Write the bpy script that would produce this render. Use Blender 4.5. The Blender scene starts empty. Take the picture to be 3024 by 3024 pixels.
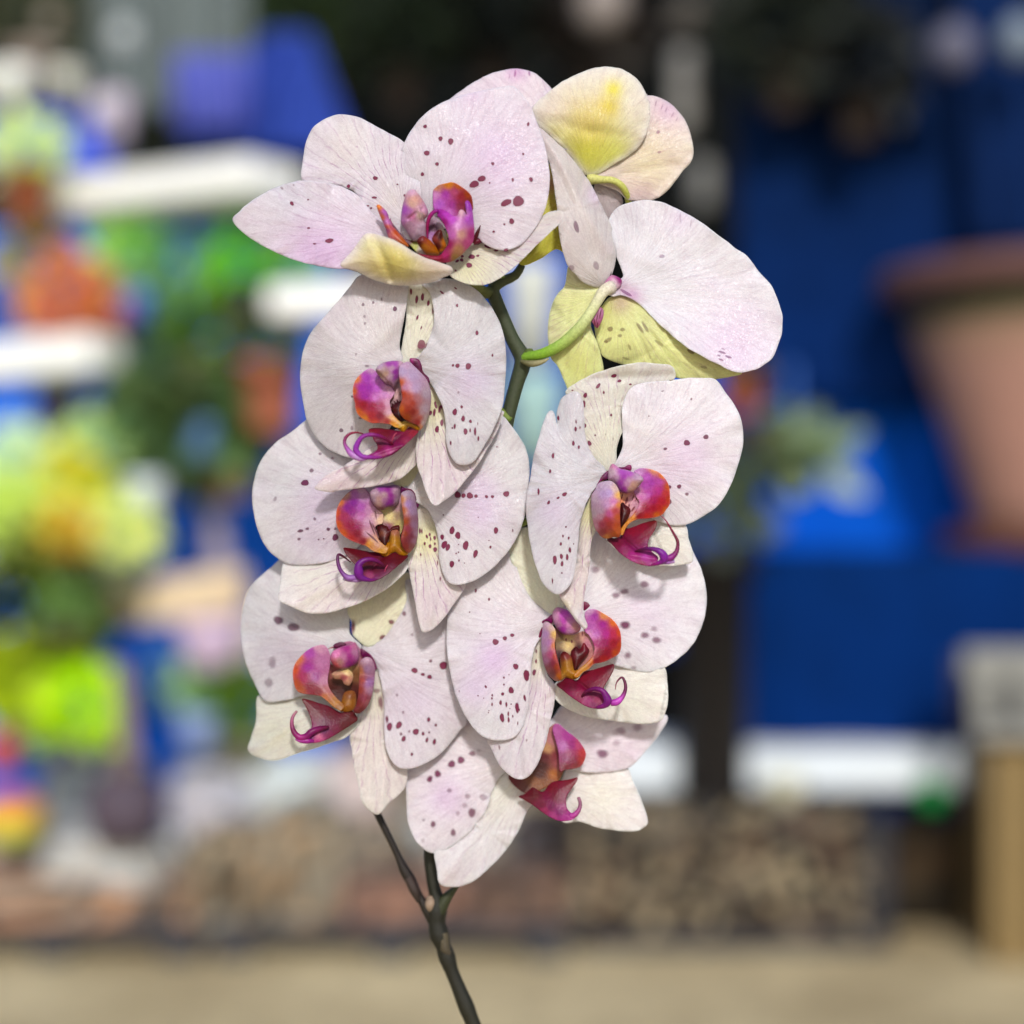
import bpy, math, random
import numpy as np
from mathutils import Vector, Matrix
from mathutils.geometry import delaunay_2d_cdt

C = bpy.context.scene
COL = C.collection
PI = math.pi

# ------------------------------------------------------------------ camera
CAMZ, TAN, DF = 1.10, 0.30, 0.70          # camera height, half-frame tangent, distance of the flower spray
cam_d = bpy.data.cameras.new("camera")
cam = bpy.data.objects.new("camera", cam_d); COL.objects.link(cam)
cam.location = (0, 0, CAMZ); cam.rotation_euler = (PI/2, 0, 0)
cam_d.sensor_width = 36; cam_d.lens = 18/TAN
cam_d.clip_start = 0.02; cam_d.clip_end = 200
cam_d.dof.use_dof = True
cam_d.dof.focus_distance = DF - 0.006
cam_d.dof.aperture_fstop = (cam_d.lens/1000)/0.0215
C.camera = cam

# ------------------------------------------------------------------ light
SUN_EL, SUN_AZ = math.radians(31), math.radians(7)   # from behind the camera, above
w = bpy.data.worlds.new("World"); C.world = w; w.use_nodes = True
nt = w.node_tree; nt.nodes.clear()
sky = nt.nodes.new("ShaderNodeTexSky"); sky.sky_type = 'NISHITA'; sky.sun_disc = False
sky.sun_elevation = SUN_EL; sky.sun_rotation = PI + SUN_AZ
bg = nt.nodes.new("ShaderNodeBackground"); bg.inputs[1].default_value = 0.115
wo = nt.nodes.new("ShaderNodeOutputWorld")
nt.links.new(sky.outputs[0], bg.inputs[0]); nt.links.new(bg.outputs[0], wo.inputs[0])
sl = bpy.data.lights.new("sun", 'SUN'); sl.energy = 2.35; sl.angle = math.radians(6.0); sl.color = (1.0, 0.97, 0.94)
sun = bpy.data.objects.new("sun", sl); COL.objects.link(sun)
sd = Vector((math.sin(SUN_AZ)*math.cos(SUN_EL), -math.cos(SUN_AZ)*math.cos(SUN_EL), math.sin(SUN_EL)))
sun.rotation_euler = sd.to_track_quat('Z', 'Y').to_euler(); sun.location = sd*5
C.view_settings.view_transform = 'Standard'; C.view_settings.look = 'None'
C.view_settings.exposure = 0.25; C.view_settings.gamma = 1; C.view_settings.use_curve_mapping = False
C.render.engine = 'CYCLES'
C.cycles.use_denoising = True
C.cycles.max_bounces = 6; C.cycles.transparent_max_bounces = 12
C.cycles.sample_clamp_indirect = 4

# ------------------------------------------------------------------ helpers
def lin(c):
    return tuple(((x/255)/12.92 if x/255 <= 0.04045 else (((x/255)+0.055)/1.055)**2.4) for x in c)

def tag(o, label=None, cat=None, group=None, kind=None):
    if label: o["label"] = label
    if cat: o["category"] = cat
    if group: o["group"] = group
    if kind: o["kind"] = kind
    return o

def empty(name, loc=(0, 0, 0)):
    o = bpy.data.objects.new(name, None); COL.objects.link(o); o.location = loc
    o.empty_display_size = 0.05
    return o

def world(sx, sy, z=0.0):
    """a point of the spray: image position (3024 frame) and depth towards the viewer -> metres"""
    d = DF - z*KZ
    return np.stack([(sx-1512)/1512*TAN*d, d + 0*sx, CAMZ-(sy-1512)/1512*TAN*d], axis=-1)
KZ = 2*TAN*DF/3024

def mkmesh(name, V, F, mats, parent=None, smooth=True, matidx=None, attrs=None, origin=None):
    me = bpy.data.meshes.new(name)
    V = np.asarray(V, dtype=np.float64)
    if origin is not None: V = V - np.asarray(origin)
    me.from_pydata(V.tolist(), [], [list(map(int, f)) for f in F])
    for m in mats: me.materials.append(m)
    if matidx is not None: me.polygons.foreach_set("material_index", np.asarray(matidx, dtype=np.int32))
    me.polygons.foreach_set("use_smooth", np.full(len(me.polygons), smooth, dtype=bool))
    if attrs:
        for k, (ty, data) in attrs.items():
            a = me.attributes.new(k, ty, 'POINT')
            data = np.asarray(data, dtype=np.float32)
            if ty == 'FLOAT_COLOR': a.data.foreach_set("color", data.ravel())
            elif ty == 'FLOAT_VECTOR': a.data.foreach_set("vector", data.ravel())
            else: a.data.foreach_set("value", data.ravel())
    me.update()
    o = bpy.data.objects.new(name, me); COL.objects.link(o)
    if origin is not None and parent is None: o.location = origin
    if parent is not None:
        o.parent = parent
    return o

# ------------------------------------------------------------------ materials
class NT:
    def __init__(s, name):
        s.m = bpy.data.materials.new(name); s.m.use_nodes = True
        s.t = s.m.node_tree; s.t.nodes.clear()
        s.out = s.n("ShaderNodeOutputMaterial")
    def n(s, ty, **kw):
        x = s.t.nodes.new(ty)
        for k, v in kw.items(): setattr(x, k, v)
        return x
    def l(s, a, b): s.t.links.new(a, b)
    def math(s, op, a, b=None, c=None, clamp=False):
        x = s.n("ShaderNodeMath", operation=op); x.use_clamp = clamp
        for i, v in enumerate((a, b, c)):
            if v is None: continue
            if isinstance(v, (int, float)): x.inputs[i].default_value = v
            else: s.l(v, x.inputs[i])
        return x.outputs[0]
    def noise(s, vec, scale, detail=2, rough=0.5, dist=0.0):
        x = s.n("ShaderNodeTexNoise"); x.inputs["Scale"].default_value = scale
        x.inputs["Detail"].default_value = detail; x.inputs["Roughness"].default_value = rough
        x.inputs["Distortion"].default_value = dist
        s.l(vec, x.inputs["Vector"]); return x.outputs[0]
    def mix(s, f, a, b, bt='MIX'):
        x = s.n("ShaderNodeMix", data_type='RGBA', blend_type=bt)
        for i, v in ((0, f), (6, a), (7, b)):
            if isinstance(v, (int, float)): x.inputs[i].default_value = v
            elif isinstance(v, tuple): x.inputs[i].default_value = (*v, 1)
            else: s.l(v, x.inputs[i])
        return x.outputs[2]
    def ramp(s, f, p0, p1):
        x = s.n("ShaderNodeMapRange"); x.interpolation_type = 'SMOOTHSTEP'
        s.l(f, x.inputs[0]); x.inputs[1].default_value = p0; x.inputs[2].default_value = p1
        return x.outputs[0]

def petal_mat():
    s = NT("petal_skin")
    col = s.n("ShaderNodeAttribute", attribute_name="Col").outputs["Color"]
    pv = s.n("ShaderNodeAttribute", attribute_name="pv").outputs["Vector"]   # fan angle, distance from base, edge
    vs = s.n("ShaderNodeAttribute", attribute_name="vs").outputs["Fac"]
    sp = s.n("ShaderNodeSeparateXYZ"); s.l(pv, sp.inputs[0])
    tc = s.n("ShaderNodeTexCoord").outputs["Object"]
    # veins: fan lines that wander
    nz = s.noise(tc, 90, 3)
    a = s.math('MULTIPLY', sp.outputs[0], 15.0)
    a = s.math('ADD', a, s.math('MULTIPLY', nz, 1.6))
    pp = s.math('PINGPONG', a, 0.5)
    line = s.ramp(pp, 0.13, 0.0)
    broken = s.ramp(s.noise(tc, 260, 3, 0.6), 0.38, 0.66)
    v = s.math('MULTIPLY', line, s.math('ADD', s.math('MULTIPLY', broken, 0.85), 0.15))
    v = s.math('MULTIPLY', v, vs, clamp=True)
    col = s.mix(1.0, col, (0.845, 0.865, 0.865), 'MULTIPLY')
    c = s.mix(v, col, lin((150, 82, 144)))
    # silky streaks running out from the base
    cx = s.n("ShaderNodeCombineXYZ"); s.l(s.math('MULTIPLY', sp.outputs[0], 26.0), cx.inputs[0]); s.l(s.math('MULTIPLY', sp.outputs[1], 5.0), cx.inputs[1])
    streak = s.noise(cx.outputs[0], 1.6, 5, 0.65, 0.4)
    c = s.mix(s.math('MULTIPLY', s.ramp(streak, 0.42, 0.72), 0.30), c, s.mix(1.0, c, lin((206, 192, 206)), 'MULTIPLY'))
    cx2 = s.n("ShaderNodeCombineXYZ"); s.l(s.math('MULTIPLY', sp.outputs[0], 5.0), cx2.inputs[0]); s.l(s.math('MULTIPLY', sp.outputs[1], 1.6), cx2.inputs[1])
    fold = s.noise(cx2.outputs[0], 1.3, 2, 0.5)
    # lavender mottling
    mo = s.ramp(s.noise(tc, 75, 4, 0.6), 0.45, 0.75)
    c = s.mix(s.math('MULTIPLY', mo, 0.22), c, s.mix(1.0, c, lin((232, 212, 234)), 'MULTIPLY'))
    fm = s.ramp(s.noise(tc, 420, 3, 0.7), 0.35, 0.7)
    c = s.mix(s.math('MULTIPLY', fm, 0.10), c, s.mix(1.0, c, lin((214, 196, 206)), 'MULTIPLY'))
    # cell grain
    vo = s.n("ShaderNodeTexVoronoi"); vo.inputs["Scale"].default_value = 1900; s.l(tc, vo.inputs["Vector"])
    gr = s.n("ShaderNodeSeparateColor"); s.l(vo.outputs["Color"], gr.inputs[0])
    g = s.ramp(gr.outputs[0], 0.0, 1.0)
    c = s.mix(s.math('MULTIPLY', g, 0.2), c, s.mix(1.0, c, (0.62, 0.60, 0.63), 'MULTIPLY'))
    b = s.n("ShaderNodeBump"); b.inputs["Strength"].default_value = 0.45; b.inputs["Distance"].default_value = 0.0005
    h = s.math('ADD', s.math('ADD', s.math('MULTIPLY', fold, 3.2), s.math('ADD', s.math('MULTIPLY', streak, 0.8), s.math('MULTIPLY', line, -0.13))), s.math('MULTIPLY', s.noise(tc, 240, 3, 0.6), 0.34))
    s.l(h, b.inputs["Height"])
    b2 = s.n("ShaderNodeBump"); b2.inputs["Strength"].default_value = 0.6; b2.inputs["Distance"].default_value = 0.00012
    s.l(vo.outputs["Distance"], b2.inputs["Height"]); s.l(b.outputs[0], b2.inputs["Normal"])
    # glints: some cells shinier
    gl = s.ramp(gr.outputs[1], 0.72, 0.98)
    p = s.n("ShaderNodeBsdfPrincipled")
    s.l(c, p.inputs["Base Color"]); s.l(b2.outputs[0], p.inputs["Normal"])
    s.l(s.math('SUBTRACT', 0.64, s.math('MULTIPLY', gl, 0.30)), p.inputs["Roughness"])
    s.l(s.math('ADD', 0.2, s.math('MULTIPLY', gl, 0.55)), p.inputs["Specular IOR Level"])
    p.inputs["Subsurface Weight"].default_value = 0.45
    p.inputs["Subsurface Radius"].default_value = (0.004, 0.0028, 0.0028)
    p.inputs["Subsurface Scale"].default_value = 0.5
    s.l(p.outputs[0], s.out.inputs[0])
    return s.m

def lip_mat():
    s = NT("lip_skin")
    col = s.n("ShaderNodeAttribute", attribute_name="Col").outputs["Color"]
    tc = s.n("ShaderNodeTexCoord").outputs["Object"]
    n1 = s.noise(tc, 900, 4, 0.65, 0.6)
    ga = s.n('ShaderNodeGamma'); ga.inputs[1].default_value = 1.38; s.l(col, ga.inputs[0]); col = s.mix(1.0, ga.outputs[0], (0.84, 0.80, 0.86), 'MULTIPLY')
    c = s.mix(s.math('MULTIPLY', s.ramp(n1, 0.35, 0.65), 0.5), col, s.mix(1.0, col, (0.62, 0.45, 0.62), 'MULTIPLY'))
    b = s.n("ShaderNodeBump"); b.inputs["Strength"].default_value = 0.5; b.inputs["Distance"].default_value = 0.0003
    s.l(s.noise(tc, 1300, 3), b.inputs["Height"])
    p = s.n("ShaderNodeBsdfPrincipled"); s.l(c, p.inputs["Base Color"]); s.l(b.outputs[0], p.inputs["Normal"])
    p.inputs["Roughness"].default_value = 0.4; p.inputs["Specular IOR Level"].default_value = 0.3
    p.inputs["Subsurface Weight"].default_value = 0.15
    p.inputs["Subsurface Radius"].default_value = (0.003, 0.001, 0.001); p.inputs["Subsurface Scale"].default_value = 0.4
    s.l(p.outputs[0], s.out.inputs[0]); return s.m

def spot_mat():
    s = NT("spot_pigment")
    col = s.n("ShaderNodeAttribute", attribute_name="Col").outputs["Color"]
    al = s.n("ShaderNodeAttribute", attribute_name="vs").outputs["Fac"]
    tc = s.n("ShaderNodeTexCoord").outputs["Object"]
    c = s.mix(s.math('MULTIPLY', s.noise(tc, 2200, 3), 0.5), s.mix(1.0, col, (0.70, 0.5, 0.68), 'MULTIPLY'), s.mix(1.0, col, (0.42, 0.25, 0.36), 'MULTIPLY'))
    p = s.n("ShaderNodeBsdfPrincipled"); s.l(c, p.inputs["Base Color"]); p.inputs["Roughness"].default_value = 0.55
    s.l(al, p.inputs["Alpha"])
    s.l(p.outputs[0], s.out.inputs[0]); return s.m

def vc_mat(name, rough=0.5, ns=150, amt=0.35, bump=0.5, bd=0.0006, spec=0.4, trans=0.0, gain=1):
    s = NT(name)
    col = s.n("ShaderNodeAttribute", attribute_name="Col").outputs["Color"]
    tc = s.n("ShaderNodeTexCoord").outputs["Object"]
    n1 = s.noise(tc, ns, 4, 0.6)
    if gain != 1: col = s.mix(1.0, col, (gain, gain, gain), 'MULTIPLY')
    c = s.mix(s.math('MULTIPLY', s.ramp(n1, 0.35, 0.7), amt), col, s.mix(1.0, col, (0.5, 0.5, 0.45), 'MULTIPLY'))
    b = s.n("ShaderNodeBump"); b.inputs["Strength"].default_value = bump; b.inputs["Distance"].default_value = bd
    s.l(s.noise(tc, ns*5, 3), b.inputs["Height"])
    p = s.n("ShaderNodeBsdfPrincipled"); s.l(c, p.inputs["Base Color"]); s.l(b.outputs[0], p.inputs["Normal"])
    p.inputs["Roughness"].default_value = rough; p.inputs["Specular IOR Level"].default_value = spec
    if trans:
        t = s.n("ShaderNodeBsdfTranslucent"); s.l(c, t.inputs[0]); mx = s.n("ShaderNodeMixShader"); mx.inputs[0].default_value = trans
        s.l(p.outputs[0], mx.inputs[1]); s.l(t.outputs[0], mx.inputs[2]); s.l(mx.outputs[0], s.out.inputs[0])
    else: s.l(p.outputs[0], s.out.inputs[0])
    return s.m

M_PET, M_LIP, M_SPOT = petal_mat(), lip_mat(), spot_mat()
M_STEM = vc_mat("stem_skin", 0.45, 900, 0.5, 0.6, 0.0004)

# ------------------------------------------------------------------ traced views of the spray: origin and scale of each close look
VIEW = dict(A=(650, 150, 1100/1932), B=(1450, 150, 950/1835), C=(700, 780, 950/1932), D=(700, 1200, 950/1932),
            E=(1500, 1040, 750/1685), F=(650, 1600, 800/1818), G=(1250, 1550, 900/1932), H=(1000, 2050, 1000/1932),
            W=(0, 0, 3024/1932), L1=(1090, 520, 350/1932), L2=(1000, 1040, 300/1705), L3=(960, 1400, 300/1705),
            L4=(830, 1860, 300/1610), L5=(1720, 1350, 320/1818), L6=(1560, 1760, 320/1717), L7=(1460, 2120, 300/1811))

def crom(P, n, closed=True):
    P = np.asarray(P, float); N = len(P)
    segs = N if closed else N-1
    out = []
    for i in range(segs):
        if closed: p0, p1, p2, p3 = P[i-1], P[i], P[(i+1) % N], P[(i+2) % N]
        else: p0, p1, p2, p3 = P[max(i-1, 0)], P[i], P[i+1], P[min(i+2, N-1)]
        for t in np.linspace(0, 1, 12, endpoint=False):
            out.append(0.5*((2*p1)+(-p0+p2)*t+(2*p0-5*p1+4*p2-p3)*t*t+(-p0+3*p1-3*p2+p3)*t**3))
    if not closed: out.append(P[-1])
    out = np.array(out)
    Q = np.vstack([out, out[:1]]) if closed else out
    d = np.r_[0, np.cumsum(np.linalg.norm(np.diff(Q[:, :2], axis=0), axis=1))]
    t = np.linspace(0, d[-1], n, endpoint=not closed)
    return np.stack([np.interp(t, d, Q[:, k]) for k in range(Q.shape[1])], 1)

def inside(P, poly):
    x, y = P[:, 0], P[:, 1]; r = np.zeros(len(P), bool)
    x0, y0 = poly[:, 0], poly[:, 1]; x1, y1 = np.roll(x0, -1), np.roll(y0, -1)
    for a, b, c, d in zip(x0, y0, x1, y1):
        if b == d: continue
        k = (b > y) != (d > y)
        r ^= k & (x < (c-a)*(y-b)/(d-b)+a)
    return r

def polydist(P, poly):
    A = poly; B = np.roll(poly, -1, 0); AB = B-A
    L = (AB**2).sum(1)+1e-9
    out = np.full(len(P), 1e9)
    for i in range(0, len(P), 2000):
        p = P[i:i+2000, None, :]
        t = np.clip(((p-A)*AB).sum(2)/L, 0, 1)
        q = A+AB*t[..., None]
        out[i:i+2000] = np.sqrt(((p-q)**2).sum(2)).min(1)
    return out

class Depth:
    """smooth depth through given points: constant, plane or thin plate"""
    def __init__(s, pts):
        P = np.asarray(pts, float); s.P = P; n = len(P)
        if n == 1: s.mode = 'c'; return
        cn = P[:, :2].mean(0); _, sv, vt = np.linalg.svd(P[:, :2]-cn, full_matrices=False)
        if n == 2 or sv[1] < 0.33*sv[0] and n < 5:
            s.mode = 'l'; s.cn = cn; s.ax = vt[0]; t = (P[:, :2]-cn)@vt[0]; o = np.argsort(t); s.t = t[o]; s.zt = P[o, 2]
            return
        s.mode = 't'
        X = P[:, :2]; s.sc = 1/300.
        X = X*s.sc
        r = np.linalg.norm(X[:, None]-X[None], axis=2)
        K = np.where(r > 0, r*r*np.log(r+1e-12), 0)+np.eye(n)*1e-3
        A = np.zeros((n+3, n+3)); A[:n, :n] = K
        A[:n, n] = 1; A[:n, n+1:] = X; A[n, :n] = 1; A[n+1:, :n] = X.T
        s.w = np.linalg.solve(A, np.r_[P[:, 2], 0, 0, 0])
    def __call__(s, Q):
        P = s.P
        if s.mode == 'c': return np.full(len(Q), P[0, 2])
        if s.mode == 'l':
            return np.interp((Q-s.cn)@s.ax, s.t, s.zt)
        X = Q*s.sc; n = len(P)
        r = np.linalg.norm(X[:, None]-(P[:, :2]*s.sc)[None], axis=2)
        K = np.where(r > 0, r*r*np.log(r+1e-12), 0)
        return K@s.w[:n]+s.w[n]+X@s.w[n+1:]

def cvt(view, pts):
    ox, oy, k = VIEW[view]
    return [(ox+p[0]*k, oy+p[1]*k)+tuple(p[2:]) for p in pts]

SEED = [7]
def sheet(name, parent, view, outline, z, z0=0, bulge=12, curl=0, T=5, step=5.5, base=None, tip=None, col=(224, 212, 219),
          blobs=(), cpts=None, ridges=(), spots=(), vein=0.1, ripple=5.0, mat=None, spotcol=(130, 12, 70), dome=False, soft=1.0,
          edge=None, wob=1.2):
    SEED[0] += 1; rng = np.random.RandomState(SEED[0])
    k = VIEW[view][2]
    out = np.array(cvt(view, outline))
    per = np.linalg.norm(out-np.roll(out, 1, 0), axis=1).sum()
    nb = int(max(40, per/step))
    bd = crom(out, nb)
    # a slightly irregular rim
    tt = np.linspace(0, 2*PI, nb, endpoint=False)
    wv = sum(rng.uniform(.3, 1)*np.sin(tt*f+rng.uniform(0, 6.3))/(1+f/14) for f in rng.randint(5, 40, 7))
    nrm = np.roll(bd, -1, 0)-np.roll(bd, 1, 0); nrm = np.stack([nrm[:, 1], -nrm[:, 0]], 1)
    nrm /= np.linalg.norm(nrm, axis=1)[:, None]+1e-9
    bd = bd+nrm*(wv*0.55*wob*min(1, per/1200))[:, None]
    # interior lattice
    x0, y0 = bd.min(0); x1, y1 = bd.max(0)
    gx = np.arange(x0, x1, step); gy = np.arange(y0, y1, step*0.87)
    G = np.array([(x+(step/2 if j % 2 else 0), y) for j, y in enumerate(gy) for x in gx])
    G = G+rng.uniform(-.12, .12, G.shape)*step
    G = G[inside(G, bd)]; G = G[polydist(G, bd) > step*0.55]
    allp = np.vstack([bd, G])
    vs_, es_, fs_, ov, oe, of = delaunay_2d_cdt([Vector(p) for p in allp.tolist()], [(i, (i+1) % nb) for i in range(nb)],
                                                [], 1, 1e-5)
    P = np.array([tuple(v) for v in vs_]); F = np.array([tuple(f) for f in fs_ if len(f) == 3])
    cen = P[F].mean(1); keep = inside(cen, bd); F = F[keep]
    ndist = polydist(P, bd)
    R = ndist.max()
    Z = Depth([(p[0], p[1], p[2]+z0) for p in cvt(view, z)])
    rs = [(np.array(cvt(view, [r[:2]])[0]), np.array(cvt(view, [r[2:4]])[0]), r[4], r[5]*k) for r in ridges]
    ph = rng.uniform(0, 6.3, 6)
    cc = bd.mean(0)
    sz = math.sqrt(max(1, per/4)**2)
    rp = ripple*min(1, per/1300)
    def prof(e):
        e = np.clip(e, 0, 1)
        return np.sqrt(np.clip(1-(1-e)**2, 0, 1)) if dome else 1-(1-e)**2
    def zf(Q, dist):
        e = dist/R
        h = Z(Q)+bulge*prof(e)-curl*(1-np.clip(e*2.5, 0, 1))**2
        for a, b, amp, wd in rs:
            ab = b-a; t = np.clip(((Q-a)@ab)/(ab@ab), 0, 1)
            dd = np.linalg.norm(Q-(a+ab*t[:, None]), axis=1)
            h = h+amp*np.exp(-(dd/wd)**2)
        q = Q-cc; th = np.arctan2(q[:, 1], q[:, 0])
        em = np.exp(-dist/28.)
        h = h+rp*em*(np.sin(5*th+ph[0])+.7*np.sin(9*th+ph[1])+.5*np.sin(17*th+ph[2]))
        h = h+rp*0.55*(np.sin(Q[:, 0]/31+ph[3]+np.sin(Q[:, 1]/40))*np.sin(Q[:, 1]/37+ph[4]))
        return h
    zz = zf(P, ndist)
    # colours
    def colour(Q, e):
        if cpts is not None:
            cp = cvt(view, [c[:2] for c in cpts]); cp = np.array(cp)
            cv = np.array([lin((c[2][0], c[2][1], c[2][2]+(20 if c[2][1] < 90 and c[2][2] < 95 and c[2][0] > 120 else 0))) for c in cpts])
            d = np.linalg.norm(Q[:, None]-cp[None], axis=2)
            wgt = 1/(d**3.1+170)*np.array([0.5 if (c[2][1] in range(85, 166) and c[2][2] < 100 and c[2][0] > 170) else 1.0 for c in cpts])
            return (wgt@cv)/wgt.sum(1)[:, None]
        c = np.tile(np.array(lin(col)), (len(Q), 1))
        for (bx, by, br, bc, ba) in blobs:
            if bc[0] > 215 and 180 <= bc[2] <= 226 and bc[1] > bc[2]: ba *= 0.6
            b = np.array(cvt(view, [(bx, by)])[0])
            wg = ba*np.exp(-((np.linalg.norm(Q-b, axis=1))/(br*k))**2)
            c = c*(1-wg[:, None])+np.array(lin(bc))*wg[:, None]
        return c
    cv = colour(P, ndist/R)
    if edge is not None:
        wg = edge[1]*np.exp(-(ndist/edge[2])**2)[:, None]
        cv = cv*(1-wg)+np.array(lin(edge[0]))*wg
    # fan coordinates
    bpt = np.array(cvt(view, [base])[0]) if base is not None else cc
    ax = (np.array(cvt(view, [tip])[0]) if tip is not None else cc)-bpt
    if np.linalg.norm(ax) < 1: ax = np.array([0, 1.])
    L = np.linalg.norm(P-bpt, axis=1)
    an = np.arctan2(ax[0]*(P-bpt)[:, 1]-ax[1]*(P-bpt)[:, 0], (P-bpt)@ax)
    Lm = L.max()
    an = an*(0.55+0.45*(1-L/Lm))
    pv = np.stack([an, L/Lm, ndist/R], 1)
    vv = (vein*1.15+0.09)*np.clip(L/Lm*2.2, 0, 1)*np.clip(1.15-L/Lm, 0.1, 1)
    n = len(P)
    e = np.clip(ndist/18., 0, 1)
    th = T*(0.3+0.7*np.sqrt(e))
    if dome: th = T+bulge*0.5*prof(ndist/R)
    Vf = world(P[:, 0], P[:, 1], zz); Vb = world(P[:, 0], P[:, 1], zz-th)
    a, b, c = P[F[:, 0]], P[F[:, 1]], P[F[:, 2]]
    cr = (b-a)[:, 0]*(c-a)[:, 1]-(b-a)[:, 1]*(c-a)[:, 0]
    F = np.where((cr > 0)[:, None], F[:, ::-1], F)   # image y is down: make normals face the viewer
    faces = F.tolist()+(F[:, ::-1]+n).tolist()
    from collections import Counter
    E = Counter(); dirn = {}
    for f in F:
        for i in range(3):
            u, v = int(f[i]), int(f[(i+1) % 3]); q = (min(u, v), max(u, v)); E[q] += 1; dirn[q] = (u, v)
    for q, ct in E.items():
        if ct == 1:
            u, v = dirn[q]; faces.append([v, u, u+n, v+n])
    V = np.vstack([Vf, Vb]); CO = np.vstack([cv, cv]); PV = np.vstack([pv, pv]); VS = np.r_[vv, vv*0.5]
    mi = [0]*len(faces)
    # pigment spots lying on the skin
    SV = []; SF = []; SC = []; SA = []
    off = len(V)
    for sp_ in spots:
        x, y = cvt(view, [sp_[:2]])[0]
        rx = sp_[2]*k; ry = (sp_[3]*k if len(sp_) > 3 and sp_[3] else rx); ang = math.radians(sp_[4]) if len(sp_) > 4 else 0
        al = sp_[5] if len(sp_) > 5 else 1.0
        m = 18; jit = 1.03+0.05*np.sin(np.arange(m)/m*2*PI*3+rng.uniform(0, 6))+0.06*np.sin(np.arange(m)/m*2*PI*2+rng.uniform(0, 6))+0.035*rng.randn(m)
        sf = min(0.9, 1.6*soft/max(rx, 1.0))
        rings = [(0.5, al), (max(0.55, 1-sf*0.5), al*0.95), (1+sf*0.6, 0.0)]
        start = off+len(SV)
        SV.append((x, y)); SA.append(al)
        for rr, aa in rings:
            for j in range(m):
                t = j/m*2*PI; dx = rx*rr*jit[j]*math.cos(t); dy = ry*rr*jit[j]*math.sin(t)
                SV.append((x+dx*math.cos(ang)-dy*math.sin(ang), y+dx*math.sin(ang)+dy*math.cos(ang))); SA.append(aa)
        for j in range(m):
            j2 = (j+1) % m
            SF.append([start, start+1+j2, start+1+j])
            for q in range(2):
                A0 = start+1+q*m
                SF.append([A0+j, A0+j2, A0+m+j2, A0+m+j])
    if SV:
        Q = np.array(SV); dd = polydist(Q, bd)
        sz_ = zf(Q, dd)+0.9
        V = np.vstack([V, world(Q[:, 0], Q[:, 1], sz_)])
        CO = np.vstack([CO, np.tile(np.array(lin(spotcol)), (len(Q), 1))]); PV = np.vstack([PV, np.zeros((len(Q), 3))]); VS = np.r_[VS, SA]
        faces += SF; mi += [1]*len(SF)
    CO4 = np.c_[CO, np.ones(len(CO))]
    return mkmesh(name, V, faces, [mat or M_PET, M_SPOT], parent, True, mi,
                  {"Col": ('FLOAT_COLOR', CO4), "pv": ('FLOAT_VECTOR', PV), "vs": ('FLOAT', VS)})

def tube_geo(P, rad, cols, m=10):
    """P: (n,3) metres"""
    P = np.asarray(P, float); n = len(P)
    T = np.gradient(P, axis=0); T /= np.linalg.norm(T, axis=1)[:, None]+1e-12
    up = np.array([0, -1., 0.2]); V = []; F = []; CO = []
    for i in range(n):
        s = np.cross(T[i], up); s /= np.linalg.norm(s)+1e-12; u = np.cross(s, T[i])
        for j in range(m):
            a = j/m*2*PI
            V.append(P[i]+rad[i]*(math.cos(a)*s+math.sin(a)*u)); CO.append(cols[i])
    for i in range(n-1):
        for j in range(m):
            j2 = (j+1) % m
            F.append([i*m+j, i*m+j2, (i+1)*m+j2, (i+1)*m+j])
    V.append(P[0]); CO.append(cols[0]); V.append(P[-1]); CO.append(cols[-1])
    for j in range(m):
        j2 = (j+1) % m
        F.append([len(V)-2, j2, j]); F.append([len(V)-1, (n-1)*m+j, (n-1)*m+j2])
    return V, F, CO

def tube_multi(name, parent, view, paths, z0=0, mat=None, n=40):
    """paths: list of (points [(x,y,z,r)], colour stops [rgb,...])"""
    AV, AF, AC = [], [], []
    k = VIEW[view][2]
    for pts, cs in paths:
        Q = np.array([c for c in cvt(view, pts)])
        Q = crom(Q, n, closed=False)
        w_ = world(Q[:, 0], Q[:, 1], Q[:, 2]+z0)
        rad = np.maximum(Q[:, 3], 1)*k*KZ
        cl = np.array([lin(c) for c in cs]); tt = np.linspace(0, 1, n)
        cols = np.stack([np.interp(tt, np.linspace(0, 1, len(cl)), cl[:, i]) for i in range(3)], 1)
        V, F, CO = tube_geo(w_, rad, cols)
        o = len(AV); AV += list(V); AC += list(CO); AF += [[q+o for q in f] for f in F]
    return mkmesh(name, np.array(AV), AF, [mat or M_LIP], parent, True, None,
                  {"Col": ('FLOAT_COLOR', np.c_[np.array(AC), np.ones(len(AC))])})

# ================================================================== THE ORCHID
plant = empty("orchid", tuple(world(np.float64(1400), np.float64(3100), -60)))
PO = np.array(plant.location)
tag(plant, "tall orchid spray of white blooms speckled purple on one dark bending stem", "orchid")

def under(o, parent):
    return o

def flower(label, view, path, z0, cols=((120, 140, 60), (170, 180, 90)), n=30):
    """the flower's own mesh is its stalk and back knob; petals and lip are its children"""
    f = tube_multi("flower", plant, view, [(path, cols)], z0, mat=M_STEM, n=n)
    f["label"] = label
    return f

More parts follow.
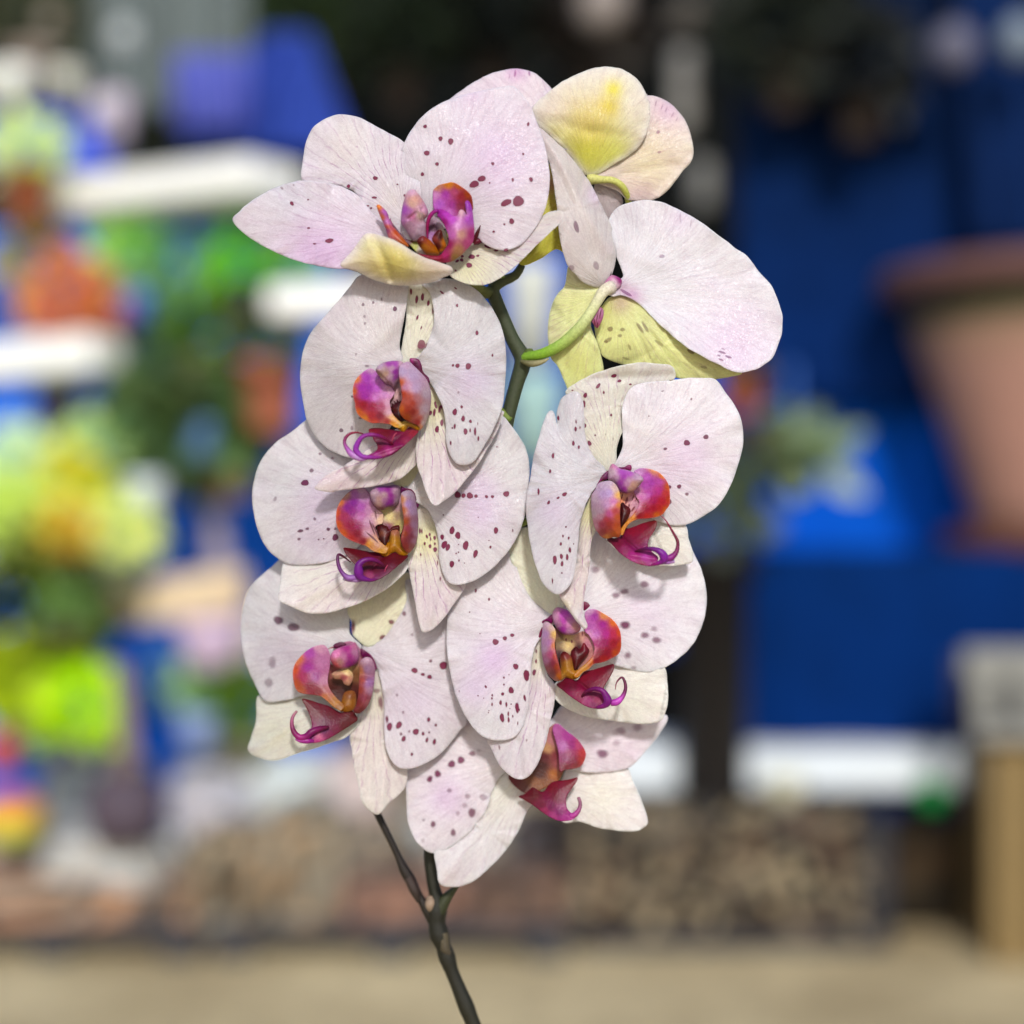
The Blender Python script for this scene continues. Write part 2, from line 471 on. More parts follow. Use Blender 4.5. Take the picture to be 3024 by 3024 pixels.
GRN = (196, 196, 84); CRE = (232, 226, 190); BLU = (222, 186, 224); MAG = (176, 74, 170)
def pt(f, *a, **k): return sheet("petal", f, *a, **k)
def sep(f, *a, **k): return sheet("sepal", f, *a, **k)
def lobe(f, *a, **k):
    k.setdefault("mat", M_LIP); k.setdefault("ripple", 0.6); k.setdefault("step", 3.2); k.setdefault("T", 4); k.setdefault("wob", .5)
    a = list(a); a[2] = [(q[0], q[1], q[2]+24) for q in a[2]]
    return sheet("lip_side_lobe", f, *a, **k)
def mid(f, *a, **k):
    k.setdefault("mat", M_LIP); k.setdefault("ripple", 0.6); k.setdefault("step", 3.2); k.setdefault("T", 4); k.setdefault("wob", .4)
    return sheet("lip_middle_lobe", f, *a, **k)
def bit(name, f, *a, **k):
    k.setdefault("mat", M_LIP); k.setdefault("ripple", 0.3); k.setdefault("step", 3.2); k.setdefault("T", 3); k.setdefault("wob", .3)
    return sheet(name, f, *a, **k)

# ------------------------------------------------------------------ flower 1 (top left)
f = flower("topmost front facing bloom opening to the left, its lowest sepal curled up and yellow beneath", "A",
           [(1480, 1180, -150, 12), (1400, 1130, -110, 16), (1300, 1020, -60, 22), (1180, 930, -20, 34)], 90)
Z = 90
sep(f, "A", [(425, 670), (430, 560), (450, 460), (490, 390), (560, 345), (625, 330), (720, 345), (790, 380), (870, 425), (955, 475),
    (1010, 560), (1040, 700), (1040, 860), (1000, 980), (900, 960), (820, 880), (740, 800), (700, 735), (620, 700), (520, 690)],
    [(450, 600, -40), (620, 340, -45), (960, 480, -5), (960, 760, 5), (700, 560, -28)], Z, bulge=10, base=(980, 900), tip=(560, 420),
    vein=.75, blobs=[(650, 480, 130, (228, 226, 190), .4), (900, 780, 90, CRE, .4)],
    spots=[(805, 660, 12, 10), (666, 702, 9), (627, 736, 7), (800, 761, 13, 6), (762, 804, 11, 5), (783, 816, 5), (957, 750, 6), (920, 693, 4)])
pt(f, "A", [(65, 880), (95, 838), (160, 780), (260, 720), (360, 685), (430, 673), (520, 680), (620, 700), (700, 740), (745, 785), (800, 850),
    (870, 900), (940, 960), (920, 1060), (800, 1100), (700, 1125), (600, 1130), (500, 1115), (400, 1090), (300, 1050), (200, 1000), (120, 945)],
    [(70, 880, -50), (400, 680, 0), (600, 1130, 30), (900, 950, 10), (420, 900, 0)], Z, bulge=8, base=(930, 980), tip=(100, 880), vein=.35,
    blobs=[(520, 1060, 220, (214, 160, 218), .5), (380, 740, 150, (214, 214, 220), .5)],
    spots=[(372, 792, 11, 9, 40), (459, 919, 8, 4), (566, 985, 21, 11, -15), (490, 1001, 8, 4), (320, 712, 9, 6, 30, .35), (456, 772, 4), (381, 696, 4, 4, 0, .4)])
pt(f, "A", [(955, 475), (1000, 400), (1060, 330), (1130, 280), (1220, 240), (1330, 212), (1440, 190), (1520, 185), (1570, 230), (1612, 290),
    (1645, 370), (1682, 480), (1705, 600), (1708, 700), (1692, 800), (1660, 880), (1610, 955), (1560, 1005), (1490, 1033), (1425, 1027),
    (1370, 1000), (1320, 960), (1200, 930), (1060, 900), (980, 800), (930, 690), (922, 600), (935, 530)],
    [(960, 480, 5), (1100, 290, 0), (1500, 190, -5), (1700, 600, 40), (1480, 1030, 40), (1000, 850, -5), (1300, 600, 22)], Z, bulge=14,
    base=(1060, 900), tip=(1500, 380), vein=.12,
    blobs=[(1430, 560, 200, BLU, .5), (1150, 760, 150, (216, 214, 214), .5), (1300, 215, 90, BLU, .3), (1330, 1000, 60, (150, 40, 100), .3)],
    spots=[(1063, 392, 9), (1143, 455, 10, 12), (1196, 470, 14, 15), (1072, 530, 15, 12), (1125, 587, 9), (1049, 640, 9), (1414, 585, 8),
           (1357, 663, 20, 15, -25), (1318, 692, 24, 17, -15), (1598, 380, 6, 10), (1572, 535, 5, 7), (1613, 667, 9, 12), (1518, 669, 6, 9),
           (1484, 788, 27, 16, -25), (1546, 780, 26, 28, 20), (1512, 884, 13, 14), (1474, 900, 5), (1419, 938, 6), (1398, 685, 4), (1482, 1032, 12, 6, -20)])
sep(f, "A", [(1782, 838), (1740, 828), (1690, 845), (1640, 890), (1560, 975), (1490, 1020), (1400, 1000), (1320, 940), (1230, 940), (1180, 1040), (1180, 1150),
    (1240, 1195), (1310, 1215), (1380, 1212), (1450, 1180), (1540, 1110), (1640, 1010), (1715, 940), (1772, 882)],
    [(1780, 840, 70), (1560, 980, 28), (1640, 1010, 62), (1240, 960, -10), (1300, 1215, 45)], Z, bulge=-8, base=(1180, 1010), tip=(1780, 860), vein=1.0,
    col=(222, 212, 206), blobs=[(1290, 1140, 140, (226, 222, 170), .7), (1600, 980, 120, (214, 196, 204), .4)],
    spots=[(1333, 990, 22, 16), (1390, 1015, 20, 9, 20), (1430, 1035, 12, 6), (1305, 1068, 17, 11, 5), (1337, 1063, 8, 5), (1292, 1112, 14, 13),
           (1253, 1085, 9, 8), (1230, 1090, 10, 6, -30), (1256, 1066, 8, 6, -20), (1222, 1140, 5), (1487, 1032, 10, 6)])
sep(f, "A", [(625, 1117), (655, 1070), (690, 1030), (720, 985), (755, 950), (795, 948), (860, 965), (930, 995), (1000, 1040), (1070, 1075), (1140, 1097),
    (1195, 1118), (1208, 1140), (1195, 1160), (1150, 1180), (1090, 1203), (1000, 1217), (900, 1215), (800, 1190), (720, 1150)],
    [(625, 1117, 55), (760, 950, 70), (1200, 1130, 60), (900, 1215, 40), (900, 1080, 95)], Z, bulge=24, base=(1000, 1150), tip=(700, 1100), vein=.06,
    col=(228, 212, 200), blobs=[(900, 1090, 200, (218, 200, 100), .9), (760, 990, 70, (228, 220, 160), .6), (1120, 1150, 90, (190, 166, 140), .6)],
    ridges=[(800, 975, 890, 1180, -16, 24), (950, 1010, 990, 1130, 5, 30)], ripple=4, edge=((236, 220, 214), .7, 16))
# throat, lobes, column
bit("lip_throat", f, "L1", [(330, 700), (450, 670), (560, 690), (640, 820), (700, 860), (1000, 700), (1000, 560), (1100, 640), (1200, 800), (1290, 1100), (1200, 1270), (1000, 1330), (800, 1260), (680, 1140), (560, 1060), (440, 900), (350, 780)],
    [(350, 720, 10), (720, 1120, 25), (1200, 1200, 20), (1020, 650, 10)], Z, bulge=-6, cpts=[(380, 720, (170, 60, 130)), (450, 800, (120, 25, 80)), (650, 1050, (110, 20, 70)), (520, 850, (125, 30, 90)), (1040, 860, (110, 30, 80)), (1020, 950, (190, 130, 190)), (1180, 760, (206, 190, 200)), (1240, 900, (210, 206, 180)), (740, 1150, (196, 206, 110)), (850, 1200, (206, 196, 180)), (1250, 1050, (206, 200, 150))])
lobe(f, "L1", [(120, 480), (165, 465), (230, 520), (300, 600), (330, 700), (370, 800), (450, 890), (530, 980), (630, 1110), (640, 1150), (500, 1120), (340, 1030),
    (300, 960), (260, 840), (200, 700), (150, 580)], [(150, 480, 45), (630, 1110, 40), (280, 700, 30)], Z, bulge=10,
    cpts=[(150, 490, (238, 160, 70)), (210, 660, (222, 140, 80)), (270, 600, (200, 130, 200)), (310, 740, (210, 150, 200)), (300, 830, (205, 110, 50)),
          (420, 940, (205, 110, 30)), (560, 1060, (200, 125, 40)), (350, 1000, (215, 140, 140)), (270, 880, (170, 90, 150))])
bit("column", f, "L1", [(520, 760), (530, 560), (560, 420), (600, 290), (660, 225), (740, 220), (800, 280), (870, 380), (930, 490), (962, 570), (955, 650), (900, 720),
    (940, 800), (945, 960), (930, 1030), (850, 1050), (720, 1060), (640, 960), (600, 880)], [(700, 300, 70), (750, 600, 60), (800, 1000, 25)], Z, bulge=30, dome=True, T=8,
    cpts=[(700, 260, (228, 196, 208)), (740, 380, (226, 186, 168)), (700, 450, (220, 190, 170)), (580, 550, (190, 110, 200)), (640, 580, (190, 130, 190)),
          (700, 650, (206, 140, 170)), (900, 560, (222, 180, 200)), (830, 640, (230, 210, 200)), (650, 800, (214, 184, 202)), (850, 850, (210, 190, 200)), (800, 1000, (214, 190, 205)), (560, 750, (210, 160, 205))],
    ridges=[(800, 520, 850, 690, 6, 20), (640, 700, 760, 600, -6, 22), (860, 520, 880, 700, -6, 14)])
bit("lip_callus", f, "L1", [(780, 1070), (860, 975), (950, 1010), (1060, 1110), (1150, 1230), (1100, 1300), (950, 1290), (860, 1200)], [(860, 980, 75), (1100, 1250, 45)], Z, bulge=12,
    cpts=[(800, 1090, (110, 30, 25)), (870, 1000, (140, 60, 50)), (930, 1020, (170, 90, 60)), (980, 1060, (190, 120, 30)), (900, 1150, (196, 140, 50)), (1080, 1240, (190, 130, 20))])
bit("lip_callus", f, "L1", [(1030, 1000), (1080, 920), (1140, 875), (1190, 900), (1210, 1000), (1260, 1140), (1200, 1230), (1140, 1240), (1080, 1130), (1030, 1060)], [(1140, 880, 60), (1160, 1230, 50)], Z, bulge=8,
    cpts=[(1100, 930, (105, 25, 30)), (1090, 1020, (160, 80, 50)), (1150, 1000, (90, 15, 30)), (1130, 1150, (100, 20, 30)), (1220, 1100, (206, 140, 40)), (1180, 1220, (200, 140, 30)), (1230, 1040, (205, 150, 60))])
lobe(f, "L1", [(1040, 250), (1080, 190), (1150, 140), (1260, 115), (1340, 98), (1420, 120), (1520, 180), (1610, 250), (1670, 330), (1692, 450), (1690, 560), (1600, 640), (1500, 680),
    (1350, 680), (1200, 600), (1060, 540), (1040, 400)], [(1050, 300, 5), (1340, 100, 40), (1690, 450, 45), (1300, 620, 25)], Z, bulge=-8,
    cpts=[(1100, 180, (226, 180, 140)), (1080, 300, (216, 160, 205)), (1300, 130, (240, 176, 60)), (1450, 170, (212, 130, 40)), (1600, 300, (190, 100, 30)), (1670, 450, (165, 80, 25)),
          (1250, 300, (196, 96, 190)), (1400, 250, (205, 110, 150)), (1150, 450, (200, 120, 205)), (1350, 480, (180, 70, 160)), (1500, 330, (178, 60, 60)), (1480, 480, (160, 45, 70)), (1300, 580, (210, 130, 200)), (1600, 480, (150, 50, 50))])
# the rolled front of the lip: an arch round the callus
bit("lip_middle_lobe", f, "L1", [(1120, 545), (1210, 545), (1290, 590), (1380, 650), (1440, 640), (1470, 570), (1505, 545), (1560, 580), (1590, 640), (1570, 480), (1565, 420), (1605, 398), (1650, 440), (1685, 560),
    (1708, 760), (1715, 940), (1690, 1080), (1600, 1190), (1480, 1310), (1330, 1400), (1180, 1410), (1000, 1390), (880, 1330), (790, 1265), (900, 1280), (1040, 1300), (1150, 1290), (1230, 1200), (1290, 1090),
    (1290, 980), (1250, 860), (1200, 760), (1150, 680), (1110, 650)], [(1150, 560, 60), (1500, 600, 90), (1700, 800, 60), (1450, 1000, 95), (1200, 1400, 70), (800, 1270, 65)], Z, bulge=14, T=5,
    cpts=[(1150, 600, (180, 60, 170)), (1250, 640, (200, 90, 195)), (1220, 750, (176, 40, 140)), (1350, 720, (208, 110, 205)), (1500, 580, (228, 196, 200)), (1620, 500, (176, 80, 190)), (1650, 700, (200, 110, 205)),
          (1450, 800, (222, 170, 210)), (1690, 950, (180, 50, 130)), (1350, 950, (206, 130, 190)), (1290, 1120, (170, 30, 110)), (1500, 950, (210, 170, 150)), (1450, 1200, (200, 160, 120)), (1620, 1100, (200, 100, 150)),
          (1250, 1300, (190, 60, 130)), (1000, 1330, (160, 30, 50)), (1150, 1330, (165, 30, 60)), (850, 1290, (160, 30, 60)), (1400, 1320, (176, 150, 90))])
tube_multi("lip_edge", f, "L1", [([(1120, 560, 68, 30), (1050, 590, 64, 34), (985, 670, 60, 34), (955, 780, 56, 28), (950, 900, 50, 20), (955, 1010, 45, 10)],
           [(180, 60, 170), (178, 40, 130), (170, 30, 110), (190, 60, 140)]),
           ([(1710, 1080, 30, 30), (1740, 990, 35, 34), (1780, 890, 40, 24), (1818, 800, 42, 5)], [(120, 20, 50), (100, 25, 35)]),
           ([(1700, 1080, 25, 50), (1790, 1060, 25, 45), (1830, 1090, 22, 12)], [(140, 25, 70), (130, 25, 75)])], Z)

# ------------------------------------------------------------------ flower 9 (top, seen from behind)
f = flower("bloom at the very top turned away, showing yellow backs of its sepals", "B",
           [(775, 930, -90, 16), (785, 870, -60, 18), (770, 810, -30, 19), (740, 765, -12, 20), (690, 738, -4, 20), (630, 735, -10, 22), (560, 730, -30, 34)], -20,
           cols=((176, 178, 70), (196, 200, 90), (206, 206, 120), (214, 210, 130)))
Z = -40
pt(f, "A", [(1180, 275), (1215, 232), (1260, 200), (1320, 160), (1400, 120), (1450, 105), (1500, 95), (1560, 94), (1630, 115), (1680, 155), (1725, 205), (1800, 330),
    (1850, 470), (1760, 520), (1600, 500), (1400, 420), (1250, 330)], [(1200, 270, -20), (1500, 100, -30), (1700, 350, 0)], Z, bulge=14, base=(1850, 520), tip=(1450, 150),
    vein=.25, col=(230, 212, 220), blobs=[(1540, 100, 60, (206, 120, 196), .5), (1600, 250, 150, (236, 222, 214), .5)],
    spots=[(1530, 118, 5, 16, 5, .45), (1604, 116, 5, 13, -10, .4), (1500, 135, 3, 10, 8, .3)], spotcol=(196, 90, 180))
pt(f, "B", [(870, 262), (890, 255), (950, 262), (1020, 300), (1090, 370), (1130, 450), (1155, 560), (1142, 630), (1090, 690), (1040, 760), (980, 820), (920, 852), (860, 855), (780, 850),
    (720, 800), (600, 750), (560, 700), (650, 500)], [(900, 260, -50), (1150, 560, -25), (900, 850, -20), (600, 700, -5), (900, 600, -22)], Z, bulge=16, base=(560, 720), tip=(1130, 500), vein=.2,
    col=(232, 212, 210), blobs=[(900, 640, 220, (230, 214, 160), .65), (1120, 560, 70, (236, 226, 190), .5), (1010, 330, 90, (212, 150, 206), .35), (850, 840, 90, (232, 200, 204), .6)],
    ridges=[(1150, 620, 960, 830, 10, 22), (760, 700, 1050, 650, -4, 30)],
    spots=[(953, 463, 11, 9, -40, .4), (960, 578, 11, 7, 0, .35), (940, 300, 3, 16, 15, .4), (975, 320, 3, 15, 20, .35), (1000, 335, 3, 14, 25, .35), (1035, 365, 3, 15, 30, .3), (1060, 390, 3, 12, 30, .3)],
    spotcol=(176, 90, 150))
sep(f, "B", [(590, 765), (650, 758), (700, 775), (740, 820), (752, 870), (720, 920), (690, 1000), (640, 1000), (600, 900)], [(650, 760, -25), (670, 970, -60)], Z, bulge=6,
    base=(640, 760), tip=(690, 960), vein=.5, col=(206, 192, 192))
sep(f, "A", [(1700, 590), (1730, 680), (1745, 790), (1800, 840), (1830, 940), (1795, 1045), (1740, 1030), (1660, 1080), (1560, 1110), (1500, 1000), (1600, 800)],
    [(1720, 600, 0), (1560, 1100, 10), (1800, 1000, 20)], Z, bulge=6, base=(1850, 700), tip=(1560, 1100), vein=.1, col=(206, 200, 76),
    blobs=[(1720, 690, 60, (190, 140, 110), .8), (1740, 800, 50, (214, 196, 80), .5)], ridges=[(1790, 870, 1620, 1060, 6, 20)])
sep(f, "B", [(235, 335), (262, 290), (320, 240), (400, 180), (480, 138), (570, 104), (650, 90), (730, 98), (790, 128), (845, 175), (882, 240), (905, 310), (906, 400),
    (890, 470), (850, 540), (780, 600), (700, 650), (640, 690), (560, 716), (510, 680), (450, 600), (380, 530), (300, 460), (252, 400)],
    [(240, 340, 20), (650, 95, 10), (900, 350, 15), (560, 715, 0), (600, 380, 45)], Z, bulge=20, base=(560, 740), tip=(640, 120), vein=.05,
    col=(236, 222, 206), blobs=[(560, 560, 200, (222, 220, 60), .95), (690, 600, 120, (224, 224, 100), .8), (700, 220, 55, (240, 222, 40), .9), (670, 320, 65, (232, 206, 50), .9), (560, 400, 160, (226, 200, 110), .75),
           (820, 200, 100, (238, 232, 200), .5), (360, 330, 90, (234, 206, 196), .6), (350, 480, 70, (206, 200, 90), .5)],
    ridges=[(360, 400, 560, 460, -4, 34), (560, 460, 800, 490, -3.5, 34), (690, 110, 640, 400, 4, 44), (760, 300, 790, 440, -2, 26), (450, 300, 430, 560, -2, 40)], edge=((238, 226, 216), .7, 14), ripple=4, wob=2)

# ------------------------------------------------------------------ flower 8 (right, seen from the side and behind)
f = flower("large bloom on the right seen from its side, its green stalk arching in front", "B",
           [(160, 1775, -62, 24), (190, 1748, -45, 27), (290, 1730, -15, 32), (400, 1675, 15, 33), (500, 1585, 38, 33), (560, 1505, 45, 31), (600, 1440, 40, 30), (640, 1375, 28, 34), (690, 1345, 10, 40)], 0,
           cols=((120, 160, 50), (140, 186, 50), (186, 204, 116), (214, 216, 160), (226, 212, 200)))
Z = 0
tube_multi("bract", f, "B", [([(170, 1770, -20, 10), (230, 1785, -10, 20), (290, 1775, -5, 14), (330, 1755, 0, 4)], [(90, 90, 50), (170, 160, 120)])], 0, mat=M_STEM)
sep(f, "B", [(420, 1340), (440, 1230), (480, 1240), (540, 1290), (640, 1330), (660, 1370), (620, 1430), (590, 1480), (570, 1560), (600, 1650), (628, 1740), (642, 1830), (600, 1900), (560, 1960), (460, 1960),
    (420, 1890), (380, 1800), (337, 1740), (325, 1640), (330, 1520), (355, 1430), (390, 1375)],
    [(440, 1240, -25), (640, 1360, 0), (330, 1600, -45), (640, 1800, -25), (480, 1640, -8), (460, 1900, -30)], Z, bulge=14, base=(640, 1370), tip=(470, 1900), vein=.5,
    col=(238, 238, 176), blobs=[(500, 1280, 80, (226, 212, 196), .95), (350, 1600, 60, (232, 214, 184), .7), (500, 1800, 150, (216, 218, 110), .6), (470, 1450, 90, (222, 222, 150), .7)],
    ridges=[(430, 1345, 610, 1355, -5, 12), (540, 1620, 560, 1900, 5, 26), (450, 1450, 420, 1800, -3, 20)])
sep(f, "B", [(700, 1395), (760, 1390), (850, 1440), (1000, 1570), (1100, 1650), (1250, 1750), (1430, 1832), (1350, 1862), (1230, 1878), (1100, 1872), (1000, 1850), (900, 1810), (800, 1800), (700, 1772), (632, 1735),
    (602, 1650), (590, 1560), (620, 1480), (660, 1420)],
    [(700, 1400, -5), (1420, 1835, -10), (620, 1650, -20), (1100, 1870, -25), (900, 1650, 0)], Z, bulge=16, base=(690, 1400), tip=(1300, 1860), vein=.3, col=(234, 234, 158),
    blobs=[(740, 1440, 70, (180, 130, 140), .6), (900, 1540, 120, (206, 206, 160), .4), (1250, 1820, 140, (212, 206, 150), .5), (640, 1480, 50, (200, 200, 90), .5)],
    ridges=[(780, 1480, 900, 1760, -4, 16), (840, 1520, 1050, 1800, -4, 16), (900, 1580, 1200, 1850, 3, 18)],
    spots=[(680, 1587, 16, 13, 0, .45), (750, 1590, 14, 10, 0, .4), (668, 1650, 22, 12, -30, .4), (735, 1625, 12, 9, 0, .4), (655, 1660, 12, 8, 0, .3), (850, 1580, 8, 36, -35, .45), (880, 1575, 8, 38, -30, .45), (790, 1690, 7, 18, -20, .35),
           (1140, 1715, 22, 11, 20, .5), (960, 1668, 28, 9, 35, .3), (1215, 1805, 18, 8, 10, .35), (770, 1755, 20, 7, 20, .3)], spotcol=(140, 124, 84))
pt(f, "B", [(672, 1000), (682, 940), (730, 890), (800, 862), (880, 850), (960, 860), (1060, 900), (1150, 948), (1230, 1000), (1310, 1060), (1400, 1130), (1470, 1180), (1530, 1262), (1600, 1340), (1640, 1430), (1662, 1530), (1655, 1625),
    (1612, 1740), (1560, 1790), (1490, 1825), (1400, 1832), (1300, 1792), (1200, 1740), (1100, 1680), (1000, 1595), (900, 1500), (820, 1425), (745, 1395), (690, 1400), (640, 1370), (700, 1320), (752, 1292), (745, 1250), (715, 1180), (700, 1120)],
    [(680, 960, -10), (900, 855, -25), (1400, 1130, -10), (1655, 1550, 20), (1420, 1830, 45), (1000, 1595, 30), (740, 1370, 5), (1150, 1350, -12), (900, 1180, -8)], Z, bulge=-10, base=(720, 1345), tip=(1550, 1500), vein=.14,
    col=(234, 226, 230), blobs=[(780, 960, 120, (210, 206, 212), .55), (1380, 1700, 240, (228, 192, 226), .45), (800, 1400, 60, (196, 130, 180), .7), (740, 1340, 45, (206, 160, 190), .6), (1080, 950, 90, (226, 196, 226), .35), (1000, 1250, 200, (214, 208, 212), .3)],
    ridges=[(760, 1380, 1100, 1500, -6, 40), (860, 1180, 1350, 1380, 5, 60), (770, 1330, 900, 1050, 4, 50)],
    spots=[(975, 1172, 14, 11, 0, .35), (1320, 1720, 22, 6, 20, .5), (1355, 1746, 20, 6, 20, .5), (1312, 1762, 14, 6, 20, .5), (1300, 1738, 10, 5, 20, .4), (1325, 1700, 12, 4, 20, .3), (770, 1380, 40, 8, 30, .55), (1080, 950, 4, 26, 0, .25), (1140, 985, 4, 20, 10, .2)],
    spotcol=(150, 70, 140), ripple=5, wob=1.8)
pt(f, "B", [(250, 432), (284, 442), (350, 500), (430, 575), (500, 660), (560, 745), (612, 840), (655, 930), (692, 1020), (717, 1110), (712, 1190), (692, 1270), (662, 1332), (605, 1352), (530, 1322), (480, 1275), (440, 1232), (410, 1150), (390, 1050),
    (380, 950), (370, 850), (355, 740), (332, 640), (292, 550), (262, 475)],
    [(250, 435, 30), (600, 1345, 10), (360, 800, 60), (650, 930, 5), (500, 1000, 55)], Z, bulge=16, base=(650, 1350), tip=(300, 470), vein=.05,
    col=(218, 206, 204), blobs=[(480, 760, 150, (206, 196, 186), .5), (620, 1200, 120, (228, 218, 212), .5), (600, 820, 60, (222, 190, 226), .5)],
    ridges=[(300, 470, 680, 1150, 9, 34), (420, 700, 560, 1150, -5, 50)],
    spots=[(487, 1005, 12, 36, -14, .5), (600, 1225, 16, 24, -10, .3), (460, 1237, 16, 14, 0, .35), (680, 1300, 6, 34, 10, .75)], spotcol=(136, 84, 116))
bit("column", f, "B", [(655, 1310), (690, 1280), (740, 1300), (745, 1330), (720, 1360), (670, 1372), (640, 1350)], [(700, 1330, 12)], Z, bulge=10, dome=True, cpts=[(670, 1300, (214, 160, 190)), (700, 1330, (230, 214, 214)), (735, 1300, (170, 60, 140))])
lobe(f, "B", [(620, 1462), (642, 1480), (640, 1520), (622, 1560), (605, 1582), (585, 1560), (568, 1530), (590, 1490)], [(610, 1520, 12)], Z, bulge=6,
    cpts=[(625, 1480, (200, 150, 176)), (600, 1520, (196, 140, 170)), (615, 1560, (190, 120, 150))], spots=[(606, 1520, 3, 26, 12, .8), (624, 1500, 3, 24, 12, .7), (592, 1550, 3, 20, -10, .8), (607, 1565, 4, 16, 5, .9)], spotcol=(120, 20, 50))

# ------------------------------------------------------------------ flower 2
f = flower("second bloom down on the left column, directly under the topmost front facing one", "C",
           [(1640, 940, -110, 24), (1400, 720, -95, 26), (1200, 640, -60, 28), (1080, 640, -30, 30)], 60)
Z = 60
sep(f, "C", [(1010, 60), (1130, 60), (1190, 130), (1230, 300), (1200, 450), (1120, 540), (1080, 600), (985, 600), (992, 480), (1014, 340), (1015, 160)],
    [(1060, 100, 0), (1080, 590, -5), (1150, 300, -20)], Z, bulge=6, base=(1040, 620), tip=(1080, 60), vein=.5, col=(226, 220, 204), blobs=[(1100, 400, 150, (230, 224, 188), .5)],
    spots=[(1045, 165, 6, 18), (1079, 212, 8, 24, 5), (1114, 198, 9, 21, 5), (1149, 234, 7, 17, 10), (1176, 284, 4, 14), (1083, 320, 6, 15, 20), (1106, 382, 4, 10, 20)])
pt(f, "C", [(735, 70), (680, 130), (600, 230), (520, 320), (450, 400), (403, 500), (382, 610), (380, 720), (397, 830), (420, 940), (460, 1020), (520, 1090), (600, 1138), (690, 1165), (780, 1150), (880, 1050), (960, 900), (1040, 740), (1040, 620), (1005, 570), (982, 520), (978, 470), (990, 400), (1003, 330), (1018, 240), (1030, 140), (1000, 60), (860, 30)],
    [(740, 70, -20), (385, 680, -75), (600, 1140, -50), (1000, 560, -8), (1025, 150, -8), (700, 600, 12)], Z, bulge=12, base=(1030, 620), tip=(450, 700), vein=.14, col=(216, 206, 208),
    blobs=[(600, 800, 250, (202, 196, 198), .5), (930, 450, 150, (228, 220, 208), .6)],
    spots=[(948, 268, 11, 15, 10, .9), (757, 243, 8, 10, 0, .5), (818, 230, 7, 8, 0, .5), (868, 210, 5, 9, 0, .4), (765, 314, 8, 8, 0, .35), (768, 356, 7, 9, 0, .35), (714, 541, 7, 7, 0, .35), (780, 612, 12, 7, 0, .4), (692, 795, 7, 7, 0, .6), (740, 925, 9, 6, 0, .5),
           (626, 998, 12, 12, 0, .6), (690, 985, 9, 13, 0, .35), (499, 1139, 11, 8, 0, .3), (575, 1166, 8, 8, 0, .3)], spotcol=(110, 50, 90))
pt(f, "C", [(1110, 120), (1180, 92), (1260, 84), (1340, 100), (1430, 150), (1500, 218), (1560, 310), (1600, 420), (1617, 560), (1610, 720), (1595, 850), (1560, 950), (1515, 1040), (1465, 1125), (1430, 1180), (1380, 1206), (1322, 1200), (1282, 1150), (1257, 1070), (1250, 950),
    (1235, 860), (1195, 770), (1145, 690), (1090, 640), (1010, 640), (1010, 580), (1080, 562), (1130, 500), (1165, 410), (1182, 320), (1172, 210), (1145, 155)],
    [(1120, 115, 5), (1350, 100, -10), (1610, 600, -5), (1400, 1205, 30), (1260, 950, 25), (1050, 600, -5), (1180, 300, 15), (1400, 600, 20)], Z, bulge=12, base=(1050, 600), tip=(1500, 800), vein=.14, col=(212, 206, 208),
    blobs=[(1400, 710, 150, (212, 180, 220), .4), (1120, 590, 60, (228, 214, 206), .5), (1080, 600, 30, (150, 50, 120), .4)],
    spots=[(1230, 170, 15, 5, 40), (1313, 145, 10, 4, 35), (1322, 248, 6, 10), (1441, 413, 9, 13), (1534, 547, 5, 8), (1389, 613, 16, 18, -10), (1324, 610, 12, 13), (1297, 608, 7), (1107, 482, 24, 26, 20, .85), (1133, 490, 5, 18, 20, .7),
           (1308, 888, 13, 19), (1349, 857, 7, 9), (1358, 928, 10, 17), (1372, 1005, 11, 19), (1307, 974, 6, 14), (1402, 944, 8, 10), (1430, 1005, 7, 22), (1400, 998, 4, 11), (1449, 1047, 5, 14), (1283, 1074, 5, 12), (1293, 984, 4, 5), (1446, 958, 2, 8), (1330, 770, 6, 8, 0, .3)])
sep(f, "C", [(1090, 990), (1110, 880), (1120, 760), (1150, 690), (1200, 770), (1300, 900), (1450, 900), (1597, 880), (1590, 930), (1560, 1010), (1510, 1100), (1455, 1190), (1380, 1290), (1310, 1370), (1240, 1425), (1190, 1452), (1150, 1405), (1112, 1300), (1080, 1200), (1073, 1100)],
    [(1150, 700, -30), (1590, 900, -25), (1200, 1440, 40), (1080, 1100, 5), (1280, 1150, -5)], Z, bulge=10, base=(1130, 680), tip=(1200, 1440), vein=1.1, col=(220, 208, 206),
    blobs=[(1180, 850, 130, (230, 224, 168), .8), (1250, 1250, 120, (218, 196, 204), .5), (1170, 1000, 120, (230, 226, 190), .5)],
    ridges=[(1160, 900, 1190, 1430, -6, 24), (1250, 1000, 1240, 1400, 5, 22)],
    spots=[(1201, 992, 11, 20, 5), (1230, 952, 9, 19, 5), (1162, 894, 8, 14, 5), (1185, 890, 7, 22, 10), (1194, 852, 6, 16, -20), (1216, 872, 7, 20, 10), (1190, 835, 6, 10), (1228, 856, 6, 12)])
sep(f, "C", [(1100, 990), (1080, 1090), (1080, 1190), (1040, 1240), (980, 1290), (900, 1318), (800, 1338), (700, 1350), (620, 1360), (555, 1370), (468, 1350), (490, 1308), (540, 1262), (620, 1222), (680, 1185), (760, 1130), (850, 1060), (980, 980)],
    [(1080, 1000, -20), (470, 1350, 30), (1040, 1240, -5), (750, 1200, 5)], Z, bulge=10, base=(1150, 950), tip=(480, 1345), vein=1.0, col=(222, 208, 206), blobs=[(1020, 1180, 100, (226, 220, 190), .5), (650, 1290, 140, (222, 202, 206), .5)])
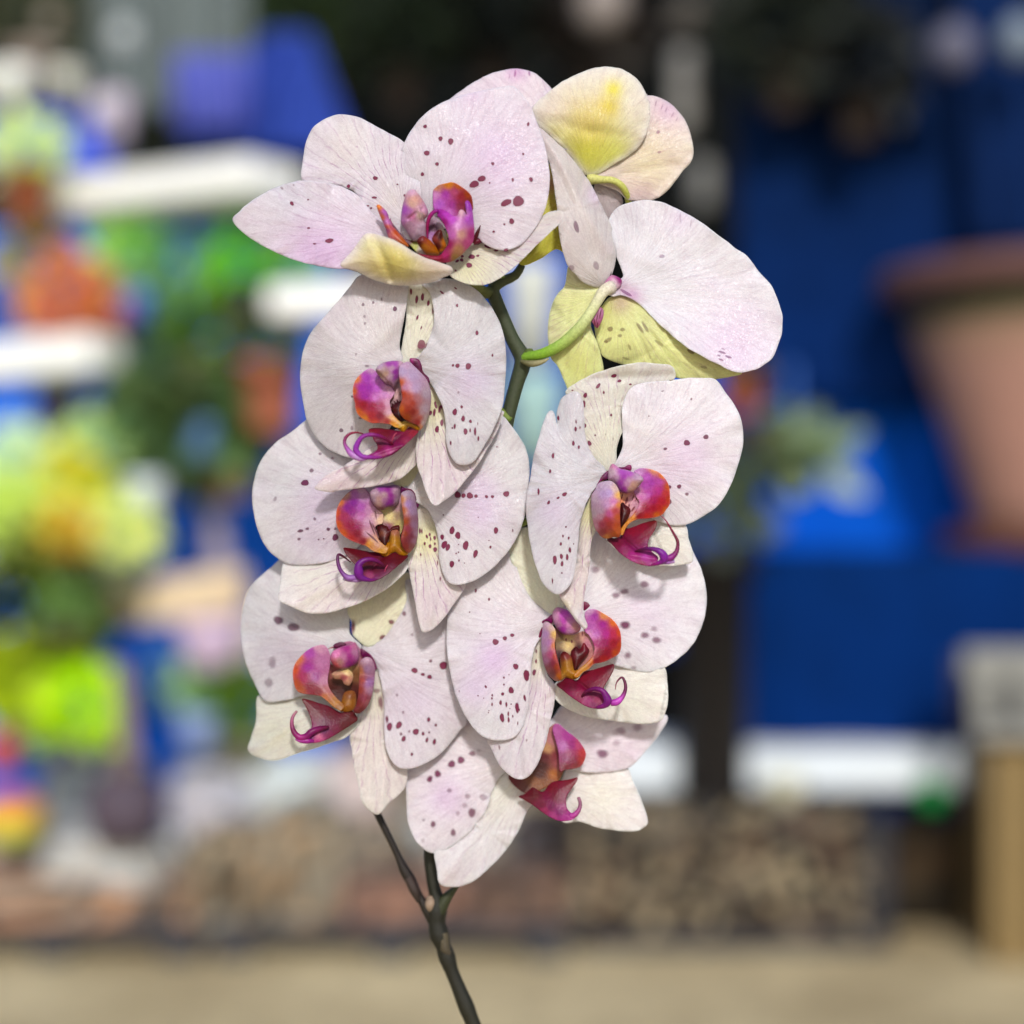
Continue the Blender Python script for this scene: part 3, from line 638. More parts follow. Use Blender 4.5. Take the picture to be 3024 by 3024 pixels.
bit("lip_throat", f, "L2", [(700, 480), (900, 430), (1060, 430), (1120, 600), (1120, 800), (1100, 1000), (1000, 1150), (900, 1050), (820, 850), (760, 650)], [(900, 600, 24), (1000, 1100, 36)], Z, bulge=-6,
    cpts=[(900, 600, (226, 190, 190)), (1000, 700, (228, 196, 190)), (950, 900, (120, 40, 60)), (1050, 560, (200, 180, 180))], spots=[(1040, 700, 8, 50, 8, .7), (950, 640, 5, 60, -8, .4), (810, 710, 7, 40, -10, .3), (1020, 690, 5, 30, 8, .5)], spotcol=(150, 30, 60))
lobe(f, "L2", [(600, 300), (520, 270), (400, 340), (320, 420), (262, 510), (238, 620), (243, 740), (272, 860), (280, 940), (322, 1045), (400, 1115), (480, 1160), (560, 1192), (680, 1192), (800, 1203), (880, 1220), (960, 1265), (1060, 1260), (1080, 1200), (980, 1120), (900, 1020), (870, 920),
    (860, 820), (900, 760), (940, 680), (900, 590), (800, 540), (720, 460), (660, 370)],
    [(520, 280, 20), (240, 700, 45), (560, 1190, 55), (1000, 1230, 40), (900, 650, 15), (560, 750, 18)], Z, bulge=-4,
    cpts=[(560, 290, (214, 180, 206)), (300, 450, (232, 160, 90)), (250, 650, (212, 128, 60)), (270, 850, (186, 80, 40)), (330, 1000, (206, 120, 30)), (440, 1110, (206, 140, 40)), (600, 1180, (196, 90, 50)), (420, 880, (172, 50, 40)), (480, 430, (196, 100, 205)), (400, 600, (190, 80, 190)),
          (520, 600, (180, 70, 185)), (640, 600, (206, 120, 212)), (620, 420, (206, 140, 210)), (450, 730, (186, 80, 180)), (600, 760, (200, 110, 190)), (580, 900, (170, 30, 60)), (720, 900, (176, 60, 110)), (700, 1060, (150, 22, 40)), (560, 1060, (180, 60, 45)), (830, 1170, (170, 50, 35)),
          (780, 700, (212, 160, 205)), (850, 640, (222, 180, 200)), (820, 850, (220, 180, 196)), (850, 1000, (214, 176, 186)), (900, 1100, (222, 184, 120)), (960, 1230, (222, 170, 30)), (1040, 1230, (206, 180, 90)), (880, 1190, (220, 160, 30))])
bit("column", f, "L2", [(620, 300), (700, 200), (800, 160), (900, 145), (1000, 145), (1090, 180), (1090, 330), (1060, 440), (990, 500), (930, 600), (870, 560), (780, 520), (700, 430)],
    [(720, 330, 75), (1050, 250, 35), (900, 560, 55)], Z, bulge=26, dome=True, T=8,
    cpts=[(790, 350, (200, 174, 146)), (760, 300, (196, 176, 170)), (700, 230, (206, 184, 200)), (680, 380, (170, 150, 130)), (850, 190, (184, 96, 184)), (960, 200, (190, 100, 190)), (900, 270, (206, 176, 190)), (880, 400, (206, 180, 190)), (950, 330, (174, 66, 176)), (960, 430, (176, 76, 180)), (860, 550, (170, 140, 150)), (1050, 200, (222, 196, 204)), (990, 480, (206, 180, 190))],
    ridges=[(640, 320, 880, 570, -6, 20)])
bit("lip_callus", f, "L2", [(1000, 1180), (1130, 1150), (1250, 1175), (1340, 1225), (1365, 1310), (1300, 1300), (1180, 1255), (1100, 1345), (1040, 1320), (980, 1260)], [(1100, 1200, 50), (1350, 1300, 40)], Z, bulge=12,
    cpts=[(1050, 1300, (220, 176, 30)), (1150, 1200, (206, 176, 90)), (1250, 1210, (206, 170, 90)), (1340, 1270, (226, 180, 30))])
bit("lip_callus", f, "L2", [(858, 895), (900, 930), (885, 850), (940, 880), (920, 805), (970, 850), (975, 785), (1010, 830), (1050, 815), (1100, 900), (1080, 1100), (1100, 1195), (1040, 1160), (960, 1100), (880, 1000), (930, 1010), (880, 940)], [(950, 850, 42), (1090, 1190, 52)], Z, bulge=8,
    cpts=[(900, 900, (90, 12, 28)), (960, 950, (110, 40, 30)), (1000, 1050, (80, 12, 28)), (1090, 1180, (80, 10, 24)), (1040, 850, (80, 14, 30))])
lobe(f, "L2", [(1030, 230), (1090, 182), (1180, 158), (1250, 215), (1330, 290), (1400, 365), (1480, 460), (1535, 600), (1555, 760), (1545, 900), (1510, 1060), (1450, 1210), (1370, 1310), (1360, 1262), (1290, 1215), (1200, 1180), (1110, 1130), (1040, 1050), (1015, 960), (1040, 860), (1065, 760), (1045, 600), (1020, 450), (1010, 330)],
    [(1150, 165, 30), (1030, 400, 62), (1020, 960, 70), (1540, 780, 5), (1370, 1300, 30), (1300, 700, 60)], Z, bulge=20,
    cpts=[(1130, 210, (214, 190, 206)), (1080, 320, (196, 180, 200)), (1250, 400, (204, 186, 206)), (1300, 600, (206, 186, 206)), (1480, 700, (210, 194, 200)), (1450, 950, (206, 190, 194)), (1480, 1100, (200, 186, 176)), (1430, 1200, (210, 196, 186)), (1050, 520, (206, 120, 60)), (1090, 700, (200, 96, 50)),
          (1130, 580, (206, 160, 180)), (1180, 750, (196, 110, 90)), (1250, 850, (190, 90, 66)), (1320, 800, (206, 150, 150)), (1060, 950, (200, 120, 40)), (1150, 950, (176, 76, 30)), (1250, 1000, (166, 66, 34)), (1330, 1000, (190, 100, 80)), (1370, 1100, (196, 110, 90)), (1150, 1090, (180, 100, 30)), (1330, 1180, (176, 60, 40)), (1390, 1000, (206, 180, 180)), (1380, 1260, (210, 160, 120))])
bit("lip_shoulder", f, "L2", [(1190, 115), (1250, 100), (1340, 120), (1390, 210), (1420, 330), (1520, 440), (1520, 520), (1440, 470), (1380, 400), (1300, 300), (1230, 210)], [(1250, 120, 8), (1510, 500, 2)], Z, bulge=3,
    cpts=[(1220, 130, (176, 60, 140)), (1300, 190, (110, 20, 80)), (1380, 330, (120, 20, 80)), (1480, 440, (130, 30, 80)), (1350, 150, (150, 60, 120))])
mid(f, "L2", [(505, 1300), (560, 1275), (700, 1275), (820, 1290), (940, 1305), (1060, 1330), (1140, 1290), (1230, 1245), (1345, 1315), (1280, 1405), (1180, 1500), (1080, 1590), (950, 1670), (820, 1730), (700, 1770), (590, 1778), (500, 1730), (600, 1680), (650, 1620), (640, 1550), (590, 1480), (570, 1430), (520, 1370)],
    [(510, 1300, 60), (1340, 1310, 35), (600, 1770, 110), (900, 1500, 70), (1200, 1450, 75)], Z, bulge=6,
    cpts=[(560, 1310, (150, 50, 50)), (800, 1350, (140, 44, 44)), (700, 1500, (130, 34, 60)), (900, 1550, (150, 44, 80)), (1000, 1420, (140, 40, 66)), (1100, 1480, (160, 60, 96)), (1250, 1330, (170, 70, 66)), (1050, 1600, (150, 30, 90)), (850, 1650, (190, 80, 150)), (650, 1740, (176, 60, 150)), (750, 1740, (160, 30, 110)), (650, 1590, (150, 50, 60))],
    ridges=[(880, 1540, 1230, 1260, -7, 26), (600, 1700, 1060, 1560, 6, 34)])
tube_multi("lip_tendril", f, "L2", [
    ([(930, 1560, 78, 12), (870, 1520, 90, 20), (780, 1450, 104, 26), (650, 1400, 116, 32), (500, 1388, 122, 34), (390, 1430, 124, 38), (320, 1530, 122, 46), (290, 1640, 118, 50), (380, 1745, 116, 44), (520, 1765, 112, 36), (700, 1765, 104, 24), (900, 1705, 92, 18), (1060, 1590, 80, 12)],
     [(140, 30, 60), (150, 30, 110), (166, 50, 160), (176, 80, 190), (176, 90, 190), (170, 50, 160), (150, 30, 110), (150, 30, 80)]),
    ([(420, 1375, 100, 10), (300, 1348, 104, 16), (190, 1370, 108, 24), (115, 1440, 110, 28), (100, 1530, 112, 28), (150, 1630, 114, 38), (230, 1720, 114, 55), (360, 1780, 112, 50), (480, 1775, 110, 30)], [(150, 30, 70), (170, 40, 90), (160, 40, 120), (196, 120, 200), (214, 180, 222), (200, 150, 214)]),
    ([(975, 1350, 96, 8), (930, 1400, 100, 12), (905, 1470, 98, 10), (895, 1530, 88, 7)], [(196, 100, 120), (190, 90, 110)])], Z)

# ------------------------------------------------------------------ flower 3
f = flower("third bloom down on the left column, with a dotted line of spots across its right petal", "D",
           [(1588, 297, -60, 24), (1400, 400, -65, 26), (1150, 500, -45, 28), (1010, 545, -28, 30)], -20)
Z = -20
sep(f, "D", [(900, 420), (960, 330), (1100, 300), (1180, 380), (1120, 480), (1060, 540), (960, 510)], [(1000, 400, -10)], Z, bulge=4, base=(1020, 540), tip=(1060, 300), col=(232, 226, 188), vein=.2)
pt(f, "D", [(480, 30), (410, 85), (330, 150), (240, 212), (160, 300), (112, 400), (92, 520), (100, 640), (130, 760), (180, 850), (235, 905), (290, 942), (380, 957), (480, 945), (600, 920), (680, 880), (850, 740), (960, 620), (1020, 520), (960, 440), (850, 300), (650, 60)],
    [(420, 80, -60), (95, 550, -85), (290, 940, -60), (980, 520, -5), (600, 600, 0)], Z, bulge=12, base=(1000, 540), tip=(150, 560), vein=.15, col=(220, 212, 214),
    blobs=[(500, 560, 160, (206, 180, 216), .45), (500, 780, 200, (210, 184, 214), .35), (230, 450, 170, (208, 206, 208), .5), (870, 480, 100, (226, 180, 210), .4)],
    spots=[(408, 459, 22, 18, 0, .95), (447, 385, 12, 12, 0, .55), (380, 748, 17, 9, -10, .7), (422, 735, 10, 8, -20, .6), (372, 797, 10, 8, 0, .6), (466, 676, 9, 9, 0, .5), (548, 738, 11, 10, 0, .75), (590, 787, 18, 19, 20, .9), (228, 556, 10, 14, 15, .3), (490, 800, 4), (520, 795, 4), (590, 735, 8, 8, 0, .6), (499, 284, 9, 8, 0, .3), (570, 310, 7, 7, 0, .3)], spotcol=(116, 36, 84))
pt(f, "D", [(1580, 50), (1640, 108), (1700, 190), (1740, 270), (1757, 370), (1752, 480), (1737, 620), (1702, 740), (1645, 848), (1570, 938), (1490, 1008), (1400, 1057), (1320, 1072), (1268, 1055), (1232, 990), (1212, 900), (1208, 800), (1185, 700), (1140, 620), (1070, 575), (1000, 560), (1000, 480), (1050, 380), (1200, 150), (1400, 30)],
    [(1590, 60, -10), (1755, 400, 0), (1400, 1057, 30), (1210, 850, 20), (1020, 520, -5), (1450, 550, 18)], Z, bulge=12, base=(1010, 530), tip=(1600, 700), vein=.2, col=(222, 214, 216),
    blobs=[(1450, 620, 150, (212, 176, 218), .45), (1480, 470, 100, (216, 186, 220), .4), (1650, 350, 150, (226, 224, 222), .5), (1100, 500, 100, (228, 222, 214), .5)],
    spots=[(1325, 531, 17, 20), (1360, 536, 12, 13), (1398, 536, 18, 18), (1435, 539, 10, 10), (1498, 542, 9, 9), (1534, 542, 9, 9), (1617, 526, 17, 17), (1291, 745, 15, 21, 15), (1326, 775, 16, 20, -10), (1232, 785, 11, 15), (1244, 831, 15, 23, 20), (1266, 847, 12, 20, 15),
           (1373, 835, 16, 26, 5), (1555, 745, 12, 20, 10), (1432, 885, 13, 22, 15), (1290, 947, 13, 20, 10), (1522, 845, 6, 8), (1513, 806, 3), (1333, 926, 4, 6), (1316, 883, 4), (1330, 876, 4), (1366, 941, 3), (1239, 652, 4), (1330, 830, 3), (1561, 243, 6, 5, 0, .5), (1656, 745, 3, 8), (1448, 666, 3)])
sep(f, "D", [(1020, 880), (1060, 830), (1085, 740), (1080, 610), (1130, 600), (1200, 700), (1280, 900), (1360, 1000), (1375, 1070), (1340, 1135), (1290, 1205), (1240, 1275), (1180, 1335), (1115, 1355), (1088, 1280), (1070, 1180), (1050, 1080), (1030, 980)],
    [(1100, 620, -20), (1370, 1050, -10), (1130, 1340, 25), (1035, 950, 0), (1180, 1000, 5)], Z, bulge=8, base=(1070, 600), tip=(1150, 1340), vein=1.1, col=(222, 210, 208), blobs=[(1140, 800, 130, (234, 228, 170), .9), (1180, 1180, 110, (218, 196, 206), .5)],
    ridges=[(1110, 850, 1140, 1320, -5, 22), (1250, 1000, 1180, 1320, -5, 22)],
    spots=[(1098, 748, 5, 16), (1110, 750, 4, 12), (1140, 782, 6, 11, -20), (1157, 770, 6, 10), (1162, 795, 4, 12), (1187, 790, 7, 12), (1127, 824, 6, 9), (1159, 840, 8, 12), (1190, 860, 10, 15), (1188, 825, 5, 8), (1103, 890, 4, 8), (1204, 940, 3, 14), (1220, 1037, 3, 10)])
sep(f, "D", [(1040, 880), (1020, 980), (945, 1060), (860, 1120), (740, 1182), (620, 1222), (520, 1243), (430, 1243), (345, 1213), (253, 1166), (253, 1100), (265, 1000), (290, 925), (400, 880), (520, 850), (700, 800), (900, 800)],
    [(1020, 900, -10), (255, 1150, -5), (280, 940, -80), (600, 1220, 10), (600, 1030, 0)], Z, bulge=8, base=(1050, 800), tip=(270, 1130), vein=.75, col=(228, 218, 214), blobs=[(450, 1050, 160, (232, 226, 192), .5), (900, 1030, 120, (228, 222, 204), .5), (620, 1150, 150, (222, 202, 210), .4)],
    ridges=[(330, 1170, 900, 950, 6, 40)])
bit("lip_throat", f, "L3", [(720, 500), (900, 420), (1100, 400), (1260, 300), (1330, 500), (1330, 800), (1270, 1000), (1150, 1150), (1000, 1150), (860, 1050), (800, 800), (740, 650)], [(900, 600, 12), (1000, 1100, 28)], Z, bulge=-6,
    cpts=[(850, 700, (212, 170, 180)), (1080, 720, (236, 226, 160)), (1230, 700, (176, 156, 120)), (1220, 560, (190, 160, 160)), (1250, 850, (206, 196, 130)), (1200, 400, (206, 176, 190)), (1000, 650, (240, 230, 170)), (1050, 900, (150, 50, 80)), (900, 900, (150, 90, 90))],
    spots=[(955, 745, 10, 18, 0, .7), (860, 720, 10, 50, -15, .4)], spotcol=(150, 30, 60))
lobe(f, "L3", [(640, 230), (520, 235), (400, 300), (300, 400), (230, 500), (192, 620), (182, 760), (200, 880), (260, 990), (360, 1075), (480, 1135), (600, 1180), (700, 1215), (800, 1290), (900, 1320), (1020, 1330), (1060, 1240), (980, 1180), (900, 1100), (860, 1000), (840, 900), (880, 850), (960, 830), (980, 740),
    (960, 640), (880, 590), (800, 500), (760, 380), (720, 290)],
    [(520, 240, 20), (185, 760, 40), (480, 1135, 55), (950, 1310, 45), (900, 650, 12), (500, 720, 20)], Z, bulge=-6,
    cpts=[(600, 260, (206, 180, 206)), (350, 340, (206, 170, 150)), (260, 480, (214, 140, 76)), (200, 650, (206, 106, 50)), (210, 850, (206, 110, 30)), (300, 1000, (200, 110, 20)), (450, 1100, (186, 66, 30)), (500, 330, (190, 130, 200)), (480, 480, (160, 60, 170)), (380, 560, (160, 50, 160)), (450, 620, (165, 45, 150)), (330, 700, (180, 70, 110)),
          (600, 550, (190, 110, 190)), (650, 400, (200, 160, 196)), (600, 720, (190, 100, 170)), (440, 850, (165, 20, 60)), (540, 1000, (150, 15, 35)), (560, 850, (165, 40, 110)), (650, 1130, (150, 20, 30)), (700, 800, (200, 160, 180)), (750, 600, (206, 160, 190)), (700, 1000, (206, 166, 176)), (760, 1150, (214, 170, 100)), (720, 1190, (212, 150, 20)),
          (850, 700, (214, 180, 180)), (930, 760, (226, 200, 160)), (880, 1180, (206, 160, 120)), (950, 1280, (206, 160, 40))],
    spots=[(790, 900, 14, 110, -22, .9), (840, 930, 12, 100, -25, .9), (790, 1060, 14, 120, -48, .9), (850, 690, 14, 70, -12, .45)], spotcol=(110, 25, 45))
bit("column", f, "L3", [(750, 340), (780, 270), (860, 215), (960, 200), (1080, 195), (1200, 180), (1270, 230), (1260, 340), (1230, 480), (1150, 540), (1040, 560), (970, 610), (880, 570), (800, 490)],
    [(800, 340, 70), (1200, 300, 25), (960, 560, 50)], Z, bulge=26, dome=True, T=8,
    cpts=[(900, 420, (200, 170, 156)), (850, 330, (196, 176, 180)), (820, 420, (180, 160, 170)), (920, 500, (196, 170, 156)), (950, 240, (176, 96, 176)), (1050, 260, (170, 70, 165)), (1100, 350, (170, 64, 160)), (1110, 450, (170, 66, 165)), (1060, 500, (166, 70, 170)), (1000, 350, (206, 180, 176)), (1000, 450, (196, 150, 180)), (1180, 300, (206, 180, 190)), (1200, 450, (200, 176, 184)), (950, 580, (150, 100, 110))])
bit("lip_callus", f, "L3", [(960, 1190), (1070, 1130), (1080, 1000), (1130, 940), (1240, 930), (1260, 1060), (1280, 1170), (1340, 1260), (1400, 1330), (1340, 1370), (1250, 1360), (1180, 1310), (1100, 1340), (1020, 1390), (950, 1360), (900, 1290)], [(1180, 950, 40), (1000, 1350, 50), (1380, 1340, 45)], Z, bulge=14,
    cpts=[(1180, 960, (190, 140, 110)), (1150, 1100, (200, 160, 60)), (1200, 1200, (186, 146, 50)), (1080, 1180, (190, 140, 20)), (1050, 1290, (200, 150, 30)), (960, 1330, (206, 150, 30)), (1340, 1330, (216, 170, 20)), (1250, 1290, (190, 140, 60))], ridges=[(1080, 1000, 1060, 1340, -8, 22)])
bit("lip_callus", f, "L3", [(870, 920), (920, 840), (1000, 860), (1050, 880), (1080, 930), (1130, 880), (1240, 860), (1250, 960), (1200, 940), (1120, 960), (1090, 1020), (1050, 1120), (1020, 1220), (960, 1180), (910, 1080), (900, 1000)], [(950, 860, 35), (1020, 1200, 52)], Z, bulge=8,
    cpts=[(930, 880, (96, 20, 30)), (890, 930, (100, 20, 30)), (960, 1000, (150, 100, 70)), (1020, 1030, (150, 80, 50)), (970, 1080, (90, 40, 30)), (1040, 950, (110, 20, 35)), (1060, 1050, (80, 12, 26)), (1020, 1190, (85, 12, 26)), (1200, 890, (110, 35, 30)), (930, 1100, (96, 16, 28))])
lobe(f, "L3", [(1275, 330), (1320, 290), (1400, 272), (1460, 290), (1510, 370), (1530, 500), (1560, 700), (1565, 900), (1550, 1080), (1510, 1200), (1460, 1280), (1400, 1325), (1330, 1270), (1290, 1190), (1270, 1090), (1290, 980), (1320, 860), (1315, 720), (1290, 560), (1275, 430)],
    [(1400, 275, 25), (1280, 450, 50), (1280, 1080, 60), (1555, 850, 5), (1400, 1320, 35), (1420, 700, 50)], Z, bulge=16,
    cpts=[(1350, 310, (200, 186, 196)), (1440, 330, (190, 176, 190)), (1400, 500, (186, 160, 196)), (1480, 600, (190, 166, 190)), (1500, 850, (186, 150, 176)), (1540, 1000, (190, 160, 176)), (1290, 430, (200, 150, 100)), (1320, 600, (190, 120, 60)), (1360, 800, (186, 110, 60)), (1340, 1000, (170, 90, 50)), (1400, 920, (170, 80, 80)),
          (1380, 1100, (150, 70, 56)), (1450, 1050, (150, 60, 70)), (1350, 1200, (150, 66, 40)), (1450, 1200, (156, 80, 66)), (1500, 1130, (180, 140, 160)), (1400, 1290, (176, 100, 60))])
bit("lip_shoulder", f, "L3", [(1280, 200), (1330, 230), (1450, 255), (1510, 330), (1540, 450), (1580, 500), (1550, 570), (1520, 540), (1515, 420), (1450, 290), (1360, 275), (1280, 330), (1265, 260)], [(1300, 250, 28), (1550, 520, 0)], Z, bulge=2,
    cpts=[(1290, 250, (126, 20, 90)), (1400, 262, (150, 90, 120)), (1530, 450, (130, 60, 90)), (1555, 530, (130, 40, 90))])
mid(f, "L3", [(308, 1240), (400, 1240), (540, 1262), (680, 1290), (800, 1310), (900, 1280), (960, 1350), (1010, 1385), (1090, 1350), (1180, 1300), (1270, 1355), (1395, 1365), (1320, 1460), (1200, 1560), (1080, 1660), (950, 1740), (820, 1790), (720, 1800), (650, 1760), (600, 1700), (560, 1600), (480, 1500), (400, 1410), (340, 1330)],
    [(310, 1240, 60), (1390, 1365, 40), (700, 1800, 110), (800, 1450, 60), (1150, 1500, 75)], Z, bulge=6,
    cpts=[(380, 1290, (126, 25, 25)), (600, 1340, (126, 28, 34)), (850, 1370, (130, 32, 50)), (550, 1450, (120, 25, 35)), (1000, 1450, (120, 28, 50)), (1200, 1400, (120, 32, 50)), (1250, 1460, (120, 25, 40)), (1150, 1600, (126, 25, 55)), (1000, 1700, (130, 20, 70)), (850, 1600, (120, 25, 60)), (750, 1700, (176, 90, 130)), (850, 1770, (140, 20, 90)), (700, 1560, (110, 20, 50))],
    ridges=[(760, 1620, 1030, 1330, -8, 24)])
tube_multi("lip_tendril", f, "L3", [
    ([(1030, 1540, 88, 10), (990, 1560, 94, 20), (960, 1520, 104, 26), (870, 1460, 114, 34), (760, 1430, 122, 38), (650, 1450, 126, 44), (570, 1520, 126, 60), (560, 1620, 122, 80), (580, 1710, 118, 72), (660, 1760, 114, 46), (800, 1780, 106, 26), (950, 1730, 96, 14)],
     [(110, 20, 50), (130, 20, 100), (140, 20, 130), (140, 40, 150), (150, 50, 165), (146, 60, 160), (140, 30, 130), (130, 10, 90)]),
    ([(430, 1480, 84, 9), (380, 1440, 90, 12), (300, 1380, 98, 18), (225, 1350, 104, 24), (210, 1440, 108, 28), (235, 1560, 112, 32), (290, 1660, 114, 34), (380, 1740, 114, 50), (480, 1740, 112, 54), (560, 1720, 110, 50)], [(110, 20, 50), (110, 25, 60), (130, 40, 120), (140, 60, 150), (176, 130, 190), (180, 130, 196)]),
    ([(300, 1760, 108, 20), (400, 1770, 109, 40), (520, 1770, 109, 50), (620, 1775, 106, 30)], [(206, 190, 206), (196, 170, 206), (180, 130, 190)]),
    ([(1050, 1525, 96, 8), (1015, 1590, 94, 12), (1000, 1650, 92, 6)], [(206, 110, 140), (190, 90, 120)])], Z)

# ------------------------------------------------------------------ flower 4 (lower left, soft)
f = flower("lowest bloom on the left, set furthest back behind its neighbours", "F",
           [(1616, 1059, -80, 24), (1400, 950, -75, 26), (1150, 820, -55, 28), (985, 745, -32, 30)], -110)
Z = -110
sep(f, "F", [(868, 400), (1000, 330), (1130, 280), (1250, 200), (1330, 300), (1300, 450), (1200, 560), (1110, 640), (1030, 695), (980, 705), (925, 660), (888, 620), (880, 540), (856, 480)], [(900, 450, -20), (1250, 300, -30), (980, 690, -5)], Z, bulge=8, base=(950, 720), tip=(1100, 250), vein=.2, col=(232, 226, 196),
    spots=[(892, 570, 12, 40, 0, .7), (1090, 640, 22, 12, -20, .7), (1150, 538, 18, 14, 0, .7)], soft=3)
pt(f, "F", [(450, 60), (400, 118), (330, 180), (240, 260), (180, 340), (150, 450), (137, 580), (150, 720), (180, 840), (230, 950), (272, 1032), (320, 1075), (400, 1070), (500, 1050), (640, 1000), (780, 880), (900, 760), (950, 700), (890, 640), (868, 600), (868, 480), (860, 300), (700, 100)],
    [(400, 120, -80), (140, 600, -105), (290, 1060, -60), (930, 700, -5), (870, 450, -20), (500, 600, -15)], Z, bulge=12, base=(940, 720), tip=(200, 650), vein=.06, col=(214, 208, 210), blobs=[(420, 750, 200, (200, 184, 200), .5), (760, 480, 180, (226, 222, 206), .6)],
    spots=[(390, 527, 30, 26, 0, .65), (492, 573, 38, 26, 10, .6), (350, 810, 24, 34, 0, .3), (325, 945, 26, 30, 0, .3)], spotcol=(110, 50, 84), soft=4)
pt(f, "F", [(1260, 250), (1500, 380), (1600, 600), (1640, 900), (1660, 1185), (1605, 1270), (1530, 1370), (1445, 1450), (1350, 1500), (1260, 1526), (1190, 1510), (1140, 1452), (1112, 1370), (1100, 1270), (1100, 1180), (1095, 1050), (1070, 900), (1030, 790), (960, 740), (960, 690), (1040, 680), (1100, 640), (1180, 530), (1250, 400)],
    [(1260, 260, -25), (1650, 1180, 0), (1260, 1525, 25), (1100, 1150, 15), (970, 700, -5), (1350, 800, 5)], Z, bulge=12, base=(970, 710), tip=(1400, 1300), vein=.12, col=(220, 210, 214), blobs=[(1300, 1050, 180, (212, 186, 214), .4)],
    spots=[(1498, 830, 26, 24, -20), (1305, 863, 19, 17, 20), (1361, 890, 12, 10), (1406, 907, 14, 14), (1413, 800, 10, 10, 0, .7), (1400, 1193, 10, 13), (1448, 1230, 8, 9, 0, .8), (1200, 1230, 17, 24, 25), (1137, 1240, 17, 24, 10), (1120, 1190, 9, 20, 0, .8), (1314, 1275, 19, 20), (1362, 1288, 9, 11), (1403, 1279, 6, 8, 0, .6),
           (1232, 1322, 12, 18, 15), (1214, 1290, 8, 10, 0, .6), (1270, 1272, 7, 9, 0, .5), (1388, 1330, 8, 14, 15), (1438, 1342, 10, 17, 15), (1287, 1426, 7, 10), (1187, 1028, 8, 9, 0, .4), (1228, 1144, 7, 9, 0, .4), (1288, 623, 9, 9, 0, .35), (1235, 482, 12, 16, 0, .6)], soft=2)
sep(f, "F", [(925, 1170), (990, 1080), (1020, 960), (1010, 860), (1050, 830), (1100, 950), (1130, 1200), (1200, 1450), (1260, 1525), (1245, 1640), (1195, 1700), (1125, 1765), (1062, 1832), (1000, 1802), (950, 1742), (928, 1630), (900, 1520), (885, 1400), (870, 1320), (885, 1240)],
    [(1030, 850, -15), (1250, 1550, -20), (1060, 1830, 5), (880, 1350, 0)], Z, bulge=10, base=(1020, 820), tip=(1060, 1830), vein=.8, col=(226, 214, 208), blobs=[(1040, 1050, 130, (230, 226, 186), .7), (1000, 1780, 80, (230, 220, 204), .5)],
    spots=[(1078, 1080, 14, 40, -8, .6), (1050, 1000, 22, 16, 0, .4)], soft=3, ridges=[(1130, 1350, 1080, 1800, 6, 26), (1010, 1200, 1010, 1700, -5, 26)])
sep(f, "F", [(250, 1040), (330, 1030), (540, 970), (700, 960), (940, 1060), (960, 1180), (860, 1300), (760, 1342), (650, 1382), (540, 1412), (430, 1452), (355, 1468), (270, 1452), (188, 1402), (210, 1300), (240, 1200)],
    [(280, 1040, -95), (190, 1400, -70), (940, 1180, -5), (560, 1250, 5)], Z, bulge=8, base=(980, 1050), tip=(220, 1400), vein=.2, col=(218, 212, 200), blobs=[(400, 1270, 160, (226, 222, 180), .5)], ridges=[(250, 1400, 560, 1150, 7, 34)])
bit("lip_throat", f, "L4", [(720, 350), (850, 250), (1100, 180), (1250, 300), (1300, 500), (1290, 900), (1220, 1180), (1000, 1250), (800, 1150), (640, 1000), (700, 700)], [(900, 500, 5)], Z, bulge=-8,
    cpts=[(850, 600, (190, 120, 120)), (1180, 700, (150, 110, 70)), (1050, 650, (240, 220, 160)), (1180, 300, (206, 150, 180)), (1200, 400, (200, 150, 160)), (900, 900, (100, 25, 20)), (1000, 950, (96, 25, 20)), (1150, 950, (110, 40, 30))])
lobe(f, "L4", [(700, 250), (560, 250), (420, 320), (300, 430), (210, 560), (185, 700), (205, 850), (250, 960), (340, 1010), (500, 1030), (620, 1050), (720, 1120), (830, 1220), (950, 1280), (1000, 1200), (900, 1100), (780, 950), (740, 800), (770, 600), (780, 400)],
    [(600, 260, 15), (190, 700, 35), (400, 1020, 45), (930, 1250, 40), (450, 650, 18)], Z, bulge=-5,
    cpts=[(600, 270, (220, 180, 196)), (260, 460, (222, 150, 100)), (200, 640, (214, 110, 50)), (240, 850, (190, 100, 10)), (320, 950, (180, 100, 10)), (450, 360, (196, 110, 190)), (430, 600, (180, 70, 165)), (550, 750, (170, 70, 150)), (380, 750, (180, 60, 90)), (480, 900, (150, 20, 40)), (580, 980, (150, 20, 20)), (620, 500, (196, 140, 176)), (680, 800, (200, 150, 170)), (700, 1050, (196, 130, 60)), (850, 1150, (190, 140, 40)), (940, 1240, (170, 120, 10)), (720, 950, (190, 130, 130))])
bit("column", f, "L4", [(780, 420), (830, 330), (950, 270), (1080, 230), (1180, 200), (1240, 350), (1220, 500), (1120, 580), (1000, 620), (880, 600), (800, 520)], [(850, 420, 60), (1180, 350, 20)], Z, bulge=24, dome=True, T=8,
    cpts=[(880, 380, (232, 160, 196)), (930, 500, (190, 150, 140)), (860, 560, (200, 110, 110)), (1050, 300, (190, 80, 156)), (1080, 420, (180, 70, 150)), (1090, 540, (160, 60, 140)), (1000, 430, (206, 150, 176)), (1170, 350, (200, 150, 176)), (1150, 250, (206, 140, 170))])
bit("lip_callus", f, "L4", [(800, 700), (900, 640), (1040, 620), (1130, 680), (1140, 780), (1080, 880), (1000, 860), (960, 790), (860, 780)], [(950, 700, 35)], Z, bulge=12, cpts=[(1040, 660, (236, 220, 160)), (880, 700, (206, 170, 140)), (1000, 760, (190, 120, 120)), (1050, 840, (220, 180, 150))])
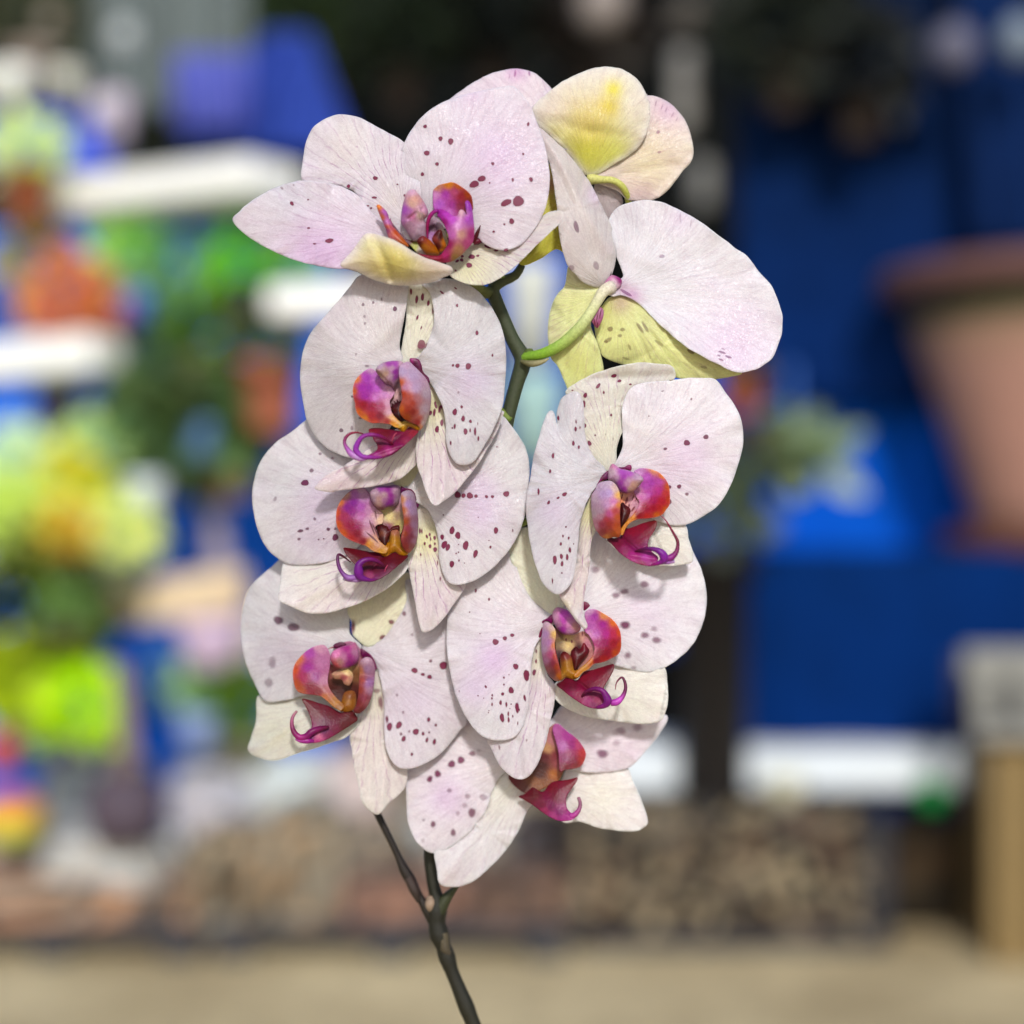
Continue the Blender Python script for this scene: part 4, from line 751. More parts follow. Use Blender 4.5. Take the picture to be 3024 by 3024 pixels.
bit("lip_callus", f, "L4", [(950, 1150), (1000, 1000), (1100, 960), (1180, 1000), (1190, 1150), (1150, 1270), (1000, 1300), (900, 1250)], [(1100, 1000, 35), (950, 1250, 45)], Z, bulge=12, cpts=[(1100, 1020, (160, 110, 60)), (1080, 1150, (176, 130, 50)), (960, 1240, (170, 120, 10)), (1120, 1240, (170, 120, 50))])
lobe(f, "L4", [(1250, 520), (1300, 450), (1380, 430), (1450, 480), (1490, 620), (1480, 800), (1450, 1000), (1400, 1150), (1320, 1270), (1220, 1330), (1150, 1290), (1190, 1180), (1220, 1050), (1230, 900), (1240, 700)],
    [(1350, 440, 20), (1200, 1200, 40), (1480, 750, 0), (1330, 800, 35)], Z, bulge=14,
    cpts=[(1330, 480, (206, 180, 190)), (1350, 620, (180, 150, 176)), (1400, 850, (180, 140, 180)), (1440, 950, (190, 156, 170)), (1260, 650, (206, 150, 110)), (1280, 800, (190, 110, 96)), (1250, 950, (176, 90, 70)), (1320, 1100, (160, 80, 80)), (1240, 1150, (150, 66, 40)), (1250, 1280, (140, 70, 50)), (1370, 1150, (176, 120, 120))])
bit("lip_shoulder", f, "L4", [(840, 230), (950, 190), (1030, 220), (1000, 280), (880, 300), (830, 280)], [(930, 240, 22)], Z, bulge=2, cpts=[(930, 240, (120, 20, 90))])
bit("lip_shoulder", f, "L4", [(1260, 300), (1350, 340), (1450, 430), (1520, 600), (1480, 620), (1450, 480), (1370, 430), (1290, 440)], [(1300, 380, 22), (1500, 600, 0)], Z, bulge=2, cpts=[(1320, 380, (130, 15, 80)), (1480, 520, (160, 90, 130))])
mid(f, "L4", [(335, 1095), (450, 1110), (600, 1160), (750, 1205), (850, 1260), (950, 1310), (1060, 1280), (1150, 1300), (1215, 1420), (1120, 1500), (980, 1590), (850, 1670), (720, 1740), (560, 1790), (420, 1780), (400, 1680), (480, 1560), (480, 1450), (440, 1320), (380, 1200)],
    [(340, 1100, 55), (1200, 1420, 40), (500, 1780, 95), (750, 1400, 60)], Z, bulge=6,
    cpts=[(420, 1150, (130, 30, 30)), (600, 1300, (130, 20, 36)), (800, 1350, (126, 20, 30)), (1100, 1400, (120, 30, 30)), (1000, 1520, (120, 25, 36)), (700, 1480, (126, 16, 60)), (850, 1570, (140, 30, 60)), (700, 1600, (130, 20, 90)), (600, 1700, (214, 130, 160)), (750, 1650, (150, 50, 100)), (480, 1700, (150, 30, 130)), (560, 1760, (190, 70, 140))])
tube_multi("lip_tendril", f, "L4", [
    ([(250, 1290, 90, 22), (190, 1370, 96, 26), (170, 1480, 100, 32), (200, 1610, 104, 42), (290, 1700, 104, 50), (400, 1690, 104, 56), (480, 1620, 104, 56), (600, 1570, 96, 46), (750, 1540, 84, 26)], [(200, 160, 160), (190, 120, 150), (150, 50, 110), (190, 60, 150), (150, 20, 120), (150, 20, 110), (120, 10, 70)]),
    ([(230, 1730, 100, 20), (320, 1750, 102, 44), (430, 1760, 102, 44), (520, 1770, 98, 20)], [(206, 120, 190), (190, 80, 170), (170, 40, 150)])], Z)

# ------------------------------------------------------------------ flower 5
f = flower("upper bloom of the right column, its narrow left petal notched at the top", "E",
           [(-83, 1180, -130, 24), (100, 1130, -120, 26), (420, 950, -80, 28), (665, 800, -32, 30)], 40)
Z = 40
sep(f, "E", [(640, 1180), (800, 1080), (1000, 1060), (1168, 1130), (1200, 1240), (1228, 1330), (1222, 1392), (1150, 1412), (1050, 1420), (940, 1402), (800, 1345), (690, 1290)], [(700, 1200, -30), (1220, 1380, -25), (1170, 1140, -40)], Z, bulge=8, base=(640, 1050), tip=(1200, 1380), vein=.15, col=(234, 226, 220), blobs=[(1050, 1280, 140, (236, 230, 200), .6)])
sep(f, "E", [(380, 262), (450, 205), (540, 155), (640, 118), (760, 85), (880, 68), (990, 75), (1080, 88), (1108, 120), (1104, 180), (1020, 200), (920, 215), (850, 250), (800, 330), (775, 430), (762, 520), (738, 580), (722, 640), (722, 710), (705, 790), (650, 790), (590, 740), (540, 680), (490, 560), (470, 420), (420, 320)],
    [(400, 260, -10), (800, 80, 0), (1100, 130, 15), (710, 720, -8), (520, 560, -5), (700, 280, -22)], Z, bulge=6, base=(680, 800), tip=(780, 100), vein=.8, col=(224, 218, 206), blobs=[(640, 600, 180, (232, 228, 192), .6), (960, 120, 150, (206, 198, 198), .5), (560, 170, 110, (210, 202, 202), .4)],
    ridges=[(560, 180, 1080, 150, -10, 34)],
    spots=[(703, 157, 19, 11, -10), (740, 191, 13, 9, -10), (812, 213, 10, 5), (599, 224, 10, 18, 35), (636, 267, 6, 9), (513, 286, 12, 16, 25), (504, 343, 11, 20), (685, 417, 6, 9), (510, 487, 10, 14), (541, 604, 12, 17, -15), (580, 551, 6, 6, 0, .7), (428, 253, 6, 4), (698, 575, 3, 10, 0, .5), (648, 545, 3, 7, 0, .4)])
pt(f, "E", [(1104, 182), (1200, 170), (1300, 172), (1380, 182), (1440, 262), (1500, 342), (1547, 450), (1562, 570), (1547, 680), (1510, 800), (1460, 920), (1390, 1020), (1290, 1092), (1170, 1148), (1050, 1140), (930, 1080), (850, 950), (740, 850), (690, 790), (722, 720), (745, 670), (762, 600), (758, 480), (757, 380), (780, 290), (830, 225), (920, 200), (1030, 190)],
    [(780, 300, 10), (1380, 185, -15), (1560, 570, -20), (1170, 1145, -20), (720, 760, -8), (1150, 600, 0)], Z, bulge=12, base=(710, 780), tip=(1500, 500), vein=.22, col=(238, 228, 232), blobs=[(1180, 700, 200, (228, 190, 226), .45), (900, 600, 150, (236, 230, 218), .5), (930, 280, 110, (218, 210, 216), .5)],
    spots=[(1187, 601, 21, 18, -10, .9), (1314, 562, 18, 14, -25, .75), (1044, 641, 12, 9, -20, .65), (1136, 891, 14, 14, 0, .8), (1188, 941, 11, 11, 0, .55), (1074, 894, 10, 12, 0, .8), (1075, 992, 10, 16, 0, .7), (1217, 311, 6, 8, 0, .6), (935, 424, 5, 5, 0, .5), (1027, 258, 10, 4, -20, .5)], spotcol=(130, 34, 84))
sep(f, "E", [(560, 930), (525, 1000), (490, 1080), (475, 1180), (465, 1290), (445, 1400), (400, 1500), (350, 1560), (338, 1605), (368, 1662), (418, 1735), (468, 1802), (510, 1838), (528, 1812), (503, 1735), (505, 1640), (530, 1500), (545, 1400), (555, 1250), (600, 1150), (600, 1000)],
    [(570, 950, -15), (510, 1830, 30), (450, 1450, 0)], Z, bulge=8, base=(590, 900), tip=(500, 1830), vein=1.0, col=(220, 206, 202), blobs=[(530, 1050, 140, (226, 220, 164), .9), (380, 1680, 40, (190, 184, 130), .6), (480, 1750, 50, (214, 206, 208), .5)],
    ridges=[(350, 1610, 510, 1830, 6, 16)])
pt(f, "E", [(326, 480), (312, 420), (292, 388), (262, 405), (232, 475), (200, 580), (167, 700), (148, 830), (130, 920), (120, 1030), (130, 1150), (150, 1280), (180, 1410), (230, 1530), (290, 1592), (340, 1607), (392, 1570), (432, 1500), (455, 1390), (467, 1270), (477, 1150), (500, 1060), (530, 980), (580, 900), (640, 840), (690, 800), (640, 760), (575, 700), (530, 612),
    (510, 520), (505, 420), (500, 340), (482, 282), (450, 258), (400, 275), (352, 310), (328, 380), (322, 430)],
    [(290, 395, -5), (120, 1000, 5), (330, 1600, 40), (480, 1150, 35), (660, 800, -5), (500, 400, 15), (350, 900, 30)], Z, bulge=12, base=(680, 800), tip=(250, 1300), vein=.14, col=(214, 208, 212),
    blobs=[(300, 1050, 130, (210, 180, 216), .4), (560, 800, 90, (228, 220, 216), .5)],
    spots=[(334, 437, 7, 14), (452, 461, 4, 11), (449, 509, 7, 15), (478, 500, 3, 9), (434, 604, 8, 16), (470, 630, 7, 11), (299, 687, 9, 16), (280, 790, 7, 12), (203, 925, 7, 19), (375, 943, 16, 12, -30), (333, 966, 10, 7, -25), (270, 997, 8, 13, 20), (385, 1159, 5, 6), (365, 1220, 6, 8), (403, 1233, 6, 9), (351, 1272, 7, 11), (411, 1312, 8, 17),
           (354, 1355, 10, 16, -10), (393, 1360, 9, 18), (311, 1378, 12, 29, -5), (359, 1404, 9, 17), (358, 1465, 5, 5), (295, 1517, 4, 15, -5), (436, 1272, 3, 5)])
bit("lip_shoulder", f, "L5", [(430, 225), (435, 300), (420, 370), (330, 400), (270, 440), (210, 550), (155, 620), (175, 560), (260, 430), (330, 310)], [(400, 300, 8), (170, 600, 10)], Z, bulge=2, cpts=[(400, 300, (130, 20, 90)), (340, 380, (110, 16, 70)), (200, 570, (140, 40, 80)), (290, 380, (170, 80, 140))])
bit("lip_shoulder", f, "L5", [(610, 170), (700, 165), (770, 130), (820, 140), (825, 200), (800, 225), (720, 205), (640, 200)], [(700, 180, 10)], Z, bulge=2, cpts=[(700, 180, (140, 20, 90)), (780, 170, (160, 50, 120))])
bit("lip_throat", f, "L5", [(620, 500), (760, 560), (900, 560), (980, 650), (960, 800), (900, 1000), (800, 1100), (680, 1250), (620, 1200), (600, 900)], [(700, 600, 24), (650, 1200, 44)], Z, bulge=-6,
    cpts=[(680, 650, (236, 190, 160)), (850, 700, (222, 170, 180)), (900, 800, (214, 170, 180)), (650, 700, (240, 170, 120)), (850, 950, (220, 170, 170)), (800, 1080, (220, 160, 50))],
    spots=[(665, 660, 8, 50, 18, .8), (740, 730, 18, 60, 15, .9), (850, 680, 8, 38, 18, .9), (902, 705, 8, 34, 18, .7), (850, 870, 14, 50, 35, .9), (780, 820, 14, 34, 10, .9)], spotcol=(140, 20, 40))
lobe(f, "L5", [(860, 250), (950, 190), (1050, 185), (1160, 205), (1280, 255), (1380, 350), (1440, 450), (1465, 560), (1470, 700), (1460, 800), (1400, 890), (1330, 970), (1220, 1010), (1080, 1030), (960, 1035), (880, 1060), (800, 1100), (730, 1180), (680, 1300), (640, 1290), (660, 1180), (760, 1060), (850, 960), (920, 850),
    (950, 750), (900, 660), (860, 560), (960, 480), (1000, 380), (950, 310)],
    [(950, 200, 10), (1465, 650, 35), (1250, 1000, 50), (660, 1280, 50), (900, 600, 5), (1150, 650, 12)], Z, bulge=-6,
    cpts=[(950, 220, (222, 180, 220)), (1200, 220, (236, 180, 140)), (1330, 320, (236, 160, 70)), (1440, 500, (212, 120, 40)), (1455, 700, (200, 90, 30)), (1380, 880, (205, 120, 20)), (1250, 960, (200, 120, 10)), (1080, 1010, (190, 60, 20)), (1100, 330, (206, 120, 205)), (1150, 430, (190, 86, 186)), (1050, 480, (200, 110, 196)), (1280, 400, (206, 110, 190)), (1280, 560, (200, 80, 160)), (1380, 600, (210, 90, 80)),
          (1100, 620, (196, 80, 180)), (1000, 650, (206, 120, 180)), (1180, 720, (180, 36, 90)), (1330, 740, (196, 50, 50)), (1050, 850, (170, 22, 50)), (1200, 860, (176, 30, 40)), (950, 980, (160, 20, 20)), (900, 720, (216, 160, 180)), (920, 820, (216, 160, 180)), (850, 1000, (222, 160, 40)), (750, 1100, (222, 160, 20)), (660, 1250, (220, 160, 10)), (950, 560, (212, 160, 190)), (1300, 850, (190, 60, 30))])
bit("column", f, "L5", [(440, 210), (500, 110), (580, 150), (640, 195), (740, 215), (850, 250), (950, 290), (1015, 350), (1020, 400), (960, 460), (880, 560), (790, 600), (720, 610), (620, 570), (560, 460), (500, 400), (430, 370)],
    [(500, 200, 20), (950, 370, 75), (750, 590, 55)], Z, bulge=26, dome=True, T=8,
    cpts=[(520, 130, (222, 160, 190)), (500, 250, (222, 200, 206)), (560, 350, (220, 190, 206)), (680, 240, (196, 110, 200)), (700, 330, (190, 96, 190)), (800, 270, (200, 120, 200)), (640, 430, (190, 90, 190)), (700, 540, (186, 76, 180)), (780, 390, (212, 180, 196)), (900, 340, (206, 180, 200)), (980, 370, (206, 184, 196)), (850, 460, (206, 170, 146)), (800, 530, (206, 180, 160)), (900, 450, (206, 176, 160)), (740, 450, (206, 160, 190))])
bit("lip_callus", f, "L5", [(640, 790), (680, 755), (720, 800), (790, 850), (810, 910), (790, 970), (740, 1060), (690, 1140), (640, 1185), (615, 1100), (620, 900)], [(680, 780, 46), (640, 1170, 60)], Z, bulge=10, cpts=[(680, 800, (90, 20, 30)), (720, 900, (120, 50, 40)), (700, 1000, (100, 34, 34)), (650, 1130, (80, 12, 26)), (780, 900, (120, 36, 36)), (640, 950, (80, 12, 26))])
lobe(f, "L5", [(215, 540), (250, 460), (330, 412), (450, 395), (520, 420), (590, 510), (630, 620), (640, 760), (630, 900), (635, 1100), (645, 1240), (620, 1340), (520, 1345), (400, 1370), (320, 1340), (260, 1270), (200, 1170), (160, 1000), (145, 830), (150, 650)],
    [(400, 400, 25), (600, 600, 55), (630, 1200, 65), (150, 800, 0), (300, 1330, 30), (400, 850, 60)], Z, bulge=18,
    cpts=[(420, 430, (214, 200, 210)), (300, 500, (214, 196, 212)), (200, 700, (216, 196, 206)), (180, 950, (206, 190, 190)), (350, 620, (210, 186, 216)), (450, 600, (206, 186, 216)), (560, 520, (226, 206, 190)), (610, 640, (234, 196, 120)), (600, 800, (226, 160, 80)), (530, 750, (214, 150, 190)), (400, 800, (214, 180, 206)), (300, 900, (210, 186, 196)),
          (450, 950, (206, 120, 170)), (540, 900, (200, 100, 100)), (590, 1000, (206, 120, 60)), (400, 1050, (200, 90, 100)), (300, 1000, (212, 170, 180)), (450, 1120, (176, 80, 50)), (320, 1130, (180, 76, 80)), (220, 1150, (206, 160, 170)), (570, 1150, (190, 100, 50)), (350, 1250, (166, 70, 50)), (550, 1290, (190, 110, 50)), (400, 1340, (206, 150, 80)), (620, 1200, (196, 120, 60))])
mid(f, "L5", [(415, 1400), (440, 1340), (540, 1360), (640, 1325), (690, 1250), (710, 1165), (760, 1195), (880, 1160), (1000, 1110), (1120, 1075), (1210, 1060), (1248, 1090), (1235, 1180), (1180, 1280), (1120, 1370), (1095, 1460), (1110, 1530), (1180, 1600), (1270, 1680), (1240, 1780), (1150, 1825), (1020, 1815), (880, 1770), (750, 1700), (640, 1620), (550, 1530), (480, 1450)],
    [(420, 1400, 40), (1240, 1080, 60), (1150, 1820, 110), (800, 1400, 60), (650, 1500, 75)], Z, bulge=6,
    cpts=[(480, 1390, (130, 40, 50)), (600, 1450, (146, 44, 60)), (850, 1250, (160, 26, 50)), (1000, 1200, (160, 36, 50)), (1180, 1120, (140, 50, 34)), (1100, 1250, (150, 30, 50)), (950, 1400, (150, 26, 60)), (780, 1400, (140, 30, 60)), (700, 1550, (160, 50, 90)), (900, 1550, (150, 36, 90)), (850, 1650, (190, 70, 150)), (1050, 1700, (200, 100, 180)), (1000, 1790, (160, 20, 100)), (1200, 1780, (180, 70, 150)), (1080, 1480, (150, 30, 90))],
    ridges=[(640, 1320, 900, 1550, -8, 26), (820, 1640, 1200, 1700, 5, 40)])
tube_multi("lip_tendril", f, "L5", [
    ([(840, 1610, 82, 8), (920, 1570, 94, 18), (1020, 1545, 106, 26), (1130, 1535, 118, 34), (1250, 1560, 124, 46), (1340, 1620, 124, 66), (1370, 1700, 120, 70), (1330, 1750, 116, 50), (1240, 1790, 112, 30), (1100, 1820, 104, 14)], [(110, 10, 50), (120, 16, 80), (130, 30, 120), (140, 40, 150), (160, 60, 176), (170, 70, 180), (170, 40, 140), (150, 20, 100)]),
    ([(1310, 980, 70, 5), (1390, 1050, 80, 10), (1460, 1160, 92, 16), (1530, 1280, 102, 22), (1590, 1390, 108, 27), (1600, 1490, 110, 30), (1570, 1600, 112, 40), (1490, 1680, 114, 56), (1400, 1700, 114, 50)], [(206, 130, 150), (170, 60, 100), (150, 30, 80), (140, 30, 80), (160, 50, 130), (180, 80, 180)]),
    ([(1540, 1750, 104, 30), (1450, 1750, 108, 44), (1340, 1760, 108, 40)], [(214, 190, 220), (200, 150, 216), (180, 100, 190)])], Z)

# ------------------------------------------------------------------ flower 6
f = flower("middle bloom of the right column, a sepal tip from above hanging over its centre", "G",
           [(330, 440, -85, 24), (500, 450, -75, 26), (700, 520, -55, 28), (840, 580, -32, 30)], -45)
Z = -45
sep(f, "G", [(830, 1010), (950, 930), (1200, 850), (1430, 900), (1528, 905), (1547, 1000), (1552, 1110), (1532, 1200), (1500, 1245), (1380, 1262), (1200, 1242), (1050, 1220), (900, 1160), (820, 1080)], [(850, 1030, -5), (1540, 1050, -15), (1500, 1240, 0), (1200, 950, -25)], Z, bulge=10, base=(800, 900), tip=(1520, 1150), vein=.08, col=(238, 230, 222), blobs=[(1350, 1100, 150, (238, 236, 212), .5)])
sep(f, "G", [(540, 150), (620, 20), (760, 60), (850, 300), (890, 440), (890, 530), (870, 580), (800, 580), (720, 530), (650, 450), (600, 340)], [(600, 150, -30), (860, 540, -5)], Z, bulge=8, base=(850, 590), tip=(620, 60), vein=.05, col=(236, 232, 208))
pt(f, "G", [(930, 60), (1100, 20), (1300, 40), (1500, 60), (1660, 100), (1725, 200), (1772, 310), (1797, 450), (1782, 590), (1732, 720), (1650, 822), (1530, 905), (1430, 935), (1300, 915), (1150, 860), (980, 740), (870, 640), (850, 560), (900, 420), (910, 200)],
    [(950, 60, -15), (1660, 100, -30), (1795, 450, -25), (1430, 935, -10), (870, 570, -5), (1300, 500, 5)], Z, bulge=12, base=(850, 590), tip=(1700, 500), vein=.12, col=(240, 232, 236), blobs=[(1450, 620, 200, (232, 206, 230), .35), (1250, 150, 170, (236, 222, 222), .4), (1350, 480, 100, (230, 200, 226), .35)],
    spots=[(1090, 284, 24, 20, 0, .4), (1402, 377, 25, 18, 0, .55), (1275, 423, 25, 16, -10, .5), (1222, 447, 23, 16, -10, .5), (1280, 635, 26, 22, 0, .8), (1405, 700, 22, 18, 0, .5), (1463, 659, 18, 15, 0, .3), (1479, 731, 25, 19, 0, .5), (1297, 827, 18, 17, 0, .5), (1335, 905, 14, 10, 0, .3)], spotcol=(136, 60, 104), soft=5)
sep(f, "G", [(760, 690), (705, 760), (690, 850), (670, 1000), (640, 1100), (560, 1200), (450, 1300), (405, 1360), (438, 1430), (470, 1505), (520, 1565), (590, 1610), (652, 1606), (705, 1550), (745, 1470), (782, 1360), (812, 1220), (832, 1120), (838, 1020), (790, 950), (760, 850), (790, 760)],
    [(760, 740, -20), (620, 1600, 30), (430, 1370, 5), (830, 1080, 5)], Z, bulge=10, base=(790, 680), tip=(600, 1610), vein=1.0, col=(222, 210, 212), blobs=[(740, 850, 120, (232, 226, 180), .9), (560, 1420, 120, (206, 200, 206), .4), (760, 1100, 90, (226, 208, 212), .5)],
    ridges=[(600, 1370, 620, 1590, -8, 20), (700, 1100, 680, 1560, 5, 30)], spots=[(715, 865, 6, 12), (716, 800, 6, 12, 0, .7), (703, 935, 11, 18, 10), (482, 1410, 5, 16, -10, .5), (655, 1365, 6, 8, 0, .4)])
pt(f, "G", [(300, 330), (270, 372), (200, 460), (160, 560), (147, 680), (150, 800), (170, 930), (200, 1060), (240, 1160), (290, 1250), (350, 1322), (420, 1360), (500, 1367), (570, 1350), (612, 1310), (642, 1250), (662, 1170), (672, 1080), (680, 980), (690, 850), (715, 760), (760, 700), (820, 640), (860, 580), (800, 560), (740, 520), (680, 460), (630, 370), (590, 260), (555, 160), (450, 180)],
    [(400, 250, -25), (148, 700, -5), (450, 1365, 30), (680, 900, 20), (840, 590, -5), (400, 800, 22)], Z, bulge=12, base=(850, 590), tip=(350, 1150), vein=.15, col=(226, 216, 220), blobs=[(450, 850, 130, (218, 176, 226), .55), (320, 1040, 120, (212, 178, 222), .4), (600, 480, 150, (234, 222, 220), .5), (420, 1270, 110, (214, 212, 214), .4)],
    spots=[(458, 742, 18, 19, 20), (517, 719, 14, 12, 10), (564, 699, 12, 11, 10), (586, 898, 15, 19, -20), (654, 954, 18, 33, -5), (557, 1048, 15, 22, -20), (511, 968, 5, 7), (511, 1012, 5, 6), (503, 1072, 9, 10), (396, 1026, 6, 9, -20), (437, 1080, 5, 7), (435, 1100, 5, 7), (490, 1127, 8, 13), (527, 1139, 6, 14), (595, 1159, 12, 30, -4), (643, 1097, 7, 18, -10), (499, 1222, 14, 26, -5),
           (539, 1198, 5, 13), (541, 1236, 6, 16), (557, 1136, 4), (567, 1213, 4, 7), (549, 1165, 3), (599, 1258, 3, 10), (609, 1172, 3, 8), (333, 417, 6, 12), (417, 472, 7, 9), (294, 553, 4), (436, 1138, 4, 10), (416, 1178, 3), (413, 1190, 3), (383, 1098, 3), (347, 1083, 4), (543, 950, 3), (359, 690, 3), (227, 1054, 2, 6)])
bit("lip_shoulder", f, "L6", [(160, 660), (190, 500), (220, 400), (300, 350), (380, 290), (395, 370), (370, 440), (300, 400), (240, 430), (225, 560), (200, 650)], [(360, 360, 10), (180, 620, 0)], Z, bulge=2, cpts=[(350, 360, (140, 20, 90)), (210, 480, (150, 40, 110)), (180, 620, (150, 50, 100))])
bit("lip_shoulder", f, "L6", [(860, 90), (930, 100), (1020, 140), (1000, 180), (900, 240), (860, 200)], [(900, 160, 8)], Z, bulge=2, cpts=[(900, 160, (150, 20, 96))])
bit("lip_throat", f, "L6", [(430, 500), (560, 560), (700, 620), (850, 560), (960, 600), (1040, 750), (1050, 900), (980, 1050), (800, 1200), (600, 1300), (480, 1200), (440, 900)], [(600, 700, 14), (700, 1200, 30)], Z, bulge=-8,
    cpts=[(500, 700, (150, 130, 90)), (480, 600, (150, 110, 100)), (640, 780, (240, 222, 156)), (800, 680, (230, 190, 170)), (620, 680, (230, 210, 160)), (950, 750, (216, 160, 170)), (1000, 900, (210, 160, 150)), (800, 850, (110, 20, 40)), (500, 950, (90, 16, 30))], spots=[(600, 690, 12, 18), (690, 720, 10, 24), (860, 590, 14, 40, 0, .5)], spotcol=(140, 40, 90))
lobe(f, "L6", [(900, 260), (980, 210), (1080, 215), (1200, 280), (1320, 360), (1410, 460), (1460, 580), (1475, 720), (1465, 850), (1420, 930), (1300, 1000), (1180, 1050), (1040, 1080), (960, 1160), (880, 1200), (780, 1290), (720, 1260), (780, 1180), (900, 1080), (1010, 960), (1050, 850), (1020, 720), (960, 620), (900, 560), (900, 400)],
    [(980, 215, 10), (1470, 700, 35), (1180, 1050, 50), (780, 1270, 50), (950, 620, 5), (1150, 650, 12)], Z, bulge=-6,
    cpts=[(970, 230, (226, 190, 220)), (1200, 310, (240, 180, 120)), (1350, 420, (240, 150, 70)), (1440, 580, (220, 110, 40)), (1460, 780, (196, 96, 20)), (1380, 900, (190, 96, 0)), (1200, 1000, (170, 50, 10)), (1050, 330, (196, 100, 190)), (1180, 450, (190, 70, 170)), (1000, 480, (206, 130, 196)), (1230, 600, (196, 60, 160)), (1350, 600, (206, 70, 110)), (1080, 600, (200, 120, 190)), (1200, 740, (170, 20, 90)), (1350, 740, (176, 36, 40)),
          (1130, 900, (150, 12, 36)), (1250, 880, (160, 20, 40)), (1060, 1020, (150, 20, 30)), (1100, 750, (180, 60, 130)), (1030, 850, (214, 150, 160)), (1000, 1020, (222, 150, 50)), (880, 1120, (206, 160, 60)), (780, 1240, (206, 150, 40)), (950, 620, (210, 150, 190))])
bit("column", f, "L6", [(380, 280), (450, 180), (560, 200), (640, 240), (740, 350), (830, 480), (810, 560), (740, 600), (640, 620), (540, 600), (460, 520), (400, 420)], [(430, 280, 15), (760, 500, 50), (600, 600, 40)], Z, bulge=24, dome=True, T=8,
    cpts=[(450, 220, (226, 170, 200)), (420, 320, (222, 180, 200)), (560, 290, (216, 110, 206)), (570, 400, (206, 96, 190)), (540, 530, (190, 80, 180)), (640, 430, (214, 160, 190)), (740, 480, (206, 160, 150)), (660, 560, (206, 160, 190)), (480, 450, (206, 160, 180))])
bit("lip_callus", f, "L6", [(680, 870), (760, 800), (820, 840), (880, 740), (930, 800), (970, 880), (900, 980), (830, 1060), (780, 1150), (730, 1190), (710, 1080), (680, 960)], [(800, 850, 35), (740, 1170, 50)], Z, bulge=10, cpts=[(880, 780, (150, 30, 40)), (760, 830, (96, 16, 30)), (740, 940, (130, 50, 40)), (840, 950, (110, 20, 30)), (770, 1080, (110, 30, 26)), (740, 1160, (90, 14, 28)), (920, 880, (130, 30, 36))])
bit("lip_callus", f, "L6", [(500, 950), (560, 880), (640, 920), (700, 1000), (730, 1150), (840, 1190), (800, 1290), (700, 1320), (600, 1290), (520, 1340), (480, 1300), (510, 1150)], [(580, 930, 40), (750, 1290, 48)], Z, bulge=14, cpts=[(560, 900, (116, 30, 36)), (600, 960, (160, 90, 80)), (620, 1050, (190, 150, 70)), (600, 1180, (190, 146, 50)), (700, 1250, (196, 150, 40)), (540, 1270, (200, 160, 90)), (780, 1230, (200, 150, 60))])
lobe(f, "L6", [(230, 480), (250, 420), (310, 415), (380, 460), (430, 540), (440, 640), (420, 760), (440, 900), (480, 1050), (520, 1200), (525, 1310), (470, 1350), (400, 1330), (320, 1250), (260, 1120), (220, 960), (205, 800), (215, 620)],
    [(300, 420, 20), (430, 600, 50), (500, 1250, 60), (210, 800, 0), (350, 900, 45)], Z, bulge=16,
    cpts=[(280, 450, (222, 196, 206)), (380, 500, (226, 206, 190)), (420, 600, (226, 196, 120)), (400, 780, (220, 150, 80)), (270, 600, (206, 170, 210)), (320, 750, (206, 160, 200)), (240, 850, (206, 180, 196)), (330, 930, (200, 110, 150)), (430, 950, (196, 96, 70)), (280, 1030, (196, 140, 170)), (370, 1080, (160, 60, 70)), (450, 1120, (176, 90, 40)), (380, 1220, (140, 66, 40)), (480, 1280, (200, 130, 40)), (320, 1180, (170, 100, 100))])
mid(f, "L6", [(445, 1405), (530, 1350), (610, 1285), (700, 1320), (780, 1330), (840, 1250), (900, 1195), (1020, 1170), (1150, 1130), (1280, 1090), (1355, 1080), (1360, 1150), (1310, 1260), (1240, 1370), (1195, 1460), (1200, 1560), (1240, 1680), (1200, 1780), (1050, 1785), (920, 1750), (780, 1670), (650, 1580), (540, 1490)],
    [(450, 1400, 40), (1350, 1100, 60), (1100, 1785, 105), (850, 1400, 60), (650, 1500, 70)], Z, bulge=6,
    cpts=[(520, 1400, (130, 30, 40)), (700, 1420, (130, 22, 45)), (900, 1280, (150, 20, 40)), (1150, 1200, (146, 25, 40)), (1300, 1130, (130, 36, 40)), (1150, 1350, (150, 22, 50)), (950, 1400, (140, 16, 46)), (800, 1560, (160, 30, 70)), (700, 1600, (160, 30, 80)), (950, 1640, (176, 50, 130)), (1100, 1650, (170, 60, 110)), (1050, 1750, (150, 20, 110)), (1000, 1560, (140, 20, 60))], ridges=[(760, 1330, 960, 1500, -8, 26)])
tube_multi("lip_tendril", f, "L6", [
    ([(850, 1620, 82, 12), (870, 1560, 94, 20), (950, 1500, 106, 28), (1060, 1470, 116, 34), (1170, 1500, 122, 42), (1230, 1580, 122, 56), (1260, 1670, 120, 66), (1200, 1740, 114, 44), (1080, 1770, 106, 22)], [(120, 10, 60), (130, 10, 90), (140, 20, 120), (150, 30, 140), (150, 50, 150), (160, 50, 150), (150, 30, 120)]),
    ([(1380, 1480, 90, 8), (1400, 1370, 96, 12), (1480, 1290, 102, 18), (1530, 1360, 106, 24), (1540, 1480, 110, 28), (1490, 1600, 112, 38), (1400, 1680, 114, 56), (1310, 1690, 114, 50)], [(210, 170, 170), (160, 100, 120), (130, 30, 90), (140, 30, 110), (226, 120, 220), (190, 80, 180)])], Z)

